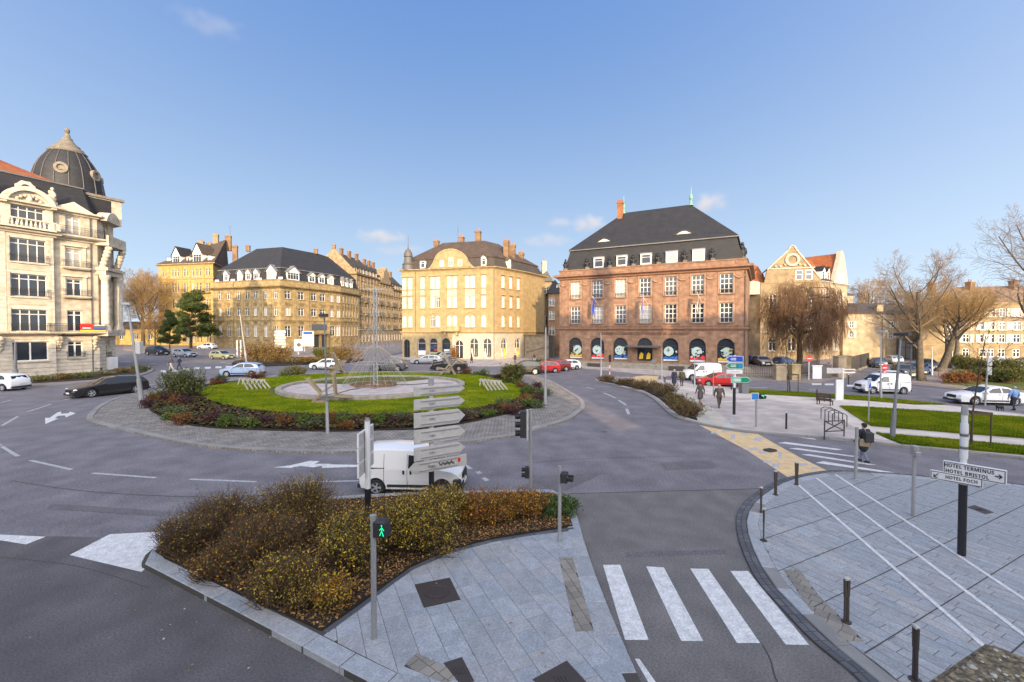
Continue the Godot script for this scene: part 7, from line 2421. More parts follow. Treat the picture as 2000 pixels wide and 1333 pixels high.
func person(label: String, at: Vector3, yaw_deg: float, stride: float, top: Color, legs: Color, coat := 0.0, hair := Color(0.05,0.035,0.025), h := 1.72, bulk := 1.0, group := "", hat := false) -> Node3D:
	var skin_c := Color(0.50,0.30,0.21)
	var shoe := Color(0.025,0.022,0.02)
	var bones := []
	var hip := 0.92
	for s in [-1.0,1.0]:
		var f: float = stride * s * 0.5
		var hp := Vector3(0, hip, s * 0.09)
		var kn := Vector3(f * 0.55 + 0.03,0.49 + absf(f) * 0.02, s * 0.095)
		var an := Vector3(f - (0.06 if f < 0 else 0.0),0.09 + (0.07 if f < -0.05 else 0.0), s * 0.09)
		bones.append([hp, kn,0.095 * bulk,0.062, legs])
		bones.append([kn, an,0.06,0.043, legs])
		bones.append([an, an + Vector3(0.15,-0.045 - (0.02 if f < -0.05 else 0.0), s * 0.015),0.045,0.036, shoe])
		bones.append([an, an + Vector3(-0.04,-0.04,0),0.045,0.042, shoe])
		if coat > 0:
			bones.append([Vector3(0, hip + 0.05, s * 0.07), Vector3(f * 0.35, hip - coat, s * 0.10),0.135 * bulk,0.15 * bulk, top])
		var sh := Vector3(0,1.42, s * 0.19 * bulk)
		var el := Vector3(-f * 0.28 - 0.02,1.14, s * 0.26 * bulk)
		var wr := el + Vector3(-f * 0.35 + 0.07,-0.23, -s * 0.02)
		bones.append([sh, el,0.066 * bulk,0.052 * bulk, top])
		bones.append([el, wr,0.05 * bulk,0.037, top])
		bones.append([wr, wr + Vector3(0.012,-0.09,0),0.034,0.032, skin_c])
	bones.append([Vector3(0, hip,-0.05), Vector3(0, hip,0.05),0.125 * bulk,0.125 * bulk, top if coat > 0 else legs])
	bones.append([Vector3(0, hip + 0.06,0), Vector3(0.0,1.22,0),0.125 * bulk,0.14 * bulk, top])
	bones.append([Vector3(0,1.22,-0.05), Vector3(0,1.36,-0.08),0.12 * bulk,0.105 * bulk, top])
	bones.append([Vector3(0,1.22,0.05), Vector3(0,1.36,0.08),0.12 * bulk,0.105 * bulk, top])
	bones.append([Vector3(0,1.42,-0.12), Vector3(0,1.42,0.12),0.075,0.075, top])
	bones.append([Vector3(-0.01,1.42,0), Vector3(0.01,1.53,0),0.058,0.052, skin_c])
	bones.append([Vector3(0.012,1.57,0), Vector3(0.005,1.64,0),0.072,0.085, skin_c])
	bones.append([Vector3(0.085,1.585,0), Vector3(0.095,1.572,0),0.016,0.014, skin_c])
	for s in [-1.0,1.0]:
		bones.append([Vector3(0.0,1.59, s * 0.085), Vector3(0.0,1.61, s * 0.088),0.012,0.014, skin_c])
	var st := B.new()
	st.colored = true
	skin(bones,0.026,0.035, st)
	st.col = skin_c
	for s in [-1.0,1.0]:
		var f: float = stride * s * 0.5
		var el := Vector3(-f * 0.28 - 0.02,1.14, s * 0.26 * bulk)
		var w := el + Vector3(-f * 0.35 + 0.082,-0.31, -s * 0.02)
		for i in 4:
			var q := w + Vector3((i - 1.5) * 0.018,0,0)
			st.tube([q, q + Vector3(0.004,-0.04 - 0.006 * (2 - absi(i - 1)), -s * 0.006), q + Vector3(0.006,-0.065 - 0.01 * (2 - absi(i - 1)), -s * 0.022)], [0.0095,0.009,0.007],5)
		st.tube([w + Vector3(0.03,0.04,0), w + Vector3(0.055,0.005, -s * 0.008), w + Vector3(0.05,-0.025, -s * 0.015)], [0.011,0.01,0.008],5)
	var o := thing("person", label, "person", at, deg_to_rad(yaw_deg), group)
	o.scale = Vector3.ONE * (h / 1.73)
	part("body", st, M["skin_cloth"], o)
	var hb := B.new()
	hb.colored = true
	hb.col = hair
	hb.ball(Vector3(-0.022,1.645,0), Vector3(0.098,0.096,0.098),12,8)
	if hat:
		hb.ball(Vector3(-0.005,1.69,0), Vector3(0.115,0.07,0.11),10,6)
	part("hair", hb, M["skin_cloth"], o)
	var fb := B.new()
	fb.colored = true
	fb.col = Color(0.02,0.015,0.012)
	for s in [-1.0,1.0]:
		fb.ball(Vector3(0.078,1.605, s * 0.032), Vector3(0.012,0.008,0.014),6,4)
	fb.col = Color(0.3,0.1,0.08)
	fb.ball(Vector3(0.076,1.545,0), Vector3(0.012,0.007,0.024),6,4)
	part("face_features", fb, M["skin_cloth"], o)
	return o
func people() -> void:
	var black := Color(0.03,0.03,0.034)
	var navy := Color(0.02,0.024,0.04)
	person("person in beige trousers and dark jacket stepping over the far left crossing", Vector3(-42.73,0.797,-56.94),180,0.72, Color(0.10,0.09,0.09), Color(0.50,0.42,0.32),0.0)
	person("person in dark blue clothes striding ahead on the far left crossing", Vector3(-42.67,0.812,-58.27),190,0.66, Color(0.03,0.04,0.10), navy,0.0)
	person("person in a long navy coat standing before the podium, left of the pair", Vector3(15.52,0.416,-43.42),100,0.06, navy, black,0.42, Color(0.45,0.42,0.38))
	person("person in an olive jacket standing at the right of the pair before the podium", Vector3(16.26,0.413,-43.44),80,0.14, Color(0.09,0.075,0.02), Color(0.05,0.045,0.05),0.0)
	person("person in a dark knee length coat walking on the pale cycle path", Vector3(13.93,0.313,-33.54),96,0.55, Color(0.085,0.065,0.06), Color(0.30,0.17,0.13),0.34)
	person("grey haired person in a dark brown jacket walking towards the viewer on the path", Vector3(14.58,0.293,-31.9),265,0.42, Color(0.10,0.075,0.06), Color(0.075,0.055,0.045),0.0, Color(0.42,0.40,0.38),1.75,1.15)
	var w := person("person in a black coat with a black rucksack and tan bag on the right crossing", Vector3(15.04,0.153,-19.34),100,0.45, Color(0.012,0.022,0.018), Color(0.16,0.17,0.22),0.22, Color(0.02,0.016,0.014),1.70,1.12, "", true)
	var bag := one("shoulder_bag", B.new(), M["timber"], "tan shoulder bag carried by the person on the right crossing", "bag", w.position)
	var bb := B.new()
	bb.slab(Vector3(-0.12,0.92,0.2), Vector3(0.12,0.3,0.34),0.03,1.0)
	bb.tube([Vector3(-0.1,1.05,0.3), Vector3(-0.02,1.45,0.1), Vector3(0.05,1.3,-0.15)], [0.012,0.012,0.012],5)
	bag.mesh = bb.mesh()
	var rk := B.new()
	rk.slab(Vector3(0.0,1.18,0.24), Vector3(0.34,0.44,0.2),0.06)
	one("rucksack", rk, M["black_plastic"], "black rucksack on the back of the person on the right crossing", "bag", w.position)
	person("stout person in a light blue jacket walking a small dog at the right edge", Vector3(35.17,0.209,-31.76),94,0.12, Color(0.16,0.27,0.47), navy,0.0, Color(0.3,0.29,0.28),1.72,1.3)
	person("person in a red scarf and dark coat on a scooter outside the bridal shop", Vector3(-6.19,0.789,-69.52),20,0.2, Color(0.09,0.03,0.05), navy,0.2)
	person("person in black standing at the shop door behind the lamp post", Vector3(0.46,0.746,-68),150,0.3, black, navy,0.1)
	person("person in pale trousers near the garden railings", Vector3(3.42,0.746,-69.05),30,0.3, black, Color(0.6,0.58,0.55),0.0)
	person("person seated low at the red kiosk table across the right road", Vector3(36.85,0.435,-52.91),120,0.1, Color(0.35,0.02,0.03), black,0.0)
	var d := thing("dog", "small black dog beside the man in the blue jacket", "dog", Vector3(34.14,0.213,-31.73), deg_to_rad(185))
	var c := Color(0.015,0.014,0.014)
	var bones := [[Vector3(-0.2,0.27,0), Vector3(0.0,0.27,0),0.085,0.08, c], [Vector3(0,0.27,0), Vector3(0.17,0.29,0),0.085,0.1, c], [Vector3(0.18,0.32,0), Vector3(0.27,0.42,0),0.07,0.055, c], [Vector3(0.27,0.43,0), Vector3(0.31,0.43,0),0.065,0.055, c], [Vector3(0.32,0.42,0), Vector3(0.40,0.40,0),0.04,0.028, c], [Vector3(-0.24,0.31,0), Vector3(-0.36,0.44,0),0.028,0.014, c]]
	for s in [-1.0,1.0]:
		bones.append([Vector3(0.15,0.26, s * 0.06), Vector3(0.16,0.13, s * 0.06),0.045,0.026, c])
		bones.append([Vector3(0.16,0.13, s * 0.06), Vector3(0.17,0.02, s * 0.06),0.024,0.024, c])
		bones.append([Vector3(-0.2,0.25, s * 0.06), Vector3(-0.17,0.16, s * 0.065),0.055,0.032, c])
		bones.append([Vector3(-0.17,0.16, s * 0.065), Vector3(-0.24,0.1, s * 0.065),0.028,0.02, c])
		bones.append([Vector3(-0.24,0.1, s * 0.065), Vector3(-0.22,0.02, s * 0.065),0.02,0.022, c])
		bones.append([Vector3(0.26,0.48, s * 0.045), Vector3(0.25,0.53, s * 0.055),0.025,0.012, c])
	var db := B.new()
	db.colored = true
	skin(bones,0.016,0.02, db)
	part("body", db, M["skin_cloth"], d)
# ---- trees and shrubs --------------------------------------------------------------
func limb(bs: Array, p: Vector3, d: Vector3, len: float, r: float, lv: int, q: Dictionary) -> void:
	var n: int = q.segs[lv]
	var pts := [p]
	var rad := [r]
	var tip: float = 0.35 if lv < q.top else 0.25
	var dir := d
	for i in n:
		dir = (dir + Vector3(rng.randf_range(-1,1), rng.randf_range(-1,1), rng.randf_range(-1,1)) * q.wig[lv] + Vector3.UP * q.up[lv]).normalized()
		pts.append(pts[-1] + dir * len / n)
		rad.append(maxf(lerpf(r, r * tip, float(i + 1) / n), q.thinnest))
	var b: B = bs[0] if lv < q.split else bs[1]
	b.tube(pts, rad, q.sides[lv], false)
	if lv >= q.top:
		return
	var k: int = q.kids[lv]
	for i in k:
		var t := lerpf(q.from[lv],1.0, (i + rng.randf_range(0.1,0.9)) / k)
		var f := t * n
		var j := mini(int(f), n - 1)
		var at: Vector3 = (pts[j] as Vector3).lerp(pts[j + 1], f - j)
		var ax: Vector3 = (pts[j + 1] - pts[j]).normalized()
		var side := ax.cross(Vector3.UP if absf(ax.y) < 0.95 else Vector3.RIGHT).normalized().rotated(ax, i * 2.4 + rng.randf() * 1.2)
		var cd := (ax * cos(q.ang[lv]) + side * sin(q.ang[lv])).normalized()
		var l: float = len * q.len[lv] * rng.randf_range(0.75,1.2) * (1.15 - 0.45 * t)
		limb(bs, at, cd, l, lerpf(r, r * tip, t) * q.thin[lv], lv + 1, q)
func bare(h: float, kind: String) -> Dictionary:
	var q := {"segs": [6,6,5,4,3], "wig": [0.05,0.13,0.17,0.2,0.22], "up": [0.06,0.07,0.05,0.04,0.03], "sides": [9,6,5,3,3], "kids": [10,8,8,7,0], "from": [0.35,0.2,0.15,0.1,0], "ang": [0.75,0.75,0.75,0.75,0.7], "len": [0.62,0.52,0.5,0.5,0.5], "thin": [0.46,0.5,0.5,0.55,0.5], "split": 2, "top": 4, "thinnest": 0.009}
	if kind == "weeping":
		q.merge({"up": [0.03,-0.05,-0.20,-0.50,-0.5], "wig": [0.16,0.2,0.2,0.12,0.14], "len": [0.46,0.6,0.95,0.45,0.6], "kids": [20,11,10,5,0], "from": [0.36,0.15,0.1,0.1,0], "ang": [1.05,0.9,0.8,0.5,0.5], "segs": [6,6,7,7,3], "thin": [0.5,0.5,0.45,0.6,0.5], "thinnest": 0.013}, true)
	elif kind == "far":
		q.merge({"kids": [10,9,8,8,0], "sides": [6,4,3,3,3], "from": [0.25,0.2,0.15,0.1,0], "len": [0.62,0.55,0.5,0.5,0.5], "thinnest": 0.016}, true)
	elif kind == "pollard":
		q.merge({"kids": [12,9,8,7,0], "from": [0.5,0.3,0.15,0.1,0], "ang": [0.8,0.7,0.65,0.6,0.6], "len": [0.8,0.52,0.45,0.5,0.5], "up": [0.0,0.12,0.1,0.06,0.03], "thin": [0.42,0.5,0.5,0.55,0.5], "wig": [0.1,0.2,0.2,0.2,0.2]}, true)
	elif kind == "young":
		q.merge({"kids": [9,6,0,0,0], "top": 2, "split": 1, "from": [0.45,0.2,0.1,0.1,0], "len": [0.32,0.4,0.5,0.5,0.5], "sides": [6,4,3,3,3]}, true)
	return q
func tree(label: String, at: Vector3, trunk_h: float, r: float, kind: String, bark := "bark", twig := "bark", lean := Vector3.UP, sd := 1, group := "") -> Node3D:
	rng.seed = 100 + sd
	var bs := [B.new(), B.new()]
	limb(bs, Vector3(0,-0.15,0), lean.normalized(), trunk_h, r,0, bare(trunk_h, kind))
	var o := thing("bare_tree", label, "tree", at,0.0, group)
	var flare := bs[0] as B
	flare.lathe([Vector2(r * 1.55,-0.15), Vector2(r * 1.2,0.15), Vector2(r * 1.02,0.6)],9)
	part("trunk", bs[0], M[bark], o)
	part("crown", bs[1], M[twig], o)
	return o
func leaves(b: B, c: Vector3, r: Vector3, n: int, size: float, cols: Array, hollow := 0.45, flat := false) -> void:
	b.colored = true
	for i in n:
		var d := Vector3(rng.randfn(), rng.randfn(), rng.randfn()).normalized()
		if flat:
			d.y = absf(d.y)
		var k := pow(rng.randf(),0.5) * (1.0 - hollow) + hollow
		var p := c + d * r * k
		var a := Vector3(rng.randfn(), rng.randfn(), rng.randfn()).normalized()
		var e := a.cross(d).normalized()
		var s := size * rng.randf_range(0.6,1.4)
		var col: Color = cols[rng.randi() % cols.size()]
		b.col = col * rng.randf_range(0.7,1.3)
		b.tri(p - e * s * 0.5, p + e * s * 0.5, p + a * s * 1.3)
func bush(called: String, label: String, at: Vector3, r: Vector3, stems: int, stem_c: Color, nleaf: int, size: float, cols: Array, group := "", category := "shrub") -> Node3D:
	var o := thing(called, label, category, at,0.0, group)
	var st := B.new()
	st.colored = true
	var lf := B.new()
	lf.colored = true
	var lump: Array[Vector3] = []
	for i in 7:
		lump.append(Vector3(rng.randf_range(-0.55,0.55) * r.x,0, rng.randf_range(-0.55,0.55) * r.z))
	for i in stems:
		var base := lump[i % 7] * rng.randf_range(0.6,1.1) + Vector3(rng.randfn() * 0.07,-0.05, rng.randfn() * 0.07)
		var d := Vector3(rng.randf_range(-1,1) * r.x * 0.55, r.y * rng.randf_range(0.6,1.08), rng.randf_range(-1,1) * r.z * 0.55)
		var tip := base + d
		var over := Vector2(tip.x / r.x, tip.z / r.z).length()
		tip.y *= clampf(1.25 - 0.5 * over * over,0.3,1.0)
		var mid := base.lerp(tip,0.5) + Vector3(rng.randfn(), rng.randfn(), rng.randfn()) * 0.05
		st.col = stem_c * rng.randf_range(0.6,1.5)
		st.tube([base, mid, tip], [0.011,0.007,0.003],3, false)
		for t in 5:
			var p := base.lerp(tip, rng.randf_range(0.35,1.0))
			var q := p + (d.normalized() * 0.6 + Vector3(rng.randfn(), rng.randfn() * 0.6, rng.randfn()) * 0.5).normalized() * rng.randf_range(0.12,0.34) * minf(r.y,1.2)
			st.tube([p, q], [0.005,0.002],3, false)
			var here := nleaf / (stems * 5)
			if rng.randf() < float(nleaf) / (stems * 5) - here:
				here += 1
			var tint: Color = cols[rng.randi() % cols.size()]
			for k in here:
				var c := p.lerp(q, rng.randf()) + Vector3(rng.randfn(), rng.randfn(), rng.randfn()) * 0.035
				var a := Vector3(rng.randfn(), rng.randfn(), rng.randfn()).normalized()
				var e := a.cross(Vector3(rng.randfn(), rng.randfn(), rng.randfn())).normalized()
				var s := size * rng.randf_range(0.6,1.4)
				lf.col = tint * rng.randf_range(0.6,1.4)
				lf.quad(c, c + (a + e * 0.5) * s * 0.6, c + a * s * 1.4, c + (a - e * 0.5) * s * 0.6)
	part("stems", st, M["twig"], o)
	if lf.v.size():
		part("foliage", lf, M["leafy"], o)
	return o
func plants() -> void:
	tree("tall bare plane tree with forked trunk beside the first parked cars", Vector3(43.97,0.36,-48.75),9.8,0.38, "bare", "bark_grey", "crown_tan", Vector3(-0.06,1,0),3, "plane trees along the side street")
	tree("leaning thick plane tree, second from the street corner", Vector3(56.12,0.431,-59.58),7.6,0.5, "pollard", "bark_grey", "crown_gold", Vector3(0.22,1,0.1),4, "plane trees along the side street")
	tree("plane tree third in the row by the long yellow building", Vector3(61.51,0.459,-64.08),7.2,0.4, "pollard", "bark_grey", "crown_gold", Vector3(0.14,1,0.0),5, "plane trees along the side street")
	tree("farthest plane tree of the row, its trunk in shadow", Vector3(70.29,0.513,-72.22),7.0,0.4, "pollard", "bark_grey", "crown_gold", Vector3(0.08,1,0.1),6, "plane trees along the side street")
	tree("large bare tree whose branches reach in from the right edge", Vector3(51.0,0.3,-42),12.5,0.5, "bare", "bark_grey", "crown_grey", Vector3(-0.02,1,0.0),12)
	tree("weeping tree with brown hanging twigs before the red roofed house", Vector3(39.37,0.529,-62.39),11.6,0.40, "weeping", "bark", "crown_brown", Vector3(0.10,1,0.05),8)
	tree("spare young tree tied to a timber frame on the right lawn", Vector3(22.51,0.154,-22.19),5.6,0.05, "young", "bark", "bark", Vector3(-0.02,1,0),9)
	tree("spare young tree in a timber frame beyond the narrow grass strip", Vector3(24.31,0.339,-39.69),5.0,0.05, "young", "bark", "bark", Vector3.UP,10)
	tree("small bare tree between the shrubs and the bank", Vector3(-38.19,0.955,-72.93),4.0,0.08, "young", "bark", "bark", Vector3.UP,11)
	var far := tree("round bare tree on the rise, left of the long walled house", Vector3(71,5.0,-114),11.5,0.42, "far", "bark", "crown_gold", Vector3.UP,20, "bare trees on the rise behind the roofs")
	var lab := ["second bare tree on the rise, tall and close to the red gable", "third bare tree on the rise with a broad crown", "fourth bare tree on the rise above the gateway", "fifth bare tree on the rise near the plane trees", "lone bare tree showing between the yellow house and the red building"]
	var k := 0
	for p in [[Vector3(80,5.0,-118),1.0], [Vector3(90,5,-115),0.9], [Vector3(99,4,-115),0.8], [Vector3(87,5,-126),1.1], [Vector3(4.6,4,-114),1.05]]:
		dup(far, "bare_tree", lab[k], p[0], k * 1.3 + 0.6, "bare trees on the rise behind the roofs").scale = Vector3.ONE * p[1]
		k += 1
	k = 0
	for p in [[Vector3(-101,1.2,-108),1.25, "largest bare tree at the edge of the far left park"], [Vector3(-110,1.3,-112),1.45, "bare park tree nearest the ornate corner house"], [Vector3(-99,1.4,-122),1.3, "bare park tree standing over the yellow lodge"], [Vector3(-88,1.4,-112),0.6, "small bare park tree beside the tall yellow house"], [Vector3(-125,1.4,-128),1.3, "bare park tree glimpsed behind the ornate corner house"], [Vector3(-108,1.4,-136),1.45, "bare park tree at the back of the far left park"]]:
		dup(far, "bare_tree", p[2], p[0], k * 1.7 + 0.3, "bare trees in the far left park").scale = Vector3.ONE * p[1]
		k += 1
	rng.seed = 51
	var pg := Vector3(-77.04,1.507,-109)
	var pine := thing("pine_tree", "spreading dark green pine tree before the ochre bank building", "tree", pg)
	var tb := B.new()
	tb.tube([Vector3(0,-0.2,0), Vector3(0.1,3,0), Vector3(-0.3,6,0.2), Vector3(0.6,9,0), Vector3(1.0,12.4,0)], [0.34,0.27,0.22,0.15,0.04],8)
	var nb := B.new()
	for i in 70:
		var y := rng.randf_range(2.9,12.8)
		var a := rng.randf() * TAU
		var reach := lerpf(5.4,1.3, (y - 3.4) / 9.2) * rng.randf_range(0.55,1.1)
		var c := Vector3(0.07 * y, y,0)
		var e := c + Vector3(cos(a) * reach, rng.randf_range(-0.2,1.0), sin(a) * reach)
		tb.tube([c, c.lerp(e,0.5) + Vector3(0,0.2,0), e], [0.07,0.05,0.02],4, false)
		leaves(nb, e, Vector3(1.2,0.75,1.2),460,0.17, [Color(0.055,0.075,0.025), Color(0.085,0.105,0.035), Color(0.03,0.045,0.018)],0.1)
		leaves(nb, c.lerp(e,0.6), Vector3(0.9,0.6,0.9),260,0.17, [Color(0.045,0.062,0.02), Color(0.07,0.085,0.028)],0.1)
	part("trunk", tb, M["bark"], pine)
	part("crown", nb, M["leafy"], pine)
	var p2 := dup(pine, "pine_tree", "slim companion pine trunk with a small dark crown left of the big pine", Vector3(-69.99,1.302,-92.93),2.0)
	p2.scale = Vector3(0.42,0.62,0.42)
	rng.seed = 61
	var dark := Color(0.095,0.062,0.034)
	var olive := [Color(0.48,0.36,0.045), Color(0.32,0.27,0.04), Color(0.58,0.37,0.035), Color(0.22,0.21,0.04), Color(0.40,0.22,0.03)]
	var rust := [Color(0.46,0.19,0.03), Color(0.52,0.26,0.03), Color(0.28,0.11,0.03), Color(0.2,0.16,0.03)]
	var few := [Color(0.36,0.26,0.04), Color(0.2,0.12,0.035), Color(0.16,0.09,0.04)]
	for q in [["dark twiggy shrub at the left tip of the planted bed", Vector3(-7.92,0.153,-11.01),0.9,0.95,420,1300, few], ["dark brown shrub behind the left tip shrub", Vector3(-7.54,0.162,-11.96),1.3,1.1,620,2600, few], ["dark russet shrub in the middle of the bed's left half", Vector3(-5.75,0.139,-10.52),1.15,1.1,760,2800, few + rust], ["tall thin twigged shrub at the back left of the bed", Vector3(-5.81,0.161,-12.48),1.2,1.35,620,3200, few + olive], ["low brown shrub with yellow tufts along the left kerb", Vector3(-4.69,0.122,-9.35),0.85,0.85,460,2600, few + olive], ["low russet shrub along the left kerb near the tip", Vector3(-6.56,0.14,-10.3),0.8,0.65,380,1900, few + rust], ["small rusty shrub at the front point of the bed", Vector3(-3.74,0.115,-9.1),0.6,0.5,260,2200, rust + olive], ["olive shrub right before the white and black signpost", Vector3(-3.73,0.131,-10.58),0.95,1.15,560,5200, olive], ["broad yellow green shrub in the middle behind the signal post", Vector3(-2.65,0.139,-11.64),1.25,1.2,760,8600, olive], ["yellow green shrub at the right of the broad one", Vector3(-1.93,0.147,-12.67),0.9,1.05,480,4800, olive], ["rust red shrub right of the yellow green shrubs", Vector3(-0.76,0.15,-13.35),1.1,0.75,520,5400, rust], ["orange brown shrub near the traffic light pole", Vector3(0.31,0.15,-13.72),0.9,0.62,420,4000, rust]]:
		bush("shrub", q[0], q[1] + Vector3(0,0.14,0), Vector3(q[2], q[3], q[2] * 0.85), q[4], dark if q[6] != olive else Color(0.07,0.05,0.03), q[5] * 8 / 5,0.036, q[6], "shrubs in the refuge bed")
	bush("ground_cover_plant", "green juniper mat at the right corner of the planted bed", Vector3(1.33,0.147,-13.8) + Vector3(0,0.12,0), Vector3(0.75,0.4,0.8),300, Color(0.05,0.06,0.03),5200,0.05, [Color(0.06,0.10,0.03), Color(0.09,0.13,0.04)], "", "plant")
	var bedp := PackedVector2Array([Vector2(-8.88,-11.2), Vector2(-9.12,-11.81), Vector2(-9.09,-12.7), Vector2(-8.79,-13.71), Vector2(-7.16,-14.35), Vector2(-5.03,-14.79), Vector2(-2.57,-15.13), Vector2(0,-15.34), Vector2(1.39,-15.3), Vector2(1.66,-14.64), Vector2(1.71,-13.92), Vector2(1.72,-12.77), Vector2(0.56,-12.38), Vector2(-0.54,-11.99), Vector2(-1.55,-11.39), Vector2(-2.4,-10.55), Vector2(-3.11,-9.11), Vector2(-3.541,-8.316), Vector2(-4.67,-8.902), Vector2(-6.51,-9.85), Vector2(-8.21,-10.77)])
	litter(bedp,26000,0.165, [Color(0.27,0.145,0.055), Color(0.17,0.085,0.035), Color(0.36,0.20,0.08), Color(0.10,0.05,0.025), Color(0.14,0.11,0.03)],0.03,0.05)
	rng.seed = 71
	var ring := [Vector2(-24.12,-31.05), Vector2(-20.72,-28.02), Vector2(-17.93,-26.45), Vector2(-15.75,-25.82), Vector2(-13.88,-25.59), Vector2(-12.04,-25.37), Vector2(-10.33,-25.4), Vector2(-8.7,-25.68), Vector2(-7.04,-25.97), Vector2(-5.34,-26.27), Vector2(-3.64,-26.86), Vector2(-2.22,-28.07), Vector2(-0.84,-29.73), Vector2(0.53,-31.59), Vector2(1.8,-34.6), Vector2(2.2,-37.7), Vector2(1.8,-40.6), Vector2(1,-44.1), Vector2(-0.4,-48.2), Vector2(-2.9,-51.5), Vector2(-6,-53), Vector2(-26.7,-35.4), Vector2(-25.45,-33.06), Vector2(-28.3,-39.5), Vector2(-28.5,-42.1), Vector2(-28,-44.4), Vector2(-27.2,-48.2), Vector2(-25.1,-50.7)]
	var kinds := [["low purple leaved plant", Color(0.05,0.025,0.03), [Color(0.06,0.03,0.035), Color(0.08,0.045,0.04)]], ["grey green lavender clump", Color(0.06,0.06,0.04), [Color(0.10,0.13,0.05), Color(0.08,0.10,0.05)]], ["dry russet perennial", Color(0.12,0.06,0.03), [Color(0.20,0.09,0.03), Color(0.14,0.07,0.03)]], ["green leafy perennial", Color(0.05,0.06,0.02), [Color(0.08,0.13,0.025), Color(0.11,0.15,0.03)]]]
	var pk := 0
	for p in ring:
		for s in 3:
			var q: Array = kinds[(pk * 7 + s * 3) % 4]
			var w: Vector2 = p + Vector2(rng.randf_range(-1.2,1.2), rng.randf_range(-0.7,0.7))
			bush("bed_plant", q[0] + " among the mixed plants on the " + ("near side" if p.y > -30 else ("far side" if p.y < -50 else ("left end" if p.x < -14 else "right end"))) + " of the ring bed", g3(w.x, w.y,0.14), Vector3(rng.randf_range(0.5,0.9), rng.randf_range(0.35,0.8), rng.randf_range(0.5,0.8)),46, q[1],620,0.075, q[2], "plants in the ring bed round the lawn", "plant")
			pk += 1
	bush("shrub", "tall grey green shrub at the left end of the ring bed", Vector3(-25.19,0.482,-34.66) + Vector3(0,0.12,0), Vector3(1.9,2.2,1.4),240, Color(0.06,0.045,0.03),5200,0.11, [Color(0.10,0.12,0.045), Color(0.14,0.15,0.06), Color(0.07,0.08,0.03)])
	bush("shrub", "bushy green shrub at the right end of the ring bed", Vector3(0,0.493,-44.84) + Vector3(0,0.12,0), Vector3(1.7,1.8,1.3),220, Color(0.06,0.045,0.03),5200,0.11, [Color(0.10,0.11,0.03), Color(0.14,0.12,0.03), Color(0.07,0.08,0.03)])
	bush("shrub", "rusty grass clump left of the white car behind the lawn", Vector3(-24.3,0.655,-50.73) + Vector3(0,0.12,0), Vector3(1.6,1.1,0.9),160, Color(0.2,0.14,0.06),2200,0.11, [Color(0.20,0.17,0.06), Color(0.13,0.14,0.05)])
	var bedr := PackedVector2Array([Vector2(-24.52,-30.85), Vector2(-22.81,-28.94), Vector2(-19.65,-26.56), Vector2(-17.14,-25.28), Vector2(-13.96,-24.71), Vector2(-11.03,-24.41), Vector2(-8.84,-24.44), Vector2(-7.26,-24.71), Vector2(-5.25,-25.11), Vector2(-2.9,-26.45), Vector2(-1.06,-28.56), Vector2(0.38,-30.28), Vector2(1.64,-32.21), Vector2(2.2,-34.2), Vector2(2.5,-36.6), Vector2(2,-40), Vector2(0.9,-38.2), Vector2(0.6,-35.3), Vector2(-0.55,-32.57), Vector2(-2.42,-30.58), Vector2(-4.63,-29.31), Vector2(-7.66,-28.27), Vector2(-10.77,-28.05), Vector2(-14.14,-28.46), Vector2(-17.56,-29.9), Vector2(-20.41,-31.72), Vector2(-23,-34), Vector2(-26.1,-37.5), Vector2(-29.1,-38.5), Vector2(-27.1,-34.4)])
	litter(bedr,26000,0.2, [Color(0.06,0.035,0.03), Color(0.045,0.025,0.03), Color(0.07,0.08,0.025), Color(0.12,0.07,0.03), Color(0.05,0.065,0.02)],0.11,0.14)
	for q in [["hazy brown shrub mass before the bank, left part", Vector3(-37.91,0.9,-68),3.2,3.0], ["brown shrub mass before the bank, middle part", Vector3(-34.55,0.888,-68.16),2.6,2.6], ["red brown low hedge before the bank entrance", Vector3(-30.39,0.863,-67.44),3.6,1.0], ["clipped green shrub left of the mast", Vector3(-32.09,0.971,-76.59),2.6,1.9], ["loose brown shrub beside the mast", Vector3(-26.91,0.916,-73.51),3.2,2.4]]:
		bush("shrub", q[0], q[1], Vector3(q[2], q[3],1.6),260, Color(0.13,0.085,0.045),4200,0.15, [Color(0.16,0.12,0.04), Color(0.12,0.10,0.04), Color(0.17,0.08,0.03)] if not "green" in q[0] else [Color(0.06,0.08,0.02), Color(0.09,0.10,0.03)], "shrubs on the island before the bank")
	k = 0
	for q in [Vector3(9.76,0.475,-46.77), Vector3(10.93,0.436,-43.65), Vector3(11.96,0.409,-41.57), Vector3(12.62,0.386,-39.68), Vector3(12.68,0.355,-36.85), Vector3(12.33,0.324,-33.94), Vector3(11.79,0.295,-31.07), Vector3(11.32,0.273,-28.96)]:
		bush("shrub", ["lowest", "small russet", "second russet", "greenish", "tallest grey brown", "twiggy brown", "dense brown", "nearest, sprawling brown"][k] + " shrub in the kerbside bed along the cycle path", q + Vector3(0,0.15,0), Vector3(1.15,0.6 + 0.1 * (k % 5),0.9),180, Color(0.12,0.08,0.055),1900,0.07, [Color(0.15,0.11,0.04), Color(0.11,0.10,0.03), Color(0.13,0.08,0.04)], "shrubs along the cycle path")
		k += 1
	k = 0
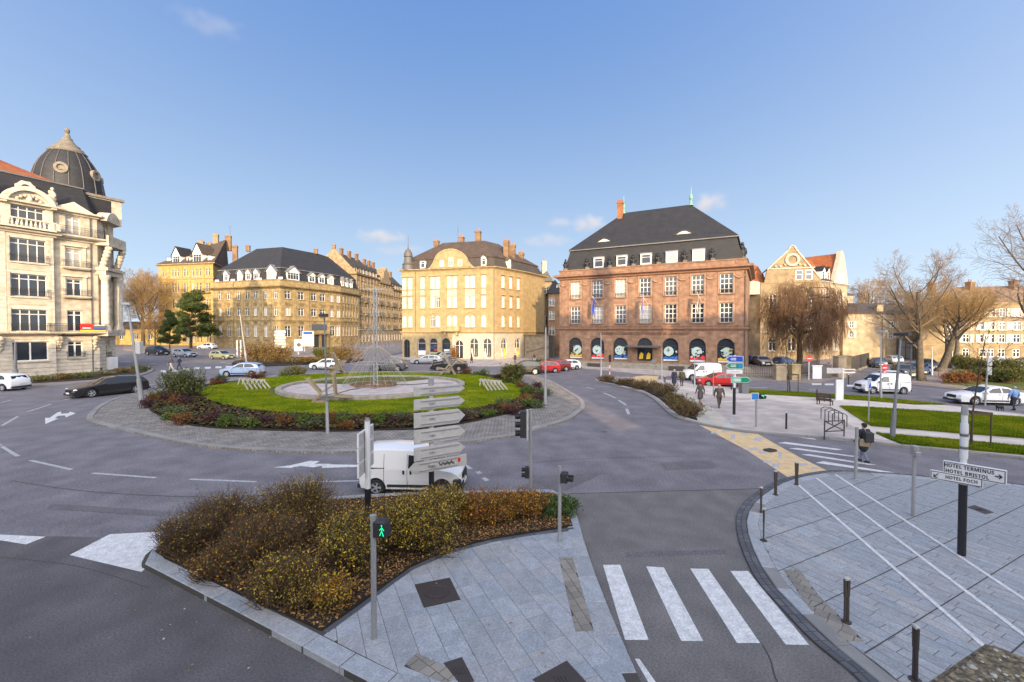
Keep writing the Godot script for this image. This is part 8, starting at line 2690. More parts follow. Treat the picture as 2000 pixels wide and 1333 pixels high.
	for q in [Vector3(-46.64,0.681,-44.97), Vector3(-46.29,0.698,-46.67), Vector3(-45.49,0.71,-48.05), Vector3(-45.52,0.737,-50.48), Vector3(-45.66,0.768,-53.18), Vector3(-46.58,0.811,-56.78)]:
		bush("bed_plant", ["yellowish", "rusty", "leafy green", "silver grey", "reddish", "green"][k] + " low plant in the strip bed under the ornate corner house", q + Vector3(0,0.12,0), Vector3(1.5,0.6,0.8),110, Color(0.12,0.09,0.05),1500,0.09, [[Color(0.22,0.19,0.06)], [Color(0.24,0.12,0.04)], [Color(0.10,0.15,0.03)], [Color(0.22,0.22,0.15)], [Color(0.22,0.09,0.04)], [Color(0.09,0.12,0.03)]][k] + [Color(0.12,0.13,0.04)], "plants under the corner house", "plant")
		k += 1
	k = 0
	for q in [Vector3(45.89,0.325,-46.26), Vector3(50.51,0.337,-48.96), Vector3(50.58,0.317,-47.23), Vector3(53.5,0.316,-48.17), Vector3(62.78,0.43,-61.91), Vector3(64.07,0.395,-59.23), Vector3(66.96,0.475,-67.54)]:
		bush("shrub", ["russet round", "dark green clipped", "broad green", "olive", "low green", "long green hedge like", "yellow green"][k] + " shrub in the garden before the long yellow building", q + Vector3(0,0.1,0), Vector3(2.4,1.1 + 0.1 * k,1.5),200, Color(0.1,0.06,0.04),4800,0.12, [Color(0.18,0.08,0.03), Color(0.14,0.06,0.03)] if k == 0 else [Color(0.045,0.065,0.02), Color(0.07,0.085,0.025), Color(0.10,0.10,0.03)], "shrubs in the right hand garden")
		k += 1
	bush("shrub", "small clipped green shrub beside the garden wall railings", Vector3(4.43,0.704,-65.58), Vector3(2.6,1.0,0.8),120, Color(0.05,0.05,0.02),2600,0.12, [Color(0.05,0.08,0.02)])
	bush("shrub", "potted rusty topiary by the villa door", Vector3(-9.47,0.856,-74.42), Vector3(0.9,2.4,0.7),90, Color(0.15,0.07,0.03),1500,0.1, [Color(0.26,0.12,0.03)])
func litter(pp: PackedVector2Array, n: int, h: float, cols: Array, size: float, lift := 0.02) -> void:
	var b := B.new()
	b.colored = true
	var lo := pp[0]
	var hi := pp[0]
	for p in pp:
		lo = lo.min(p)
		hi = hi.max(p)
	var got := 0
	for i in n * 4:
		var p := Vector2(rng.randf_range(lo.x, hi.x), rng.randf_range(lo.y, hi.y))
		if got >= n or not Geometry2D.is_point_in_polygon(p, pp):
			continue
		got += 1
		var c := g3(p.x, p.y, h + rng.randf() * lift)
		var a := rng.randf() * TAU
		var s := size * rng.randf_range(0.6,1.5)
		b.col = cols[rng.randi() % cols.size()] * rng.randf_range(0.7,1.4)
		var u := Vector3(cos(a), rng.randf_range(-0.2,0.7), sin(a)) * s
		var w := Vector3(-sin(a), rng.randf_range(-0.3,0.5), cos(a)) * s * 0.6
		b.tri(c - w, c + w, c + u)
		b.tri(c - w, c - u * 0.7, c + w)
	struct("ground_cover", b, M["leafy"], "stuff")
# ---- street furniture ----------------------------------------------------------------
func tube_part(called: String, o: Node3D, p: Vector3, q: Vector3, r0: float, r1: float, mat: String, sides := 12) -> MeshInstance3D:
	var b := B.new()
	b.tube([p, q], [r0, r1], sides)
	return part(called, b, M[mat], o)
func board(o: Node3D, t: Transform3D, w: float, h: float, tip: float, mat: String, edge := "white_paint", called := "sign_panel") -> Node3D:
	var s := signf(tip) if tip != 0 else 1.0
	var pp := PackedVector2Array([Vector2(-s * w * 0.5, -h * 0.5), Vector2(s * (w * 0.5 - absf(tip)), -h * 0.5), Vector2(s * w * 0.5,0), Vector2(s * (w * 0.5 - absf(tip)), h * 0.5), Vector2(-s * w * 0.5, h * 0.5)])
	var b := B.new()
	b.plate(pp,-0.05,0.0, t)
	var n := part(called, b, M[edge], o)
	var f := B.new()
	var q := PackedVector2Array()
	for p in pp:
		q.append(Vector2(p.x * (1 - 0.07 * h / w * 2), p.y * 0.86))
	f.plate(q,0.0,0.006, t)
	part("panel_face", f, M[mat], n)
	return n
func lettering(n: Node3D, t: Transform3D, s: String, size: float, at: Vector2, mat: String, z := 0.008, squeeze := 1.0, bold := true) -> void:
	part("lettering", text_mesh(s, size,0.006, bold), M[mat], n, t * Transform3D(Basis().scaled(Vector3(squeeze,1,1)), Vector3(at.x, at.y, z)))
func signal_head(o: Node3D, at: Vector3, yaw: float, n: int, s: float, lit := -1) -> void:
	var t := Transform3D(Basis(Vector3.UP, yaw), at)
	var b := B.new()
	b.slab(t.origin, Vector3(0.2,0.30 * n,0.28) * s,0.02, yaw)
	var h := part("signal_head", b, M["black_plastic"], o)
	for i in n:
		var y := (n * 0.5 - 0.5 - i) * 0.29 * s
		var v := B.new()
		v.lathe([Vector2(0.12,0), Vector2(0.125,0.17), Vector2(0.115,0.17), Vector2(0.11,0)],12, Vector3.ZERO, PI * 1.25, -PI * 0.125)
		part("visor", v, M["black_plastic"], h, t * Transform3D(Basis(Vector3(0,0,-1), PI * 0.5) * Basis(Vector3.UP, -PI * 0.5), Vector3(0.1 * s, y,0)).scaled_local(Vector3.ONE * s))
		var l := B.new()
		l.ball(Vector3.ZERO, Vector3(0.02,0.095,0.095) * s,10,6)
		part("lens", l, M["signal_green" if i == lit else "car_glass"], h, t * Transform3D(Basis(), Vector3(0.105 * s, y,0)))
func mast(label: String, foot: Vector3, top: Vector3, r: float, head: String, category := "street lamp", group := "") -> Node3D:
	var o := thing("street_lamp", label, category, foot,0, group)
	var d := top - foot
	tube_part("base", o, Vector3(0,-0.1,0), d * 0.28, r * 1.7, r * 1.4, "steel" if head != "dark" or r < 0.06 else "steel_dark")
	tube_part("column", o, d * 0.28, d, r, r * 0.6, "steel" if head != "dark" else "steel_dark")
	if head != "none":
		var b := B.new()
		b.slab(d + Vector3(0,0.1,0.1), Vector3(0.42,0.16,0.62),0.03,0.5)
		part("lamp_head", b, M["black_plastic" if head != "pale" else "steel"], o)
	return o
func post_sign(label: String, foot: Vector3, h: float, r := 0.03, mat := "steel") -> Node3D:
	var o := thing("sign_post", label, "sign", foot)
	tube_part("post", o, Vector3(0,-0.1,0), Vector3(0, h,0), r, r, mat)
	return o
func round_plate(o: Node3D, at: Vector3, r: float, mat: String, called := "sign_disc") -> MeshInstance3D:
	var b := B.new()
	var c := PackedVector2Array()
	for i in 20:
		c.append(Vector2(cos(TAU * i / 20), sin(TAU * i / 20)) * r)
	b.plate(c,0,0.02, Transform3D(Basis(), at))
	return part(called, b, M[mat], o)
func furniture() -> void:
	rng.seed = 81
	var s1 := thing("direction_sign", "tall stack of six blank grey direction board backs on a white and black post", "sign", Vector3(-2.49,0.163,-13.96))
	tube_part("post_foot", s1, Vector3(0,-0.1,0), Vector3(0,1.32,0),0.085,0.085, "black_paint")
	tube_part("post", s1, Vector3(0,1.32,0), Vector3(0,4.15,0),0.075,0.075, "sign_back")
	tube_part("post_cap", s1, Vector3(0,3.95,0), Vector3(0,4.19,0),0.088,0.088, "steel")
	for i in 6:
		var y: float = [3.82,3.42,2.95,2.44,1.92,1.50][i]
		var h: float = [0.28,0.32,0.44,0.43,0.40,0.36][i]
		var t := Transform3D(Basis(Vector3.UP,0.60), Vector3(0.28 if i < 5 else 0.22, y,0.10 - 0.16))
		var n := board(s1, t,1.72 if i < 5 else 1.95, h,0.24 if i < 5 else -0.2, "sign_back", "sign_back")
		var b := B.new()
		b.box(Vector3(0, y,0.03), Vector3(0.2,0.07,0.2),0.6)
		part("bracket", b, M["steel"], n)
		for s in [-0.3,0.3]:
			var rl := B.new()
			rl.boxt(t * Transform3D(Basis(), Vector3(0, s * h,0.016)), Vector3(1.3,0.03,0.02))
			part("back_rail", rl, M["steel"], n)
		for s in [-0.07,0.07]:
			var bo := B.new()
			bo.ball(Vector3(s, y,0.14), Vector3.ONE * 0.014,6,4)
			part("bolt", bo, M["zinc_dark"], n)
		if i == 5:
			var g := B.new()
			var last := Vector3.ZERO
			for k in 34:
				var p := t * Vector3(0.0 + k * 0.016,0.05 * sin(k * 1.9) + 0.03 * cos(k * 0.7),0.013)
				if k > 0:
					g.bar(last, p,0.014)
				last = p
			part("graffiti", g, M["black_paint"], n)
			var st := B.new()
			st.boxt(t * Transform3D(Basis(), Vector3(0.70,0.04,0.012)), Vector3(0.09,0.13,0.006))
			part("sticker", st, M["sign_red"], n)
	var s2 := thing("direction_sign", "post with three thick boards seen end on, left of the stacked boards", "sign", Vector3(-3.94,0.152,-12.34))
	tube_part("post_foot", s2, Vector3(0,-0.1,0), Vector3(0,1.35,0),0.085,0.085, "black_paint")
	tube_part("post", s2, Vector3(0,1.35,0), Vector3(0,3.22,0),0.075,0.075, "white_paint")
	tube_part("post_cap", s2, Vector3(0,3.2,0), Vector3(0,3.28,0),0.08,0.05, "steel")
	for i in 3:
		board(s2, Transform3D(Basis(Vector3.UP, deg_to_rad(91)), Vector3(-0.09, [2.76,2.36,1.96][i],-0.2)),1.35,0.37,0.0, "sign_back", "white_paint")
	var g1 := thing("pedestrian_signal", "grey pedestrian signal post showing a green walking figure, before the shrubs", "traffic light", Vector3(-2.5,0.099,-8.12))
	tube_part("post", g1, Vector3(0,-0.05,0), Vector3(0,2.36,0),0.05,0.05, "steel",16)
	tube_part("post_cap", g1, Vector3(0,2.3,0), Vector3(0,2.39,0),0.06,0.06, "steel",16)
	var hb := B.new()
	hb.slab(Vector3(0.16,2.17,0.02), Vector3(0.24,0.30,0.2),0.04,-0.25)
	var hp := part("signal_head", hb, M["black_plastic"], g1)
	var man := B.new()
	var mt := Transform3D(Basis(Vector3.UP,-0.25), Vector3(0.19,2.16,0.125))
	man.ball(mt * Vector3(0,0.085,0.0), Vector3(0.018,0.02,0.008),8,5)
	for q in [[0,0.06,0,-0.01,0.028], [0,-0.01,0.035,-0.1,0.02], [0,-0.01,-0.04,-0.095,0.02], [0.0,0.05,0.045,0.0,0.014], [0.0,0.05,-0.045,0.0,0.014]]:
		man.bar(mt * Vector3(q[0], q[1],0), mt * Vector3(q[2], q[3],0), q[4],0.01)
	part("green_figure", man, M["signal_green"], hp)
	var t1 := thing("traffic_light", "tall grey traffic light pole with black heads turned left, at the back of the bed", "traffic light", Vector3(0.6,0.16,-14.72))
	tube_part("post", t1, Vector3(0,-0.05,0), Vector3(0,3.1,0),0.055,0.05, "steel",16)
	var bk := B.new()
	bk.box(Vector3(-0.1,2.6,0), Vector3(0.05,0.95,0.3))
	part("backplate", bk, M["sign_back"], t1)
	signal_head(t1, Vector3(-0.24,2.62,0), PI,3,0.95)
	signal_head(t1, Vector3(-0.12,1.05,0), PI,2,0.62)
	var t2 := thing("traffic_light", "short grey pole with a single black signal hood on the right corner of the refuge", "traffic light", Vector3(1.25,0.125,-11.84))
	tube_part("post", t2, Vector3(0,-0.05,0), Vector3(0,2.14,0),0.05,0.045, "steel",16)
	signal_head(t2, Vector3(0.12,1.85,0.02),-0.3,1,0.85)
	var p1 := thing("signal_post", "plain thick grey post at the far edge of the hotel pavement by the crossing", "post", Vector3(12.93,0.135,-17.01))
	tube_part("post", p1, Vector3(0,0,0), Vector3(0.03,2.05,0),0.055,0.055, "steel",14)
	tube_part("foot", p1, Vector3(0,0.05,0), Vector3(0,0.09,0),0.13,0.13, "steel",14)
	var p2 := thing("signal_post", "slim grey post topped with a small sensor box, middle of the hotel pavement", "post", Vector3(12.21,0.102,-13.72))
	tube_part("post", p2, Vector3(0,0,0), Vector3(0,2.05,0),0.05,0.045, "steel",14)
	var sb := B.new()
	sb.slab(Vector3(0,2.0,0.05), Vector3(0.17,0.12,0.2),0.02)
	sb.slab(Vector3(0,2.15,0), Vector3(0.16,0.16,0.16),0.02)
	part("sensor", sb, M["steel"], p2)
	var hs := thing("hotel_signpost", "white and black hotel signpost with two lettered arrow boards", "sign", Vector3(11.35,0.08,-11.36))
	tube_part("post_foot", hs, Vector3(0,0.05,0), Vector3(0,1.86,0),0.085,0.085, "black_paint",16)
	tube_part("post", hs, Vector3(0,1.86,0), Vector3(0,3.78,0),0.065,0.065, "white_paint",16)
	tube_part("post_cap", hs, Vector3(0,3.62,0), Vector3(0,3.86,0),0.075,0.06, "steel",16)
	for y in [2.76,3.08]:
		tube_part("collar", hs, Vector3(0, y,0), Vector3(0, y + 0.06,0),0.085,0.085, "steel_dark",16)
	for y in [2.52,2.84,3.16]:
		tube_part("sleeve", hs, Vector3(0, y,0), Vector3(0, y + 0.24,0),0.08,0.08, "white_paint",16)
	for e in [[-0.01,2.25,1.1,0.38,-0.92,0.26], [-0.22,2.02,0.95,0.24,-0.86,0.03]]:
		var t := Transform3D(Basis(Vector3.UP, e[4]), Vector3(e[0], e[1], e[5]))
		var b := B.new()
		b.boxt(t * Transform3D(Basis(), Vector3(0,0,-0.06)), Vector3(e[2], e[3] * 0.86,0.12))
		var n := part("sign_panel", b, M["white_paint"], hs)
		var fr := B.new()
		for s in [-1.0,1.0]:
			fr.boxt(t * Transform3D(Basis(), Vector3(0, s * e[3] * 0.38,0.002)), Vector3(e[2] * 0.97,0.014,0.006))
			fr.boxt(t * Transform3D(Basis(), Vector3(s * e[2] * 0.48,0,0.002)), Vector3(0.014, e[3] * 0.74,0.006))
		part("panel_border", fr, M["black_paint"], n)
		var ar := B.new()
		if e[2] > 1.0:
			lettering(n, t, "HOTEL TERMINUS",0.125, Vector2(-0.09,0.072), "black_paint",0.003,0.84)
			lettering(n, t, "HOTEL BRISTOL",0.125, Vector2(-0.12,-0.072), "black_paint",0.003,0.84)
			for q in [[0.36,0,0.48,0], [0.48,0,0.43,0.05], [0.48,0,0.43,-0.05]]:
				ar.bar(t * Vector3(q[0], q[1],0.004), t * Vector3(q[2], q[3],0.004),0.022)
		else:
			lettering(n, t, "HOTEL FOCH",0.115, Vector2(0.10,0), "black_paint",0.003,0.84)
			for q in [[-0.32,0.05,-0.40,-0.05], [-0.40,-0.05,-0.40,0.02], [-0.40,-0.05,-0.33,-0.05]]:
				ar.bar(t * Vector3(q[0], q[1],0.004), t * Vector3(q[2], q[3],0.004),0.018)
		part("arrow", ar, M["black_paint"], n)
	var proto: Node3D = null
	var bl := ["iron bollard at the back end of the left white line", "iron hoop bollard second along the curved kerb", "iron hoop bollard third along the curved kerb", "iron hoop bollard nearest the crossing on the curved kerb", "iron bollard with pale cap beside the ribbed tiles", "dark bollard at the bottom edge before the stone ledge"]
	var k := 0
	for p in [[Vector3(10.36,0.139,-16.44),0.9], [Vector3(9.01,0.134,-15.43),0.9], [Vector3(7.72,0.123,-13.98),0.85], [Vector3(6.75,0.106,-12.08),0.95], [Vector3(6.5,0.07,-8.72),0.95], [Vector3(6.55,0.054,-7.27),0.98]]:
		var o: Node3D
		if proto == null:
			o = thing("bollard", bl[0], "bollard", p[0],0, "iron bollards on the hotel pavement")
			var b := B.new()
			for s in [-1.0,1.0]:
				b.bar(Vector3(s * 0.035,0,0), Vector3(s * 0.03,0.6,0),0.022,0.05)
				b.bar(Vector3(s * 0.03,0.6,0), Vector3(s * 0.04,0.97,0),0.03,0.06)
			part("strap", b, M["iron_brown"], o)
			var c := B.new()
			c.slab(Vector3(0,0.98,0), Vector3(0.11,0.05,0.07),0.015)
			part("cap", c, M["sign_back"], o)
			tube_part("foot", o, Vector3(0,0.05,0), Vector3(0,0.09,0),0.09,0.09, "iron_brown")
			proto = o
		else:
			o = dup(proto, "bollard", bl[k], p[0], [0,0.3,0.7,0.9,0.2,1.4][k], "iron bollards on the hotel pavement")
		o.scale.y = p[1]
		k += 1
	var sp := thing("bollard", "short round grey post behind the hotel signpost near the road", "bollard", Vector3(16.77,0.112,-16.25))
	tube_part("post", sp, Vector3(0,0,0), Vector3(0,0.75,0),0.055,0.055, "steel_dark")
	for q in [[Vector3(15.35,0.217,-25.34), "slim black post with white top at the edge of the plaza"], [Vector3(14.63,0.419,-43.39), "slim black post beside the grey hatching"], [Vector3(19.9,0.373,-41.14), "short post near the litter bin"], [Vector3(34.04,0.369,-45.89), "short red and white post at the side street corner"]]:
		var o := thing("bollard", q[1], "bollard", q[0])
		tube_part("post", o, Vector3(0,0,0), Vector3(0,1.0,0),0.05,0.05, "black_paint")
		tube_part("cap", o, Vector3(0,1.0,0), Vector3(0,1.1,0),0.05,0.03, "white_paint")
	var gs := thing("direction_sign", "black post carrying blue, green and white arrow boards at the edge of the plaza", "sign", Vector3(14.47,0.267,-29.52))
	tube_part("post_foot", gs, Vector3(0,0,0), Vector3(0,1.85,0),0.09,0.09, "black_paint")
	tube_part("post", gs, Vector3(0,1.85,0), Vector3(0,3.95,0),0.075,0.075, "white_paint")
	for q in [[3.72,1.08,0.40,-0.22, "sign_blue", "A 31"], [3.28,1.08,0.40,-0.22, "sign_green", "NANCY"], [2.9,0.98,0.26,0.0, "white_paint", "Centre"], [2.36,1.25,0.38,0.24, "sign_green", ""]]:
		var t := Transform3D(Basis(Vector3.UP,-0.12), Vector3(-0.06 if q[3] <= 0 else 0.38, q[0],0.12))
		var n := board(gs, t, q[1], q[2], q[3], q[4])
		var bx := B.new()
		bx.boxt(t * Transform3D(Basis(), Vector3(0.34 if q[3] <= 0 else -0.28,0,0.009)), Vector3(0.22 if q[3] <= 0 else 0.55, q[2] * 0.62,0.006))
		if q[4] != "white_paint":
			part("number_panel", bx, M[["sign_blue", "sign_light_blue", "", "paint_teal"][[3.72,3.28,2.9,2.36].find(q[0])]], n)
			for y in [-0.05,0.05]:
				var ln := B.new()
				ln.boxt(t * Transform3D(Basis(), Vector3(-0.08 if q[3] <= 0 else -0.24, y,0.014)), Vector3(0.34,0.045,0.006))
				part("letter_row", ln, M["white_paint"], n)
		else:
			var ln2 := B.new()
			ln2.boxt(t * Transform3D(Basis(), Vector3(0.05,0,0.009)), Vector3(0.6,0.06,0.006))
			part("letter_row", ln2, M["sign_back"], n)
	var bs := thing("traffic_light", "grey post with a small blue sign and a green signal at the cycle crossing", "traffic light", Vector3(13.92,0.228,-25.82))
	tube_part("post", bs, Vector3(0,0,0), Vector3(0,2.0,0),0.06,0.05, "steel")
	board(bs, Transform3D(Basis(), Vector3(-0.12,1.86,0.08)),0.42,0.4,0.0, "sign_light_blue")
	signal_head(bs, Vector3(0.26,1.86,0.02), -PI * 0.4,1,0.95,0)
	var ps := post_sign("blue parking sign on a slim grey post in the right lawn", Vector3(21.29,0.212,-27.04),2.75,0.035)
	var pn := board(ps, Transform3D(Basis(Vector3.UP,0.5), Vector3(0,2.45,0.05)),0.34,0.66,0.0, "sign_blue")
	lettering(pn, Transform3D(Basis(Vector3.UP,0.5), Vector3(0,2.45,0.05)), "P",0.36, Vector2(0,0.08), "white_paint")
	var tot := thing("information_totem", "white upright information panel with a white gallows sign frame at the lawn corner", "sign", Vector3(25.71,0.289,-35.66))
	var tb := B.new()
	tb.slab(Vector3(0,0.85,0), Vector3(0.5,1.7,0.12),0.02)
	part("panel", tb, M["white_paint"], tot)
	tube_part("post", tot, Vector3(0.3,0,0), Vector3(0.3,2.6,0),0.06,0.06, "white_paint")
	var t2b := B.new()
	t2b.slab(Vector3(-0.35,2.4,0), Vector3(1.3,0.42,0.06),0.02)
	part("sign_panel", t2b, M["sign_back"], tot)
	var t3b := B.new()
	t3b.slab(Vector3(0.78,2.25,0), Vector3(0.9,0.1,0.06),0.02)
	t3b.slab(Vector3(0.78,2.5,0), Vector3(0.9,0.07,0.06),0.02)
	part("sign_arm", t3b, M["white_paint"], tot)
	var ba := thing("pedestrian_barrier", "dark metal crossed barrier at the corner of the plaza", "barrier", Vector3(16.75,0.192,-23.52))
	var bb := B.new()
	for q in [[-0.62,0,-0.62,1.0], [0.62,0,0.62,0.98], [-0.62,0.95,0.62,0.93], [-0.62,0.42,0.62,0.4], [-0.62,0.42,0.62,0.93], [-0.62,0.95,0.62,0.4]]:
		bb.bar(Vector3(q[0], q[1], -q[0] * 0.25), Vector3(q[2], q[3], -q[2] * 0.25),0.045)
	part("frame", bb, M["iron"], ba)
	var rk := B.new()
	rk.tube([Vector3(0,0,-0.35), Vector3(0,0.75,-0.35), Vector3(0,0.85,-0.2), Vector3(0,0.85,0.2), Vector3(0,0.75,0.35), Vector3(0,0,0.35)], [0.025,0.025,0.025,0.025,0.025,0.025],6)
	var rkm := rk.mesh()
	k = 0
	for q in [Vector3(19.53,0.23,-28.03), Vector3(19.36,0.224,-27.43), Vector3(19.18,0.219,-26.86), Vector3(18.93,0.212,-26.17)]:
		var o := thing("cycle_stand", ["back", "second", "third", "front"][k] + " hoop of the row of iron cycle stands", "cycle stand", q,0.7, "cycle stands on the plaza")
		part("hoop", rkm, M["iron"], o)
		k += 1
	for q in [[Vector3(24.03,0.29,-35.13),0.9, "curved dark armchair bench at the right of the plaza"], [Vector3(23.01,0.274,-33.31),2.2, "second dark curved bench seat in front of the first"]]:
		var o := thing("bench", q[2], "bench", q[0], q[1])
		for e in [["seat",0.42,0.0,0.1,0.5], ["backrest",0.72,-0.26,0.55,0.07]]:
			for i in 3:
				var b := B.new()
				b.slab(Vector3(0, e[1] + (0.02 if e[0] == "seat" else (i - 1) * 0.17), e[2] + ((i - 1) * 0.16 if e[0] == "seat" else -0.04 * i)), Vector3(1.0,0.04 if e[0] == "seat" else 0.12,0.13 if e[0] == "seat" else 0.04),0.01)
				part(e[0] + "_slat", b, M["bench_wood"], o)
		for s in [-1.0,1.0]:
			var b := B.new()
			b.bar(Vector3(s * 0.42,0,0.2), Vector3(s * 0.42,0.42,0.12),0.05)
			b.bar(Vector3(s * 0.42,0,-0.25), Vector3(s * 0.42,0.98,-0.36),0.05)
			b.bar(Vector3(s * 0.42,0.42,0.2), Vector3(s * 0.42,0.42,-0.3),0.05)
			part("leg", b, M["iron"], o)
	var bin := thing("litter_bin", "square grey litter bin beside the narrow grass strip", "bin", Vector3(19.92,0.349,-38.98))
	var bnb := B.new()
	bnb.slab(Vector3(0,0.5,0), Vector3(0.6,1.0,0.6),0.05)
	part("body", bnb, M["steel_dark"], bin)
	var bnl := B.new()
	bnl.slab(Vector3(0,1.04,0), Vector3(0.66,0.08,0.66),0.03)
	part("lid", bnl, M["zinc_dark"], bin)
	mast("slim dark street lamp leaning right on the lawn corner", Vector3(19.61,0.178,-23.35), Vector3(20.52,5.53,-24),0.075, "dark")
	mast("slender pale lamp column left of the roundabout bed with a box half way up", Vector3(-26.08,0.456,-32), Vector3(-26.57,7.569,-31.5),0.10, "pale")
	var lm := get_node("street_lamp_001")
	var lb := B.new()
	lb.slab(Vector3(-0.05,4.2,0.15), Vector3(0.34,0.85,0.3),0.04)
	part("control_box", lb, M["sign_back"], lm)
	mast("lamp column with black head on the cobbles before the lawn", Vector3(-9.71,0.301,-23.85), Vector3(-10.02,6.537,-24.3),0.055, "dark")
	mast("thick dark grey lamp post before the left bay of the corner house", Vector3(-51.85,0.728,-47.37), Vector3(-50.8,4.702,-46.5),0.16, "none")
	mast("thin leaning lamp column beside the pale blue hatchback", Vector3(-37.17,0.849,-63.71), Vector3(-37.66,8.277,-63),0.10, "none")
	mast("thin grey lamp column at the right end of the island cobbles", Vector3(2.35,0.343,-32.02), Vector3(2.4,6.054,-32.3),0.075, "none")
	mast("thin grey column standing in the kerbside bed near the red and white pole", Vector3(9.52,0.496,-48.52), Vector3(9.78,5.631,-50),0.06, "none")
	mast("thin tall column in the grass strip before the white delivery van", Vector3(29.48,0.281,-36.24), Vector3(29.6,5.677,-36.5),0.06, "pale")
	mast("old style lantern post near the first plane tree", Vector3(40.48,0.345,-46.09), Vector3(39.5,4.484,-45),0.07, "dark")
	mast("dark post between the parked cars and the plane trees", Vector3(50.41,0.398,-54.48), Vector3(50.82,3.882,-55),0.07, "none")
	mast("grey column before the podium, left of the pair of people", Vector3(16.41,0.481,-49.68), Vector3(16.82,3.906,-51),0.05, "none")
	mast("slim grey post behind the walking couple", Vector3(17.07,0.398,-42.4), Vector3(17.69,3.423,-44),0.045, "none")
	mast("short grey post with blue disc right of the walking couple", Vector3(16.66,0.346,-37.49), Vector3(16.42,2.674,-37),0.04, "none")
	var rw := thing("signal_post", "red and white banded pole with a black signal head before the podium", "traffic light", Vector3(10.45,0.492,-48.55))
	for i in 6:
		tube_part("band", rw, Vector3(0, i * 0.33,0), Vector3(0, i * 0.33 + 0.33,0),0.06,0.06, "sign_red" if i % 2 else "white_paint")
	signal_head(rw, Vector3(0,2.4,0.05), -PI * 0.5,3,0.85)
	for q in [[Vector3(32.22,0.413,-49.28),2.6, "red no entry disc on a white post by the side street corner"], [Vector3(36.09,0.34,-44.03),2.1, "red no entry disc on a white post behind the delivery van"]]:
		var o := post_sign(q[2], q[0], q[1],0.045, "white_paint")
		var d := round_plate(o, Vector3(0, q[1] - 0.2,0.05),0.33, "sign_red")
		var b := B.new()
		b.box(Vector3(0, q[1] - 0.2,0.075), Vector3(0.42,0.1,0.012))
		part("bar", b, M["white_paint"], d)
	var pd := post_sign("dark round sign seen from behind, on a slim post before the podium steps", Vector3(16.23,0.509,-52.17),1.9)
	round_plate(pd, Vector3(0,1.75,0.03),0.3, "steel_dark")
	var bigs := thing("direction_sign", "large white and blue direction board before the bank", "sign", Vector3(-44.09,1.259,-98.41))
	for s in [-0.8,0.8]:
		tube_part("post", bigs, Vector3(s,0,0), Vector3(s,4.4,0),0.09,0.09, "steel")
	for q in [[2.9,3.2, "white_paint",0.1], [4.1,0.6, "sign_blue",0.13], [3.3,0.4, "paint_teal",0.13]]:
		var b := B.new()
		b.slab(Vector3(0, q[0], q[3]), Vector3(2.5 if q[1] > 1 else 2.0, q[1],0.1),0.02)
		part("sign_panel", b, M[q[2]], bigs)
	var sg := thing("direction_sign", "stack of grey boards seen from behind in the shrubs before the bank", "sign", Vector3(-38.4,0.98,-75.11))
	tube_part("post", sg, Vector3(0,0,0), Vector3(0,5.0,0),0.1,0.1, "steel_dark")
	for i in 6:
		board(sg, Transform3D(Basis(Vector3.UP,0.3), Vector3(0.15,4.7 - i * 0.5,0.13)),1.7,0.4,0.25 if i % 2 else -0.25, "sign_back", "steel")
	var ad := thing("advertising_panel", "white framed poster stand with a dark round print before the bank", "sign", Vector3(-41.4,1.135,-88.17))
	var adb := B.new()
	adb.slab(Vector3(0,1.9,0), Vector3(1.6,2.2,0.2),0.05)
	part("frame", adb, M["white_paint"], ad)
	tube_part("foot", ad, Vector3(0,0,0), Vector3(0,0.85,0),0.2,0.2, "steel")
	round_plate(ad, Vector3(0.1,2.0,0.11),0.4, "brick_tan", "poster_print")
	var fb := post_sign("small blue sign before the yellow lodge at the far left", Vector3(-109.49,1.945,-137.05),4.2,0.08)
	board(fb, Transform3D(Basis(), Vector3(-0.3,3.6,0.12)),2.2,1.2,0.0, "sign_light_blue")
	for q in [[Vector3(-48.74,1.082,-80.6), "white marker post nearest the olive green car"], [Vector3(-48.12,1.08,-80.64), "thin grey marker post beside the white marker post"]]:
		var o := thing("marker_post", q[1], "post", q[0])
		tube_part("post", o, Vector3(0,0,0), Vector3(0,3.1,0),0.1,0.1, "white_paint")
	var rs := thing("signal_post", "grey pole with sign backs and stickers beside the white saloon car", "post", Vector3(35.29,0.231,-33.81))
	tube_part("post", rs, Vector3(0,0,0), Vector3(0.15,4.0,0),0.06,0.05, "steel")
	for y in [3.3,2.6]:
		var b := B.new()
		b.slab(Vector3(0.2, y,0.06), Vector3(0.35,0.6,0.04),0.01)
		part("sign_back", b, M["steel"], rs)
	k = 0
	for q in [Vector3(22.52,0.152,-22.01), Vector3(24.21,0.336,-39.39)]:
		var o := thing("tree_guard", ["three legged timber tree guard on the right lawn", "timber tree guard beyond the narrow grass strip"][k], "tree guard", q)
		for s in [Vector3(-0.45,0,0.3), Vector3(0.45,0,0.3), Vector3(0,0,-0.45)]:
			tube_part("stake", o, s, s + Vector3(0,1.75,0),0.035,0.035, "bench_wood",6)
		var b := B.new()
		b.bar(Vector3(-0.5,1.7,0.32), Vector3(0.5,1.7,0.32),0.03,0.09)
		b.bar(Vector3(-0.45,1.7,0.3), Vector3(0,1.7,-0.45),0.03,0.09)
		b.bar(Vector3(0.45,1.7,0.3), Vector3(0,1.7,-0.45),0.03,0.09)
		part("rail", b, M["bench_wood"], o)
		k += 1
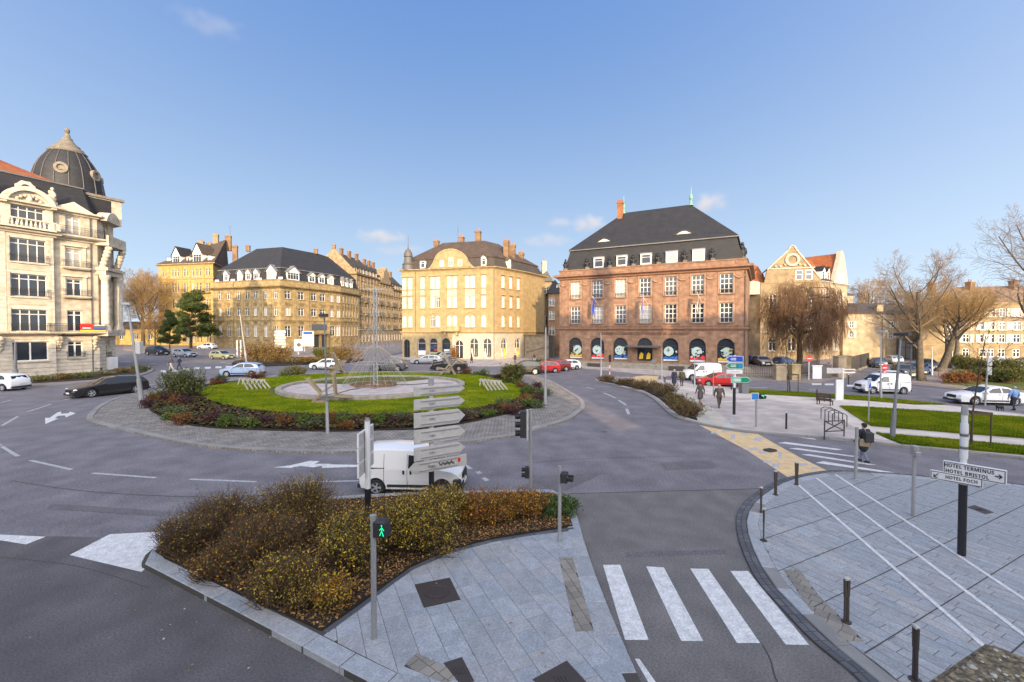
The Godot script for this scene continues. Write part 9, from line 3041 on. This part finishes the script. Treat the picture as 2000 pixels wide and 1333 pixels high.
	for f in [[Vector2(25.6,-52.5), Vector2(30.8,-50.2),1.2, "dark iron railing on a low plinth beside the red building"], [Vector2(39.6,-54.1), Vector2(53.3,-67.8),1.9, "spiked iron fence climbing beside the side street"], [Vector2(0,-67.1), Vector2(6.5,-65.7),1.0, "low dark railing before the garden wall"], [Vector2(30.8,-50.2), Vector2(37.7,-55.7),1.6, "dark iron railing behind the no entry sign"]]:
		var a: Vector2 = f[0]
		var c: Vector2 = f[1]
		var o := thing("iron_fence", f[3], "fence", g3(a.x, a.y))
		var L := a.distance_to(c)
		var d := (c - a).normalized()
		var pl := B.new()
		pl.box(Vector3(d.x * L * 0.5,0.15, d.y * L * 0.5), Vector3(L,0.4,0.25), atan2(-d.y, d.x))
		part("plinth", pl, M["limestone_dark"], o)
		var rl := B.new()
		for y in [0.5, f[2] + 0.1]:
			rl.bar(Vector3(0, y,0), Vector3(d.x * L, y, d.y * L),0.04)
		part("rail", rl, M["iron"], o)
		var pb := B.new()
		pb.box(Vector3(0, f[2] * 0.5 + 0.2,0), Vector3(0.03, f[2] + 0.1,0.03))
		var pm := pb.mesh()
		var n := mini(int(L / 0.22),60)
		for i in n + 1:
			part("picket", pm, M["iron"], o, Transform3D(Basis(), Vector3(d.x * L * i / n,0, d.y * L * i / n)))
	for q in [[Vector3(28.99,0.425,-49.17), Vector3(1.1,1.7,0.7), "pale_plaster", "electric_cabinet", "pale cabinet on the pavement under the weeping tree"], [Vector3(30.63,0.419,-49.22), Vector3(0.95,1.7,0.7), "yellow_trim", "electric_cabinet", "yellowish cabinet right of the pale cabinet"], [Vector3(35.22,0.423,-51.3), Vector3(1.1,1.5,0.9), "zinc_dark", "recycling_bin", "dark recycling container by the street corner"], [Vector3(33.77,0.418,-50.27), Vector3(1.0,1.5,0.1), "white_paint", "notice_board", "white notice board left of the dark container"], [Vector3(37.81,0.425,-52.41), Vector3(0.9,2.4,0.9), "pale_plaster", "gate_pillar", "left stone gate pillar at the street corner"], [Vector3(39.21,0.432,-53.53), Vector3(0.9,2.4,0.9), "beige_plaster", "gate_pillar", "right stone gate pillar at the street corner"]]:
		var o := thing(q[3], q[4], str(q[3]).replace("_", " "), q[0])
		var b := B.new()
		b.slab(Vector3(0, q[1].y * 0.5,0), q[1],0.04)
		part("body", b, M[q[2]], o)
		var l := B.new()
		l.slab(Vector3(0, q[1].y + 0.05,0), Vector3(q[1].x + 0.12,0.1, q[1].z + 0.12),0.03)
		part("top", l, M[q[2]], o)
	rope_tree()
	sculptures()
	ledge()
func rope_tree() -> void:
	var o := thing("rope_christmas_tree", "tall lattice mast hung with tiers of pale ropes in the fountain basin", "sculpture", g3(-12.6,-41.8,0.24))
	var m := B.new()
	for a in 3:
		var f := TAU * a / 3
		m.tube([Vector3(cos(f) * 0.22,0, sin(f) * 0.22), Vector3(cos(f) * 0.15,9.0, sin(f) * 0.15)], [0.05,0.045],5)
		for i in 22:
			var g := TAU * ((a + 1) % 3) / 3
			m.bar(Vector3(cos(f) * 0.2, i * 0.4, sin(f) * 0.2), Vector3(cos(g) * 0.2, i * 0.4 + 0.4, sin(g) * 0.2),0.035)
	part("mast", m, M["steel"], o)
	var yards := B.new()
	yards.bar(Vector3(-1.7,5.2,0), Vector3(1.7,5.2,0),0.05)
	yards.bar(Vector3(-1.0,6.8,0), Vector3(1.0,6.8,0),0.04)
	yards.bar(Vector3(-1.2,8.9,0), Vector3(0.9,8.9,0),0.05)
	part("yard", yards, M["steel"], o)
	for t in [[0.25,5.6,1.75,3.6,22,0.009], [0.35,3.75,2.2,2.1,24,0.009], [1.5,2.3,2.9,0.15,26,0.010], [0.2,8.8,0.9,5.3,10,0.009]]:
		var rb := B.new()
		for i in t[4]:
			var f: float = TAU * i / t[4]
			rb.tube([Vector3(cos(f) * t[0], t[1], sin(f) * t[0]), Vector3(cos(f) * t[2] * 0.93 + cos(f) * t[0] * 0.05, lerpf(t[1], t[3],0.88), sin(f) * t[2] * 0.93), Vector3(cos(f) * t[2], t[3], sin(f) * t[2])], [t[5], t[5], t[5]],4)
		var n := part("rope_skirt", rb, M["rope"], o)
		n.set_meta("kind", "stuff")
		var rg := B.new()
		var pts := []
		for i in 33:
			pts.append(Vector3(cos(TAU * i / 32) * t[2], t[3], sin(TAU * i / 32) * t[2]))
		var rr := []
		rr.resize(33)
		rr.fill(0.025)
		rg.tube(pts, rr,5, false)
		part("ring", rg, M["steel"], o)
func sculptures() -> void:
	var k := 0
	var labels := ["angular timber slat figure like a folded bird behind the lamp post", "slanted row of pale timber slats on the left of the lawn", "tall leaning timber figure at the far side of the lawn", "low pale timber frame on the right of the lawn", "tangled timber figure at the far left side of the lawn"]
	for q in [[Vector3(-13.59,0.416,-32.91),0.2], [Vector3(-22.53,0.523,-39.33),0.5], [Vector3(-7.28,0.588,-50.83),0.0], [Vector3(-1.82,0.439,-39.29),0.3], [Vector3(-19.79,0.639,-50.89),0.9]]:
		var o := thing("timber_sculpture", labels[k], "sculpture", q[0] + Vector3(0,0.2,0), q[1], "timber figures on the lawn")
		var sticks: Array
		if k == 0:
			for j in 4:
				var z := (j - 1.5) * 0.22
				sticks.append_array([[-0.95,1.45, z,-0.2,0.55, z], [-0.2,0.55, z,-0.65,0.05, z], [-0.2,0.55, z,0.55,1.05, z], [0.5,1.75, z,0.6,0.4, z], [-0.5,0.12, z,0.2,0.05, z], [0.6,0.4, z,1.5,0.3, z]])
		elif k == 1 or k == 3:
			for j in 6:
				var x := (j - 2.5) * 0.34
				sticks.append_array([[x,1.05 - 0.05 * j,-0.2, x + 0.55,0.05,0.3], [x - 0.2,0.5,0.2, x,1.05 - 0.05 * j,-0.2]])
			sticks.append([-1.0,0.95,-0.2,1.0,0.75,-0.2])
		else:
			for j in 4:
				var z := (j - 1.5) * 0.2
				sticks.append_array([[-0.35,2.1, z,0.75,0.1, z], [0.9,1.3, z,0.1,0.6, z], [-0.8,0.7, z,0.4,0.5, z], [-0.6,0.1, z,0.2,1.0, z]])
		var big := 1.25 if k in [0,2,4] else 1.0
		for s in sticks:
			var b := B.new()
			b.bar(Vector3(s[0], s[1], s[2]) * big, Vector3(s[3], s[4], s[5]) * big,0.05,0.13)
			part("slat", b, M["pale_timber" if k in [1,3] else "timber"], o)
		k += 1
func ledge() -> void:
	rng.seed = 91
	var y := 4.838
	var c: Array = [Vector2(1.48,-1.4), Vector2(1.53,-1.326), Vector2(1.638,-1.192), Vector2(1.096,-0.791), Vector2(0.79,-0.982), Vector2(1.11,-1.221)]
	var m := Vector2.ZERO
	for p in c:
		m += p / 6.0
	var o := thing("stone_ledge", "weathered stone coping corner with pale lichen at the lower right", "ledge", Vector3(m.x, y, m.y))
	var pp := PackedVector2Array()
	for p in c:
		pp.append(p - m)
	var flat := Transform3D(Basis(Vector3.RIGHT, Vector3.BACK, Vector3.UP), Vector3.ZERO)
	var b := B.new()
	var inner := Geometry2D.offset_polygon(pp,-0.02)[0]
	b.plate(pp,-0.12,-0.015, flat)
	b.plate(inner,-0.02,0.0, flat)
	part("coping", b, M["ledge_stone"], o)
	var pier := B.new()
	pier.plate(Geometry2D.offset_polygon(pp,-0.09)[0], -y,-0.12, flat)
	part("pier", pier, M["ledge_stone"], o)
	var l := B.new()
	for i in 420:
		var q := Vector2(rng.randf_range(-0.35,0.5), rng.randf_range(-0.35,0.3))
		if Geometry2D.is_point_in_polygon(q, inner):
			var r := rng.randf_range(0.002,0.007) * (2.0 if i % 9 == 0 else 1.0)
			l.ball(Vector3(q.x,0.001, q.y), Vector3(r,0.0015, r * rng.randf_range(0.6,1.3)),7,4)
	part("lichen", l, M["lichen"], o).set_meta("kind", "stuff")
func _ready() -> void:
	setup()
	materials()
	ground()
	corner_house()
	chamber()
	villa()
	bank()
	yellow_block()
	street_row()
	back_houses()
	red_roof_house()
	long_wall_house()
	shade_row()
	vehicles()
	people()
	plants()
	furniture()
